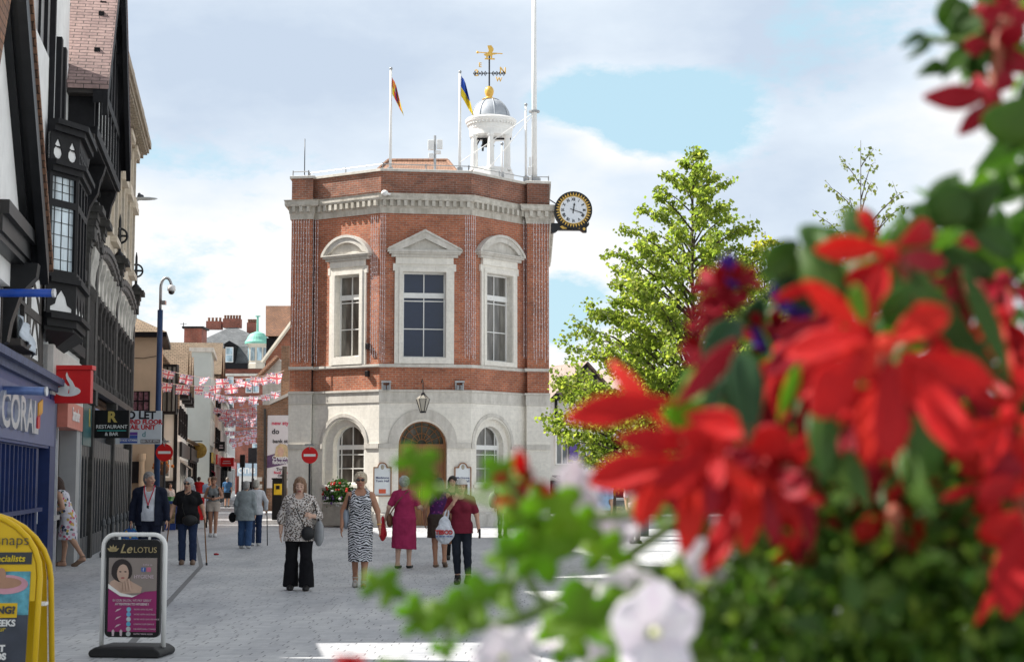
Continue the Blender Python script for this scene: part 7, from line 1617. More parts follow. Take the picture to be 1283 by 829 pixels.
for a in (-60, -30, 0, 30, 60): 
    ca, sa = math.sin(R(a)), math.cos(R(a)); o_ = Vector((-.19, -.03, bz1-.11)); lf.prism(lambda u, v, d: o_+Vector((u*sa+v*ca, -d, -u*ca+v*sa)), [(0, 0), (.014, .03), (0, .065), (-.014, .03)], (), 0, .006)
lf.build('lotus_mark', gd2, sg, local=True)
pk = plain('poster_pale_text', (.62, .50, .55), .5, var=.02)
ltext('HYGIENE', pxw*.47, pz1-.17, .046, pk); ltext('Follow us', pxw*.62, pz1-.062, .022, pk)
for k, c_ in enumerate(((.05, .12, .40), (.55, .15, .25))): MB().prism(pf2, rrect(pxw*.36+k*.05, pz1-.125, pxw*.36+.04+k*.05, pz1-.085, .008), (), .031, .036).build('icon', plain('icon_%d' % k, c_, .4), sg, local=True)
ltext('f', pxw*.36+.02, pz1-.107, .04, white, d=.038)
ltext('IN OUR SALON, WE PAY GREAT', 0, zc_-.050, .031, pk, .82); ltext('ATTENTION TO HYGIENE !', 0, zc_-.083, .029, pk, .9, .001)
for k, (s_, c_) in enumerate((('WORK WITH GLOVES', (.20, .45, .60)), ('WORK WITH FACE MASK', (.15, .40, .62)), ('WORK WITH SAFE DISTANCE', (.5, .58, .62)), ('CONTACTLESS SERVICE', (.12, .42, .62)), ('USE DISPOSABLE TOWELS', (.55, .6, .6)), ('HAPPILY SERVE AGAIN', (.5, .55, .55)))):
    z = zc_-.13-.044*k; MB().prism(pf2, arc(-.03, z, .021, 0, 6.28, 14)[:-1], (), .028, .033).build('icon', plain('round_icon_%d' % k, c_, .5), sg, local=True)
    ltext(s_, .02, z, .018, pk, 1, 0, 0, 'LEFT')
for z, s_ in ((zc_-.14, 'a'), (zc_-.21, 'b'), (zc_-.28, 'c')):
    MB().prism(pf2, [(-.16, z-.015), (-.12, z+.005), (-.10, z+.02), (-.14, z+.01)], (), .028, .033).build('drawing', pk, sg, local=True)
for x in (-.175, -.10): MB().prism(pf2, [(x-.008, zc_-.37), (x+.008, zc_-.37), (x+.012, zc_-.325), (x, zc_-.31), (x-.012, zc_-.325)], (), .028, .033).build('figure_mark', pk, sg, local=True)
# yellow photo shop sign, nearest the camera
Yy = 10.4; ys = plain('yellow_enamel', (.72, .46, .008), .35, var=.06); kz = lambda py: zpx(py, Yy) if False else at(0, py, Yy).z
x1 = at(49, 700, Yy).x; ztop = at(0, 643, Yy).z
yg = thing('yellow_pavement_sign', 'yellow round-topped pavement sign for a photo shop at the left edge', 'pavement sign', (x1-.40, Yy, 0), R(6))
hw_ = .42; rr_ = .40
def hoop(mb, y0, y1, r_, w_, top): 
    pts = [(-w_, y0, 0)]+[(-w_, y0+(y1-y0)*.75, top-w_*.95)]+[(-w_*math.cos(a), y0+(y1-y0)*(.75+.25*math.sin(a)), top-w_*.95+w_*.95*math.sin(a)) for a in [math.pi*k/14 for k in range(1, 14)]]+[(w_, y0+(y1-y0)*.75, top-w_*.95), (w_, y0, 0)]
    return mb.tube(pts, r_, 10)
hoop(MB(), -.30, -.06, .019, hw_, ztop).build('front_frame', ys, yg, local=True, smooth=True); hoop(MB(), .30, .04, .019, hw_+.03, ztop+.0).build('rear_frame', ys, yg, local=True, smooth=True)
lean_f = lambda u, v, d: Vector((u, -.30+.24*v/ztop*1.0-d, v))
headp = [(-hw_+.02, 1.02*ztop*.74)]; zb1 = ztop*.60
MB().prism(lean_f, [(-hw_+.02, zb1), (hw_-.02, zb1)]+[((hw_-.02)*math.cos(a), ztop-hw_*.95+(hw_*.95-.02)*math.sin(a)) for a in [math.pi*k/14 for k in range(0, 15)]], (), -.012, .004).build('header', ys, yg, local=True)
MB().prism(lambda u, v, d: Vector((u, .30-.26*v/ztop+d, v)), [(-hw_, .05), (hw_, .05), (hw_, zb1)]+[((hw_)*math.cos(a), ztop-hw_*.95+(hw_*.95-.02)*math.sin(a)) for a in [math.pi*k/14 for k in range(0, 15)]]+[(-hw_, zb1)], (), -.004, .012).build('rear_panel', ys, yg, local=True)
vY = lambda py: at(0, py, Yy-.15).z; uY = lambda px: at(px, 720, Yy-.15).x-(x1-.40)-.055
MB().prism(lean_f, rect(-hw_+.03, vY(707), uY(44), vY(692)), (), .0, .010).build('dark_strip', plain('strip_charcoal', (.045, .05, .055), .5), yg, local=True)
def ytext(s_, xr, py, size, m_, bold=0.0, shear=0.0, d=.016):
    v = vY(py); o = text('lettering', s_, frame(lean_f(xr, v, d), X1, (0, .24/ztop, 1)), size, m_, yg, .0015, bold, 'RIGHT', shear); o.data.transform(Matrix.Translation(yg.location)); return o
chs = plain('letter_charcoal', (.06, .06, .06), .5); wl = white
ytext('snappysnaps', uY(40), 677, .098, chs, -.001); ytext('photo specialists', uY(36), 700, .058, plain('letter_yellow', (.70, .52, .02), .5), .001, .12)
pz = vY(716)
MB().prism(lean_f, rect(-hw_+.04, -.0+.25, uY(43.5), pz), (), .0, .008).build('poster', plain('poster_slate', (.055, .065, .09), .4, var=.5, scale=3), yg, local=True)
MB().prism(lean_f, rect(-hw_+.04, vY(770), uY(43.5), pz), (), .006, .012).build('pool_picture', plain('pool_blue', (.10, .34, .42), .3, var=.6, scale=11), yg, local=True)
rng = MB(); rng.prism(lean_f, [(uY(14)+.14*math.cos(a), vY(732)+.06*math.sin(a)) for a in [2*math.pi*k/20 for k in range(20)]], (), .010, .016); rng.build('pink_float', plain('float_pink', (.60, .30, .36), .4), yg, local=True)
rng = MB(); rng.prism(lean_f, [(uY(12)+.11*math.cos(a), vY(730)+.035*math.sin(a)) for a in [2*math.pi*k/20 for k in range(20)]], (), .015, .018).prism(lean_f, [(uY(8)+.03*math.cos(a), vY(721)+.05*math.sin(a)) for a in [2*math.pi*k/12 for k in range(12)]], (), .017, .020); rng.build('swimmer', plain('float_skin', (.40, .22, .14), .5), yg, local=True)
MB().prism(lean_f, rect(-hw_+.03, vY(773), uY(30), vY(755)), (), .011, .016).build('yellow_label', ys, yg, local=True)
ytext('PLANNING?', uY(28), 764, .062, chs, .003, d=.022); ytext('2 WEEKS', uY(29), 780, .055, wl, .002); ytext('for your', uY(17), 787, .045, plain('letter_yellow'), 0, .2); ytext('PASSPORT', uY(18), 811, .055, wl, .003); ytext('PHOTOS', uY(20), 821, .055, wl, .003); ytext('PRINT', uY(7), 801, .055, wl, .003)
MB().box((hw_+.02, -.10, ztop*.585), (.05, .10, .02)).build('cable_tie', white, yg, local=True)
# tall camera pole
ptop = at(196.5, 352, 50); pbs = gp(196.5, 50); cp = thing('camera_pole', 'tall dark blue pole with a swan-neck top carrying a white dome camera', 'camera pole', pbs)
bluep = plain('pole_blue', (.02, .05, .13), .45)
zq = lambda py: zpx(py, 50)
MB().tube([pbs, Vector((pbs.x, 50, zq(388)))], [.10, .085], 10).lathe((pbs.x, 50, 0), [(.14, 0), (.14, 1.2), (.1, 1.3)], 12).build('lower_shaft', bluep, cp, smooth=True)
nk = [(pbs.x, 50, zq(390)), (pbs.x, 50, zq(360))]+[(pbs.x+.17-.17*math.cos(a), 50, zq(360)+.32*math.sin(a)) for a in [math.pi*k/10 for k in range(1, 10)]]+[(pbs.x+.34, 50, zq(357))]
MB().tube(nk, .045, 8).build('swan_neck', galv, cp, smooth=True)
MB().lathe((pbs.x+.34, 50, zq(357)), [(.06, .02), (.12, -.02), (.13, -.16), (.05, -.2)], 14).build('camera_housing', white, cp, smooth=True); MB().ball((pbs.x+.34, 50, zq(357)-.2), (.10, .10, .09)).build('camera_dome', shades_m, cp, smooth=True)
MB().box((pbs.x+.12, 49.95, zq(379)), (.12, .2, .12)).tube([(pbs.x, 50, zq(378)), (pbs.x+.14, 49.95, zq(378))], .02, 5).build('small_camera', galv, cp)
def noentry(px, py, Y, r, label):
    c = at(px, py, Y); t = thing('no_entry_sign', label, 'road sign', (c.x, Y, 0), group='no entry signs')
    MB().tube([(c.x, Y+.05, 0), (c.x, Y+.05, c.z+r*.8)], .038, 8).build('post', plain('post_dark', (.03, .032, .036), .5), t)
    fr = lambda u, v, d: Vector((c.x+u, Y-d, c.z+v))
    MB().prism(fr, arc(0, 0, r, 0, 2*math.pi, 32)[:-1], (), -.015, .0).build('plate', redp, t); MB().prism(fr, rect(-r*.72, -r*.15, r*.72, r*.15), (), 0, .008).build('white_bar', white, t)
    MB().prism(fr, rect(-.16, r+.05, .12, r+.10), (), -.3, .0).tube([(c.x, Y-.2, c.z+r+.02), (c.x, Y+.05, c.z+r*.7)], .02, 5).build('sign_lamp', grey, t)
noentry(206, 566.5, 49, .265, 'round red no entry sign on a dark post by the letting board')
noentry(388, 570, 51.5, .265, 'round red no entry sign against the town hall pier')
bn = gp(349, 62); t = thing('litter_bin', 'black bin with a yellow panel at the corner of the town hall', 'litter bin', bn)
MB().box((bn.x, 62, .8), (.42, .5, 1.55)).build('casing', blackp, t, bevel=.04); MB().box((bn.x+.02, 61.73, 1.2), (.30, .03, .42)).build('yellow_panel', plain('panel_yellow', (.62, .42, .02), .5), t); MB().box((bn.x+.02, 61.71, 1.27), (.14, .02, .14)).build('symbol', iron, t); MB().box((bn.x, 62, 1.6), (.46, .54, .06)).build('lid', blackp, t)
bo = gp(356.5, 58); t = thing('bollard', 'tall dark bollard post beside the black bin', 'bollard', bo); MB().tube([bo, bo+Vector((0, 0, 2.05))], .09, 8).lathe(bo, [(.13, 0), (.13, .1), (.1, .14)], 10).build('shaft', plain('bollard_brown', (.05, .045, .045), .6), t)
# planter under the left window
pc0, pc1 = fl.uv(412, 640, .3), fl.uv(441, 640, .3)
ptz0, ptz1 = 0.12, fl.uv(425, 631, .4)[1]
t = thing('stone_planter', 'stone trough planter below the left arched window', 'planter', fl.fr((pc0[0]+pc1[0])/2, 0, .35))
MB().prism(fl.fr, rect(pc0[0], .05, pc1[0], ptz1), (), .08, .62).build('trough', plain('planter_stone', (.40, .37, .32), .85), t, bevel=.02); MB().prism(fl.fr, rect(pc0[0]-.04, ptz1, pc1[0]+.04, ptz1+.06), (), .05, .66).build('rim', stone2, t)
def leafcloud(name, pts, size, m_, parent=None, seed=1, droop=.3, tint=None, asp=.6):
    """many small folded leaf faces about given points"""
    r_ = random.Random(seed); V = []; Fc = []; T = []
    for p in pts:
        n = Vector((r_.gauss(0, 1), r_.gauss(0, 1), r_.gauss(.6, .8))).normalized(); a = n.orthogonal().normalized(); a = Matrix.Rotation(r_.uniform(0, 6.28), 3, n) @ a; a.z -= droop; a.normalize(); b2 = n.cross(a).normalized(); l = size*r_.uniform(.6, 1.3); w2 = l*asp; p = Vector(p); nn = a.cross(b2)
        k = len(V); V += [p, p+a*l*.45+b2*w2*.5+nn*l*.08, p+a*l, p+a*l*.45-b2*w2*.5+nn*l*.08]; Fc += [(k, k+1, k+2), (k, k+2, k+3)]; tt = r_.random() if tint is None else tint; T += [tt]*4
    me = bpy.data.meshes.new(name); me.from_pydata([tuple(v) for v in V], [], Fc); at_ = me.attributes.new('tint', 'FLOAT', 'POINT'); at_.data.foreach_set('value', T); me.materials.append(m_)
    o = bpy.data.objects.new(name, me); COL.objects.link(o)
    if parent is not None: o.parent = parent; o.matrix_parent_inverse = Matrix.Translation(-parent.location) if parent.parent is None else Matrix.Identity(4)
    return o
plg = leafmat('bedding_leaf', (.035, .085, .018), .3)
c = fl.fr((pc0[0]+pc1[0])/2, ptz1+.34, .38); pt_ = thing('bedding_plants', 'bushy bedding plants with red, white and purple flowers in the stone planter', 'plant', (c.x, c.y, ptz1))
r_ = random.Random(5); ps_ = []
for i in range(1800):
    v = Vector((r_.gauss(0, 1), r_.gauss(0, 1), r_.gauss(0, 1))).normalized()*(r_.random()**.4); ps_.append(c+fl.x*v.x*.62+fl.n*v.y*.34+Vector((0, 0, v.z*.56-.06)))
leafcloud('foliage', ps_, .10, plg, pt_, 3)
fp3 = {}
for cname, cc_, n in (('red', (.50, .03, .02), 16), ('white', (.6, .6, .6), 16), ('purple', (.10, .04, .18), 22)):
    mb = MB()
    for i in range(n):
        v = Vector((r_.gauss(0, 1), r_.uniform(.4, 1.2), r_.gauss(0, 1))).normalized(); 
        if cname == 'purple': v.z = -abs(v.z); 
        if cname == 'red': v.z = abs(v.z)
        q_ = c+fl.x*v.x*.62+fl.n*abs(v.y)*.36+Vector((0, 0, v.z*.46-.05)); mb.ball(q_, r_.uniform(.025, .05), 6, 4)
    fo_ = mb.build('flowers', plain('bedding_'+cname, cc_, .6), pt_); fo_['kind'] = 'stuff'; fo_['label'] = cname+' flowers'
# far street objects
def board(px0, px1, py0, py1, Y, label, m1, m2):
    a, b2 = gp(px0, Y), gp(px1, Y); z1 = zpx(py0, Y); t = thing('display_board', label, 'pavement sign', ((a.x+b2.x)/2, Y, 0)); w = b2.x-a.x; c = (a.x+b2.x)/2
    MB().hexa([Vector((a.x, Y-.25, .02)), Vector((b2.x, Y-.25, .02)), Vector((b2.x, Y-.22, .02)), Vector((a.x, Y-.22, .02))], [Vector((a.x, Y-.02, z1)), Vector((b2.x, Y-.02, z1)), Vector((b2.x, Y, z1)), Vector((a.x, Y, z1))]).build('front_panel', m1, t)
    MB().hexa([Vector((a.x, Y+.25, .02)), Vector((b2.x, Y+.25, .02)), Vector((b2.x, Y+.22, .02)), Vector((a.x, Y+.22, .02))], [Vector((a.x, Y+.04, z1)), Vector((b2.x, Y+.04, z1)), Vector((b2.x, Y+.02, z1)), Vector((a.x, Y+.02, z1))]).build('rear_panel', blackp, t)
    MB().hexa([Vector((a.x+w*.1, Y-.232, z1*.25)), Vector((b2.x-w*.1, Y-.232, z1*.25)), Vector((b2.x-w*.1, Y-.20, z1*.25)), Vector((a.x+w*.1, Y-.20, z1*.25))], [Vector((a.x+w*.1, Y-.08, z1*.9)), Vector((b2.x-w*.1, Y-.08, z1*.9)), Vector((b2.x-w*.1, Y-.05, z1*.9)), Vector((a.x+w*.1, Y-.05, z1*.9))]).build('poster', m2, t)
board(209, 223, 627, 664, 50, 'blue pavement board with a colourful poster beside the woman with sticks', blue, plain('poster_mixed', (.28, .20, .10), .5, var=.9, scale=12))
board(241, 259, 618, 664, 52, 'white pavement board with a red poster behind the woman with sticks', white, redp)
gbn = gp(208, 58); t = thing('wheelie_bin', 'small green bin near the cream house', 'litter bin', gbn); MB().box((gbn.x, 58, .45), (.5, .5, .9)).build('tub', plain('bin_green', (.03, .16, .03), .5), t, bevel=.04); MB().box((gbn.x, 58, .93), (.54, .54, .06)).build('lid', plain('bin_green', (.03, .16, .03)), t)
def sawning(px0, px1, py0, py1, Y0, Y1, m_, label):
    a, b2, c_, d_ = at(px0, py0, Y1), at(px0+2, py0, Y0), at(px1, py1, Y0), at(px1-3, py1, Y1)
    t = thing('shop_awning', label, 'awning', ((a.x+c_.x)/2, (Y0+Y1)/2, c_.z)); dz = Vector((0, 0, -.06))
    MB().hexa([a+dz, b2+dz, c_+dz, d_+dz], [a, b2, c_, d_]).build('canopy', m_, t); MB().hexa([c_, d_, d_+Vector((.04, 0, 0)), c_+Vector((.04, 0, 0))], [c_+Vector((0, 0, -.35)), d_+Vector((0, 0, -.35)), d_+Vector((.04, 0, -.35)), c_+Vector((.04, 0, -.35))]).build('valance', m_, t)
sawning(247, 269, 580, 591, 92, 104, plain('awning_maroon', (.30, .03, .06), .8), 'maroon shop awning over the pavement below the grey-green house')
sawning(221, 240, 574, 586, 66, 74, plain('awning_pale', (.50, .47, .42), .8), 'pale canvas shop awning in front of the white jettied house')
sawning(273, 289, 572, 584, 112, 126, plain('awning_black', (.03, .03, .035), .8), 'black shop awning far down the street')
for px0, px1, py0, py1, Y, m_, lb in ((273, 281.5, 553, 565, 95, blackp, 'small black square hanging shop sign over the far street'), (275, 293, 573, 584, 106, redp, 'red hanging shop sign low over the far street')):
    t, fr, w, h = hang('shop_sign', lb, px0, px1, py0, py1, Y, .1, m_); MB().prism(fr, rect(w*.2, h*.3, w*.8, h*.42), (), 0, .01).prism(fr, rect(w*.25, h*.55, w*.75, h*.65), (), 0, .01).build('lettering_bars', pk, t); MB().tube([fr(0, h*.9, -.05), fr(-1.2, h*.9, -.05)], .03, 5).build('arm', iron, t)
gs_ = at(249, 564, 86); t = thing('hanging_sign', 'round gold hanging sign over the shop row', 'sign', gs_); MB().prism(lambda u, v, d: gs_+Vector((u, -d, v)), arc(0, 0, .42, 0, 6.28, 16)[:-1], (), -.12, .0).build('disc', plain('disc_gold', (.35, .25, .06), .5, var=.5), t); MB().tube([gs_+Vector((-.9, -.05, .5)), gs_+Vector((.2, -.05, .5))], .03, 5).build('arm', iron, t)
bp2 = at(204, 584, 56); hb = thing('hanging_basket', 'small hanging basket of orange flowers beside the no entry sign', 'hanging basket', bp2); MB().ball((bp2.x, bp2.y, bp2.z-.1), (.22, .22, .2)).build('basket', plain('basket_brown', (.12, .06, .03), .8), hb); o = MB()
for i in range(26): o.ball((bp2.x+r_.gauss(0, .15), bp2.y+r_.gauss(0, .15), bp2.z+r_.gauss(.05, .12)), .06, 6, 4)
fo_ = o.build('flowers', plain('basket_orange', (.50, .16, .03), .7, var=.5), hb); fo_['kind'] = 'stuff'
ts = gp(316.5, 104); t = thing('traffic_signal', 'grey pedestrian signal post at the far end of the street', 'traffic signal', ts); MB().tube([ts, ts+Vector((0, 0, 3.6))], .06, 8).build('post', grey, t); MB().box(ts+Vector((0, -.1, 3.1)), (.55, .2, 1.0)).build('backing_board', plain('signal_grey', (.10, .13, .15), .5), t)
rs = gp(303.5, 100); t = thing('small_signal', 'small black signal head far down the street', 'traffic signal', rs); MB().tube([rs, rs+Vector((0, 0, 2.9))], .05, 8).build('post', iron, t); MB().box(rs+Vector((0, 0, 2.7)), (.3, .25, .8)).build('head', iron, t, bevel=.03)
# grey planter/bench by the flowers
gb = gp(779, 45); t = thing('grey_display_unit', 'grey metal street planter with a picture panel, beside the man in blue', 'planter', gb)
MB().box((gb.x, 45.3, .5), (1.5, .6, 1.0)).build('case', plain('unit_grey', (.14, .15, .15), .5, .3), t, bevel=.015); MB().box((gb.x, 45.3, 1.03), (1.6, .7, .06)).build('rim', galv, t)
MB().box((gb.x+.02, 44.985, .62), (.34, .02, .42)).build('picture', plain('picture_mix', (.30, .26, .16), .5, var=.8, scale=9), t)
rosep = MB().ball(ground(271, 695)+Vector((0, 0, .02)), (.06, .05, .025), 8, 5).build('fallen_petal', plain('petal_litter', (.40, .02, .03), .6), None); tag(rosep, 'red petal lying on the paving behind the woman with two sticks', 'petal')
# ================================================================== BUNTING
def uj(u, v):
    x, y = u-.5, v-.5
    if abs(x) < .06 or abs(y) < .10: return 1
    if abs(x) < .11 or abs(y) < .17: return 0
    d = abs(abs(x)-abs(y))
    if d < .035: return 1
    if d < .10: return 0
    return 2
ujm = [plain('flag_cloth_white', (.76, .74, .76), .8, var=.05), plain('flag_cloth_red', (.64, .15, .19), .8, var=.05), plain('flag_cloth_blue', (.28, .26, .46), .8, var=.05)]
for m_ in ujm:
    nt = m_.node_tree; b = nt.nodes['Principled BSDF']; tr = nt.nodes.new('ShaderNodeBsdfTranslucent'); nt.links.new(b.inputs['Base Color'].links[0].from_socket, tr.inputs[0]); mx = nt.nodes.new('ShaderNodeMixShader'); mx.inputs[0].default_value = .5; nt.links.new(b.outputs[0], mx.inputs[1]); nt.links.new(tr.outputs[0], mx.inputs[2]); nt.links.new(mx.outputs[0], nt.nodes['Material Output'].inputs[0])
flag_me = []
for k in range(5):
    mb = MB(); rw = random.Random(40+k); tw = rw.uniform(-.9, .9); bl = rw.uniform(-.25, .35); nu, nv = 14, 10
    mb.grid([[Vector(((i/nu-.5)*.52*(1-.25*abs(tw)*j/nv), .10*math.sin(i/nu*5+k)*(j/nv)+bl*j/nv*.5+tw*(i/nu-.5)*j/nv*.35, -j/nv*.36*(1-.1*abs(bl)))) for i in range(nu+1)] for j in range(nv+1)])
    mb.m = [uj((i+.5)/nu, (j+.5)/nv) for j in range(nv) for i in range(nu)]
    o = mb.build('flag', ujm, None, smooth=True); flag_me.append(o.data); bpy.data.objects.remove(o)
strings = [((201, 461), (352, 466), 62.5, 'highest, nearest line of union flag bunting'), ((199, 478), (356, 464), 61, 'line of union flag bunting sagging from the tiled house to the town hall'), ((255, 489), (352, 489), 84, 'third line of union flag bunting crossing in front of the green dome building'), ((232, 480), (322, 500), 92, 'slanting line of union flag bunting over the middle of the street'), ((226, 503), (322, 508), 100, 'line of bunting level with the top of the poster wall'), ((226, 506), (322, 520), 108, 'line of bunting dipping towards the poster wall roof'), ((255, 532), (322, 536), 118, 'low line of bunting half way down the street'), ((270, 545), (322, 541), 126, 'low far line of bunting under the poster wall top'), ((262, 512), (322, 528), 112, 'crowded line of bunting in the middle distance'), ((250, 552), (320, 549), 135, 'farthest and lowest line of bunting'), ((245, 498), (322, 516), 96, 'line of bunting just behind the slanting line'), ((240, 516), (322, 512), 104, 'line of bunting across the pale front of the grey-green house'), ((258, 524), (322, 522), 116, 'line of bunting just above the low middle line')]
for k, ((x0, y0), (x1_, y1), Y, lb) in enumerate(strings):
    a, b2 = at(x0, y0, Y), at(x1_, y1, Y+3); t = thing('bunting', lb, 'bunting', a, group='lines of union flag bunting across the street'); sag = .35
    pts = [a.lerp(b2, i/24)-Vector((0, 0, sag*4*(i/24)*(1-i/24))) for i in range(25)]; MB().tube(pts, .014, 4).build('cord', white, t)
    ln_ = (b2-a).length; n = int(ln_/(.66 if k < 4 else .56)); rb_ = random.Random(k+11)
    for i in range(n):
        f = (i+.5)/n; o = bpy.data.objects.new('flag', flag_me[rb_.randrange(5)]); COL.objects.link(o); o.parent = t
        o.location = a.lerp(b2, f)-Vector((0, 0, sag*4*f*(1-f)))-a; o.rotation_euler = (rb_.uniform(-.5, .5), rb_.uniform(-.2, .2), rb_.uniform(-.7, .7)); s_ = rb_.uniform(.85, 1.1); o.scale = (s_, s_, s_)
# ================================================================== TREES
bark = plain('lime_bark', (.07, .055, .045), .9, var=.4, scale=12)
def tree(name, label, px, Y, prof, nb, leaf, lm, seed, per=1.0, tw=.5, rise=.55, lean=0.0, zlo=None, trunk=.075, aspect=.8, alpha=.66):
    """prof: [(pixel row, half width in pixels)] of the crown from the top down"""
    r_ = random.Random(seed); b0 = gp(px, Y); u = Y/F; t = thing(name, label, 'tree', b0, group=None)
    pr = [(zpx(y, Y), w*u) for y, w in prof]; zt, zb = pr[0][0], pr[-1][0]
    def Rz(z):
        for (z0, w0), (z1, w1) in zip(pr, pr[1:]):
            if z1 <= z <= z0: return w0+(w1-w0)*(z0-z)/max(1e-6, z0-z1)
        return pr[-1][1]*.6
    tk = MB(); top = b0+Vector((lean, 0, zt)); tp = [b0+Vector((lean*f*f+.03*math.sin(f*7), .03*math.cos(f*5), zt*f)) for f in [i/10 for i in range(11)]]
    tk.tube(tp, [trunk*(1-.92*i/10) for i in range(11)], 8)
    br = MB(); pts = []
    def trunk_at(z): f = max(0, min(.999, z/zt))*10; i = int(f); return tp[i].lerp(tp[i+1], f-i)
    def leaves(a, b2, n, sp):
        for _ in range(n):
            f = r_.random()**.7; p = a.lerp(b2, f); pts.append(p+Vector((r_.gauss(0, sp), r_.gauss(0, sp), r_.gauss(0, sp*.7)-.02)))
    for i in range(nb):
        f = ((i+.5)/nb)**alpha; z = zt-(zt-zb)*f; az = i*2.39996+r_.uniform(-.35, .35); Rr = Rz(z)*r_.uniform(.72, 1.06)
        e = trunk_at(min(z, zt*.98))+Vector((math.cos(az)*Rr, math.sin(az)*Rr, 0)); e.z = z+r_.uniform(-.1, .1); s_ = trunk_at(max(zb*.75, z-rise*Rr-.1))
        m1 = s_.lerp(e, .45)+Vector((0, 0, .10*Rr)); m2 = s_.lerp(e, .75)+Vector((0, 0, .09*Rr)); r0 = .010+.010*Rr
        br.tube([s_, m1, m2, e], [r0, r0*.7, r0*.45, .004], 5)
        for seg in ((s_.lerp(m1, .55), m1), (m1, m2), (m2, e)):
            k = max(1, int((seg[1]-seg[0]).length/.16*tw*2))
            for _ in range(k):
                a = seg[0].lerp(seg[1], r_.random()); d = (e-s_).normalized(); tl = r_.uniform(.16, .42)*(.5+.3*Rr)
                q_ = a+(d*.6+Vector((r_.gauss(0, .6), r_.gauss(0, .6), r_.gauss(.1, .4)))).normalized()*tl
                br.tube([a, a.lerp(q_, .5)+Vector((0, 0, .02)), q_], [.006, .004, .002], 4); leaves(a, q_, int(r_.uniform(7, 12)*per), .035+.015*Rr)
        leaves(m2, e, int(14*per), .05)
    leaves(trunk_at(zt*.9), top, int(20*per), .06)
    tk.build('trunk', bark, t, smooth=True); br.build('branches', bark, t)
    leafcloud('crown', pts, leaf, lm, t, seed, .45, asp=aspect); return len(pts)
limel = leafmat('lime_leaf', (.20, .255, .05), .6, yellow=(.38, .37, .09), scale=.9)
ltop = leafmat('pale_lime_leaf', (.16, .19, .06), .45, yellow=(.24, .23, .08), scale=2)
lyel = leafmat('yellowing_leaf', (.27, .28, .04), .6, yellow=(.46, .36, .05), scale=1.2)
n_ = tree('lime_tree', 'tall bright green lime tree with a pointed crown right of the clock', 872, 28, [(178, 4), (200, 26), (225, 44), (245, 54), (255, 68), (275, 82), (300, 98), (345, 118), (370, 136), (400, 154), (440, 172), (490, 182), (520, 184), (550, 172), (600, 140)], 190, .080, limel, 4, per=3.5)
tree('lime_tree', 'yellowing lime tree partly hidden behind the flowers right of the tall pointed one', 962, 34, [(288, 5), (320, 32), (360, 52), (400, 66), (450, 78), (500, 86), (560, 84)], 90, .090, lyel, 9, per=2.6)
tree('young_tree', 'slender young tree with sparse leaves rising above the red flowers', 1086, 32, [(171, 4), (200, 32), (225, 48), (250, 60), (280, 70), (310, 74), (360, 74), (420, 70)], 40, .085, ltop, 12, per=.75, tw=.45, rise=.9, trunk=.05)
tree('young_tree', 'small tree with orange tinged leaves in front of the half-timbered inn', 768, 42, [(488, 3), (505, 24), (530, 42), (560, 48), (590, 40), (604, 28)], 30, .09, leafmat('orange_tinged_leaf', (.11, .13, .02), .5, yellow=(.34, .16, .03), scale=1.6), 15, per=1.4)
# ================================================================== FOREGROUND FLOWERS (about a metre from the lens)
redm = petalmat('begonia_red', (.66, .016, .012), (.36, .004, .012), .42); red2 = petalmat('begonia_crimson', (.52, .010, .012), (.30, .003, .010), .42); red3 = petalmat('begonia_scarlet', (.72, .035, .018), (.48, .008, .012), .45); dred = petalmat('deep_red', (.36, .008, .022), (.22, .004, .014), .38)
whm = petalmat('petunia_white', (.86, .84, .87), (.78, .70, .79), .4); purm = petalmat('petunia_purple', (.10, .03, .33), (.06, .015, .2), .35)
grl = leafmat('ivy_leaf', (.15, .27, .012), .58, yellow=(.24, .35, .02), scale=25); dgl = leafmat('begonia_leaf', (.042, .105, .014), .42, yellow=(.09, .17, .015), scale=20); bgl = leafmat('bluish_leaf', (.026, .078, .026), .3, yellow=(.05, .13, .06), scale=20)
dkl = leafmat('bushy_leaf', (.06, .125, .014), .45, yellow=(.16, .22, .025), scale=14)
stemg = plain('green_stem', (.10, .17, .03), .6); stemr = plain('red_stem', (.22, .06, .03), .6)
RF = random.Random(21)
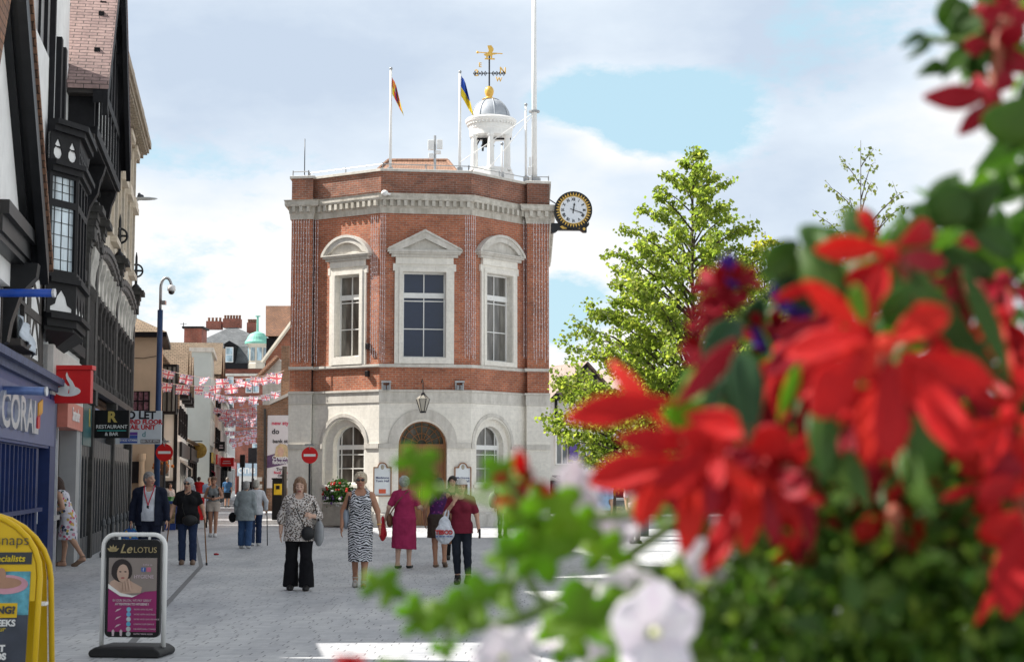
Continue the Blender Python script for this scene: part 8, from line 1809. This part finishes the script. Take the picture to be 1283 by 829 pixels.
def blade(name, b_, tip, w, Yb, Yt, m, parent, prof=None, cup=.25, bend=.12, nu=10, nv=6, roll=0.0):
    """one petal or leaf: a curved, cupped sheet from base to tip (pixel places at real distances), w = width in pixels"""
    a, e = at(b_[0], b_[1], Yb), at(tip[0], tip[1], Yt); d = e-a; l = d.length; d.normalize()
    view = ((a+e)/2-Vector((0, 0, HC))).normalized(); s_ = d.cross(view).normalized(); n = s_.cross(d).normalized()
    s_ = Matrix.Rotation(roll, 3, d) @ s_; n = s_.cross(d).normalized()
    if n.dot(view) > 0: n = -n
    if name == 'petal': w = w*.80
    W = w*(Yb+Yt)/2/F; prof = prof or (lambda t: (math.sin(math.pi*min(1, t*.95+.03))**.72)*(.5+.5*min(1, t*1.5))); rows = []; uvs = []
    ph = RF.uniform(0, 6)
    for i in range(nu+1):
        t = i/nu; c = a+d*l*t+n*(-bend*l*4*t*(t-1))*1.0+n*(-.25*bend*l*t*t); row = []
        for j in range(nv+1):
            q_ = j/nv*2-1; ww = W/2*max(.03, prof(t)); row.append(c+s_*ww*q_+n*(cup*ww*q_*q_+.06*ww*math.sin(t*9+q_*3+ph)))
        rows.append(row)
    mb = MB().grid(rows); o = mb.build(name, m, parent, smooth=True, uv=False)
    uvl = o.data.uv_layers.new(name='UVMap'); k = nv+1
    for lp_ in o.data.loops: uvl.data[lp_.index].uv = ((lp_.vertex_index % k)/nv, (lp_.vertex_index//k)/nu)
    if name == 'leaf': at_ = o.data.attributes.new('tint', 'FLOAT', 'POINT'); at_.data.foreach_set('value', [RF.uniform(.2, .8)]*len(o.data.vertices))
    sd = o.modifiers.new('thick', 'SOLIDIFY'); sd.thickness = .0007
    return o
def flower(parent, c, petals, Y, m, cm=None, dy=.03):
    """petals: (base, tip, width) in pixels round the heart c"""
    h = MB().ball(at(c[0], c[1], Y+.004), (.006, .006, .006), 8, 6).build('flower', cm or m, parent)
    for p in petals:
        b_, tp_, w = p[0], p[1], p[2]; mm_ = p[3] if len(p) > 3 else m
        mm_ = RF.choice((redm, redm, red2, red3)) if mm_ is redm else mm_; blade('petal', b_, tp_, w, Y, Y+RF.uniform(-dy, dy), mm_, h, bend=RF.uniform(-.10, .16), cup=RF.uniform(.1, .4), roll=RF.uniform(-.35, .35))
    return h
def stem(parent, pts, Y0, Y1, r, m):
    n = len(pts)-1; P = [at(x, y, Y0+(Y1-Y0)*i/n) for i, (x, y) in enumerate(pts)]
    Q = []
    for i in range(n):
        p0, p1, p2, p3 = P[max(0, i-1)], P[i], P[i+1], P[min(n, i+2)]
        for k in range(5):
            t = k/5; Q.append(.5*((2*p1)+(p2-p0)*t+(2*p0-5*p1+4*p2-p3)*t*t+(3*p1-p0-3*p2+p3)*t*t*t))
    Q.append(P[-1]); return MB().tube(Q, r, 7).build('stem', m, parent, smooth=True)
def lobed(parent, c, r, rot, Y, m, squash=.8, tilt=.5):
    """palmate ivy-geranium leaf: five blunt lobes, cupped"""
    o_ = at(c[0], c[1], Y); R_ = r*Y/F; n = 40; rows = []
    x = Vector((math.cos(rot), 0, -math.sin(rot))); y = Vector((math.sin(rot), tilt*.6, math.cos(rot)*squash)); z = x.cross(y).normalized()
    for q_ in (0, .35, .7, 1.0):
        row = []
        for k in range(n+1):
            th = -math.pi*.88+2*math.pi*.88*k/n; rr = R_*q_*(.50+.50*abs(math.cos(2.5*th))**.8)*(1.0-.15*abs(th)/math.pi)+(.03*R_*math.sin(11*th)*q_)
            row.append(o_+x*rr*math.sin(th)+y*rr*math.cos(th)+z*(R_*.22*q_*q_*math.cos(th*2.5)+R_*.12*q_*q_))
        rows.append(row)
    o = MB().grid(rows).build('leaf', m, parent, smooth=True)
    at_ = o.data.attributes.new('tint', 'FLOAT', 'POINT'); at_.data.foreach_set('value', [RF.uniform(.25, .85)]*len(o.data.vertices)); o.modifiers.new('thick', 'SOLIDIFY').thickness = .0008
    return o
leafprof = lambda t: math.sin(math.pi*min(1, t**.75))**.85
def gleaf(parent, b_, tp_, w, Y, m=None, dy=.03): return blade('leaf', b_, tp_, w, Y, Y+RF.uniform(-dy, dy), m or dgl, parent, leafprof, .3, RF.uniform(.02, .14), 10, 4, RF.uniform(-.5, .5))
def plant(name, label, px, py, Y, grp=None): 
    c = at(px, py, Y); return thing(name, label, 'plant', (c.x, Y, c.z), group=grp)
# hanging planter that carries them, below the picture
pot = thing('flower_planter', 'green flower planter on a post below the red begonias', 'planter', (.42, 1.22, 0))
MB().lathe((.42, 1.22, 0), [(.20, 1.10), (.29, 1.25), (.33, 1.40), (.35, 1.415), (.33, 1.42), (.31, 1.40), (.1, 1.39)], 24).build('bowl', plain('planter_green', (.03, .07, .04), .6), pot); MB().tube([(.42, 1.22, 0), (.42, 1.22, 1.12)], .05, 10).build('post', iron, pot); MB().lathe((.42, 1.22, 0), [(.2, 0), (.2, .03), (.06, .08)], 16).build('foot', iron, pot)
# 1 the big red begonia
bg = plant('red_begonia', 'large red begonia with long drooping petals filling the middle right foreground', 1000, 829, 1.0)
flower(bg, (838, 545), [((845, 500), (710, 524), 58), ((840, 540), (764, 452), 34), ((845, 510), (925, 425), 44, dred), ((850, 575), (738, 604), 62), ((845, 570), (800, 660), 42), ((860, 560), (775, 548), 46), ((850, 540), (905, 560), 60), ((860, 520), (940, 540), 55)], .90, redm)
flower(bg, (925, 585), [((935, 560), (822, 612), 66), ((870, 590), (857, 694), 46), ((930, 600), (884, 722), 46), ((950, 600), (932, 690), 40), ((930, 570), (990, 540), 60), ((915, 590), (905, 650), 60), ((975, 590), (1010, 620), 50, dred)], .93, redm)
flower(bg, (985, 600), [((990, 600), (975, 705), 64), ((985, 600), (955, 690), 36), ((1000, 595), (1015, 690), 34, dred), ((985, 600), (1000, 550), 50)], .96, redm)
flower(bg, (1110, 432), [((1090, 420), (984, 444), 62), ((1085, 415), (1005, 352), 44), ((1115, 430), (1190, 388), 62), ((1135, 445), (1245, 480), 66), ((1110, 450), (1115, 580), 62), ((1085, 440), (1018, 520), 84), ((1140, 455), (1215, 570), 70), ((1100, 430), (1060, 470), 70), ((1130, 440), (1165, 500), 84)], .84, redm, petalmat('begonia_heart', (.62, .05, .02), (.5, .02, .02)))
flower(bg, (1115, 318), [((1115, 312), (1020, 312), 48), ((1112, 325), (1062, 358), 46), ((1125, 308), (1170, 283), 44), ((1100, 300), (1078, 262), 26), ((1110, 330), (1085, 410), 36), ((1130, 320), (1185, 330), 40, dred)], .92, redm)
flower(bg, (1120, 640), [((1112, 640), (1066, 680), 34), ((1135, 632), (1152, 695), 40), ((1105, 585), (1085, 630), 34, dred)], 1.0, redm)
flower(bg, (1030, 420), [((1040, 400), (960, 470), 46, dred), ((1045, 440), (1000, 500), 50), ((1060, 470), (1040, 560), 55, dred), ((1090, 510), (1010, 560), 60), ((1075, 540), (1090, 640), 46, dred), ((1180, 520), (1225, 600), 60), ((1170, 480), (1140, 600), 56, dred)], .98, redm)
flower(bg, (975, 500), [((990, 470), (930, 520), 44, dred), ((985, 520), (950, 560), 50, dred), ((1000, 510), (1040, 560), 44, dred), ((960, 500), (985, 570), 46, dred)], 1.04, dred)
flower(bg, (1175, 320), [((1200, 330), (1150, 400), 40, dred), ((1185, 330), (1215, 395), 36), ((1180, 310), (1240, 300), 30, dred)], 1.05, dred)
RG = random.Random(77)
for (x, y, n_p, Y_, m_) in ((1180, 430, 5, 1.0, redm), (1232, 455, 5, .97, redm), (1150, 525, 5, .99, redm), (1065, 520, 6, .93, redm), (1015, 470, 5, 1.0, dred), (958, 545, 5, .96, redm), (900, 525, 5, .96, redm), (1235, 520, 5, 1.0, redm), (1085, 600, 4, 1.02, dred), (1258, 350, 4, 1.02, dred), (1290, 445, 5, 1.0, redm), (870, 560, 5, .94, redm), (1060, 390, 5, .96, redm), (1150, 455, 6, .9, redm), (1000, 590, 4, 1.0, dred), (1200, 345, 4, 1.03, dred), (1255, 395, 5, .99, redm), (1195, 475, 5, .95, redm), (1130, 560, 5, .97, redm), (1040, 350, 4, .99, redm), (980, 440, 4, 1.0, redm), (900, 560, 6, .9, redm), (950, 600, 5, .94, redm), (830, 590, 4, .93, redm), (1265, 520, 5, .93, redm), (1240, 600, 4, .96, redm), (1010, 640, 4, 1.0, dred), (1160, 620, 4, 1.03, dred), (1100, 480, 5, .9, redm), (880, 480, 3, 1.0, dred)):
    pp2 = []
    for k in range(n_p):
        a = math.pi/2+(k-(n_p-1)/2)*(2.4/n_p)+RG.uniform(-.35, .35); l = RG.uniform(50, 105); pp2.append(((x+8*math.cos(a), y+8*math.sin(a)), (x+l*math.cos(a), y+l*math.sin(a)), RG.uniform(22, 38), m_ if RG.random() < .75 else dred))
    flower(bg, (x, y), pp2, Y_, m_)
for p in (((928, 438), (938, 556), 44, .89, bgl), ((1036, 498), (1028, 612), 24, .88, dgl), ((1128, 560), (1170, 650), 30, .89, dgl), ((1205, 335), (1268, 480), 26, .86, dgl), ((862, 505), (905, 455), 44, .9, grl), ((1060, 560), (1090, 640), 24, .92, dgl), ((905, 455), (888, 520), 26, .9, bgl), ((1000, 455), (975, 530), 20, .92, grl), ((1145, 350), (1100, 395), 34, .83, dgl), ((1070, 355), (1085, 405), 22, .82, grl)): gleaf(bg, p[0], p[1], p[2], p[3], p[4])
for p in (((930, 440), (935, 555), 50, 1.0, bgl), ((905, 440), (890, 520), 30, .98, bgl), ((1010, 300), (1060, 370), 70, 1.0, dgl), ((980, 320), (1030, 395), 60, 1.02, bgl), ((960, 345), (1000, 300), 44, 1.0, dgl), ((1015, 280), (1035, 340), 50, 1.0, dgl), ((1100, 300), (1055, 262), 50, 1.03, dgl), ((1140, 330), (1270, 490), 38, .95, dgl), ((1130, 350), (1160, 260), 60, 1.0, dgl), ((1205, 285), (1255, 225), 50, 1.0, dgl), ((1215, 290), (1275, 320), 40, 1.02, dgl), ((1165, 262), (1205, 215), 34, 1.0, dgl), ((1240, 400), (1180, 300), 70, 1.04, dgl), ((1120, 480), (1180, 590), 46, 1.0, dgl), ((1030, 500), (1025, 590), 30, .93, dgl), ((850, 540), (890, 480), 60, .95, grl), ((890, 520), (835, 500), 46, .96, grl), ((930, 520), (900, 560), 44, .97, grl), ((1060, 520), (1045, 600), 30, .95, dgl), ((1140, 520), (1170, 600), 50, .92, dgl), ((1210, 640), (1150, 560), 60, 1.0, dgl), ((1160, 640), (1200, 720), 70, 1.05, dgl), ((1250, 180), (1283, 120), 70, 1.0, dgl), ((1215, 235), (1150, 285), 60, .98, dgl), ((1090, 350), (1030, 400), 40, 1.05, bgl), ((1020, 430), (985, 540), 46, 1.06, bgl), ((880, 450), (930, 400), 40, 1.04, bgl), ((960, 560), (1000, 640), 50, 1.05, dgl)):
    gleaf(bg, p[0], p[1], p[2], p[3], p[4])
for pts_ in ([(1090, 829), (1095, 700), (1080, 560), (1110, 440)], [(990, 829), (970, 720), (930, 600), (850, 560)], [(1150, 760), (1180, 560), (1160, 400), (1120, 320)], [(1050, 700), (1020, 600), (985, 590)], [(1200, 720), (1130, 690), (1120, 640)]): stem(bg, pts_, 1.1, .95, .0045, stemr)
def fill_leaves(parent, poly, n, size, m, y0, y1, seed, droop=.3, asp=.55, name='foliage'):
    r_ = random.Random(seed); xs_ = [p[0] for p in poly]; ys_ = [p[1] for p in poly]; pts = []
    def inside(x, y):
        c = False; j = len(poly)-1
        for i in range(len(poly)):
            if (poly[i][1] > y) != (poly[j][1] > y) and x < (poly[j][0]-poly[i][0])*(y-poly[i][1])/(poly[j][1]-poly[i][1])+poly[i][0]: c = not c
            j = i
        return c
    while len(pts) < n:
        x, y = r_.uniform(min(xs_), max(xs_)), r_.uniform(min(ys_), max(ys_))
        if inside(x, y): pts.append(at(x, y, r_.uniform(y0, y1)))
    return leafcloud(name, pts, size, m, parent, seed, droop, asp=asp)
fill_leaves(bg, [(880, 600), (880, 470), (950, 400), (985, 350), (1060, 300), (1130, 290), (1180, 240), (1240, 215), (1290, 170), (1330, 170), (1330, 720), (1100, 700), (960, 640)], 760, .036, dgl, 1.02, 1.28, 31)
# 2 red stem in the top right corner
tr_ = plant('red_begonia', 'red begonia stem with leaves hanging into the top right corner', 1270, 20, 1.05)
flower(tr_, (1245, 125), [((1240, 118), (1158, 122), 46), ((1240, 130), (1202, 168), 34), ((1245, 120), (1215, 100), 36, dred), ((1250, 128), (1275, 150), 30, dred), ((1245, 118), (1268, 92), 34, dred)], 1.02, dred)
flower(tr_, (1250, 60), [((1250, 62), (1205, 55), 36, dred), ((1250, 58), (1283, 30), 40, dred), ((1245, 50), (1225, 5), 36, dred), ((1255, 65), (1262, 105), 30, dred), ((1250, 60), (1290, 90), 36, dred)], 1.04, dred)
flower(tr_, (1262, 10), [((1260, 10), (1228, 22), 34), ((1265, 10), (1290, 30), 34, dred), ((1262, 5), (1245, -25), 30, dred)], 1.0, dred)
for p in (((1200, 10), (1240, 60), 60), ((1190, -10), (1205, 50), 44), ((1215, 60), (1180, 100), 30), ((1240, 80), (1290, 60), 44), ((1200, 75), (1240, 100), 30), ((1260, 40), (1215, 90), 40), ((1283, 100), (1262, 195), 22), ((1160, 45), (1128, 60), 16), ((1165, 50), (1135, 75), 14), ((1185, 85), (1148, 95), 24), ((1275, 60), (1240, 30), 50), ((1230, 0), (1280, -10), 60)): gleaf(tr_, p[0], p[1], p[2], 1.06)
stem(tr_, [(1300, -40), (1262, 20), (1250, 60), (1245, 125)], 1.05, 1.03, .004, stemr); stem(tr_, [(1262, 20), (1210, 50), (1160, 48)], 1.05, 1.06, .0025, stemg)
fill_leaves(tr_, [(1185, -20), (1200, 60), (1175, 100), (1230, 110), (1300, 90), (1300, -20)], 60, .026, dgl, 1.03, 1.15, 37)
# 3 red flowers at the right edge
re_ = plant('red_begonia', 'red begonia flowers cut off by the right edge of the picture', 1290, 740, 1.0)
flower(re_, (1275, 610), [((1275, 560), (1180, 540), 46), ((1275, 600), (1226, 622), 42), ((1280, 640), (1228, 676), 50), ((1280, 650), (1262, 772), 70), ((1285, 590), (1230, 575), 50, dred), ((1285, 600), (1330, 640), 60), ((1272, 700), (1222, 782), 18), ((1280, 560), (1320, 520), 60)], .92, redm)
flower(re_, (1265, 690), [((1275, 690), (1245, 740), 40), ((1270, 680), (1232, 700), 36, dred), ((1285, 690), (1310, 760), 50)], .95, redm)
stem(re_, [(1330, 800), (1300, 700), (1275, 610)], 1.0, .93, .004, stemr)
for p in (((1300, 600), (1230, 520), 70), ((1300, 480), (1240, 560), 60), ((1290, 780), (1230, 740), 60)): gleaf(re_, p[0], p[1], p[2], 1.02)
# 4 ivy geranium trailing to the left
iv = plant('ivy_geranium', 'bright green ivy geranium trailing left across the paving with a small red flower', 760, 829, .95)
for c, r, rot, Y in (((478, 738), 42, .5, .95), ((520, 772), 40, 1.2, .93), ((566, 772), 52, .2, .92), ((610, 752), 52, -.5, .92), ((520, 585), 44, .9, .96), ((534, 612), 24, 1.9, .96), ((632, 598), 46, -.7, .93), ((655, 655), 50, .4, .92), ((690, 640), 56, .8, .91), ((640, 700), 44, -.3, .93), ((672, 690), 60, 1.4, .92), ((720, 660), 46, 2.0, .93), ((556, 808), 26, 2.9, .95), ((735, 780), 78, -.3, .88), ((790, 770), 64, .6, .90), ((705, 800), 52, .9, .89), ((770, 815), 70, 1.6, .89), ((760, 700), 50, .3, .94), ((812, 730), 40, -.6, .95), ((850, 780), 60, 1.0, .95), ((815, 640), 40, .2, .97)): lobed(iv, c, r*.80, rot, Y, grl)
stem(iv, [(900, 829), (800, 740), (720, 745), (650, 775), (580, 785), (500, 765)], .98, .93, .0035, stemg); stem(iv, [(690, 765), (660, 720), (655, 650), (640, 600)], .94, .93, .003, stemg); stem(iv, [(650, 775), (640, 740), (670, 690), (730, 650), (900, 640)], .93, .96, .003, stemg); stem(iv, [(655, 650), (600, 624), (545, 608)], .93, .96, .0018, stemg); stem(iv, [(560, 785), (560, 806)], .93, .95, .002, stemg); stem(iv, [(780, 700), (850, 650), (900, 600)], .95, .98, .0035, stemg)
flower(iv, (655, 604), [((655, 602), (648, 562), 28), ((656, 604), (694, 616), 24), ((652, 606), (618, 598), 26), ((652, 608), (626, 645), 40), ((658, 606), (664, 585), 24, dred), ((655, 606), (652, 630), 30, dred)], .93, redm)
flower(iv, (437, 835), [((437, 840), (420, 822), 22), ((437, 840), (440, 818), 24), ((437, 840), (456, 824), 22)], .93, redm)
flower(iv, (490, 840), [((490, 842), (475, 825), 22, grl), ((492, 842), (510, 828), 22, grl)], .94, grl)
# 5 white petunias
wp_ = plant('white_petunia', 'white petunias with pale pink edges at the bottom centre of the flowers', 830, 829, .9)
def petunia(parent, c, r, rot, Y, m, thr, tilt=.3):
    o_ = at(c[0], c[1], Y); R_ = r*Y/F; rows = []; n = 45
    x = Vector((1, tilt*math.cos(rot), 0)).normalized(); y = Vector((0, tilt*math.sin(rot), 1)).normalized(); z = x.cross(y).normalized()
    for q_ in (.08, .25, .5, .75, .92, 1.0):
        row = []
        for k in range(n):
            th = 2*math.pi*k/n; rr = R_*q_*(1-.14*q_*abs(math.sin(2.5*th))**3+.02*math.sin(13*th)*q_+q_*(.07*math.sin(2*th+c[0])+.05*math.sin(3*th+c[1])))
            row.append(o_+x*rr*math.cos(th+rot)+y*rr*math.sin(th+rot)-z*(R_*.45*(1-q_)**2)+z*R_*(.13*math.sin(5*th+1)+.06*math.sin(9*th+c[0]))*q_*q_)
        row.append(row[0]); rows.append(row)
    h = MB().grid(rows).build('flower', m, parent, smooth=True); h.modifiers.new('thick', 'SOLIDIFY').thickness = .0007
    pz_ = o_-z*R_*-.0; MB().ball(o_+Vector((0, -.004, 0))*0+z*-.0, (R_*.11,)*3, 10, 6).build('throat', thr, h, smooth=True)
    MB().tube([o_-z*R_*.4, o_-z*R_*.9+Vector((0, .0, -.01))], [R_*.12, R_*.05], 8).build('calyx', stemg, h); return h
thrm = plain('petunia_throat', (.62, .62, .36), .6)
petunia(wp_, (822, 792), 62, .3, .86, whm, thrm, .25); petunia(wp_, (790, 742), 50, 1.0, .92, whm, thrm, -1.3); petunia(wp_, (722, 612), 38, .4, .98, whm, thrm, .9); petunia(wp_, (888, 698), 40, .1, 1.0, whm, thrm, .8); petunia(wp_, (632, 822), 42, .8, .92, whm, thrm, .5); petunia(wp_, (757, 822), 38, .2, .93, whm, thrm, .7); petunia(wp_, (728, 748), 26, .6, .99, whm, thrm, .8); petunia(wp_, (690, 795), 26, 1.9, .97, whm, thrm, 1.0); petunia(wp_, (862, 760), 24, .5, .98, whm, thrm, -1.0); petunia(wp_, (770, 662), 34, .9, 1.05, whm, thrm, .9); petunia(wp_, (735, 640), 30, .9, 1.02, whm, thrm, .9)
stem(wp_, [(900, 840), (850, 800), (822, 795)], .95, .89, .0025, stemg); stem(wp_, [(900, 840), (850, 760), (800, 745)], .97, .95, .0025, stemg); stem(wp_, [(870, 760), (885, 720), (890, 700)], 1.02, 1.03, .0025, stemg); stem(wp_, [(820, 740), (750, 680), (725, 620)], 1.0, 1.0, .0022, stemg); stem(wp_, [(720, 850), (640, 830)], .95, .94, .002, stemg)
# 6 purple petunias
pp_ = plant('purple_petunia', 'purple petunias half hidden among the red flowers', 960, 460, 1.08)
for c, r, rot in (((915, 338), 22, .2), ((985, 372), 26, .8), ((972, 425), 32, 1.2), ((896, 442), 14, .4), ((908, 468), 12, .4), ((1000, 400), 22, .3), ((1262, 345), 14, .5)): petunia(pp_, c, r, rot, 1.08, purm, purm, .7)
stem(pp_, [(1000, 600), (980, 480), (972, 430)], 1.12, 1.1, .0025, stemg); stem(pp_, [(975, 480), (930, 400), (915, 345)], 1.11, 1.1, .0022, stemg)
# 7 dark red geranium heads
dg_ = plant('dark_geranium', 'dark red geranium heads in front of the lime tree crown', 900, 520, 1.1)
for c, r, n in (((905, 362), 34, 9), ((888, 400), 26, 8), ((885, 440), 30, 9), ((930, 350), 24, 6), ((965, 415), 32, 7)):
    flower(dg_, c, [((c[0]+RF.uniform(-.3, .3)*r, c[1]+RF.uniform(-.3, .3)*r), (c[0]+r*1.15*math.cos(k*2*math.pi/n+.4), c[1]+r*.95*math.sin(k*2*math.pi/n+.4)), r*.75) for k in range(n)], 1.08, dred)
stem(dg_, [(940, 620), (910, 500), (890, 420), (905, 362)], 1.12, 1.1, .003, stemg)
for p in (((900, 470), (870, 430), 30), ((930, 420), (955, 370), 34), ((915, 400), (905, 440), 40)): gleaf(dg_, p[0], p[1], p[2], 1.12, bgl)
# 8 bushy foliage under the flowers
bu = plant('bushy_foliage', 'dense dark green bushy foliage under the red flowers in the lower right', 1080, 829, 1.15)
fill_leaves(bu, [(800, 850), (835, 760), (880, 690), (940, 640), (1060, 600), (1330, 560), (1330, 870), (800, 870)], 2600, .020, dkl, .96, 1.25, 41)
fill_leaves(bu, [(900, 850), (930, 660), (1060, 600), (1330, 560), (1330, 870)], 700, .034, dgl, 1.05, 1.30, 43, name='large_foliage')
for k in range(46):
    x, y = RF.uniform(850, 1275), RF.uniform(650, 825); a = RF.uniform(0, 6.28); l = RF.uniform(22, 60)
    gleaf(bu, (x, y), (x+l*math.cos(a), y+l*math.sin(a)), l*RF.uniform(.35, .6), RF.uniform(.93, 1.02), dkl if x < 1000 or RF.random() < .4 else dgl)
for k in range(24):
    x = RF.uniform(850, 1270); stem(bu, [(x+RF.uniform(-30, 30), 860), (x, 780), (x+RF.uniform(-40, 40), RF.uniform(650, 740))], 1.1, 1.0, .0018, stemg)
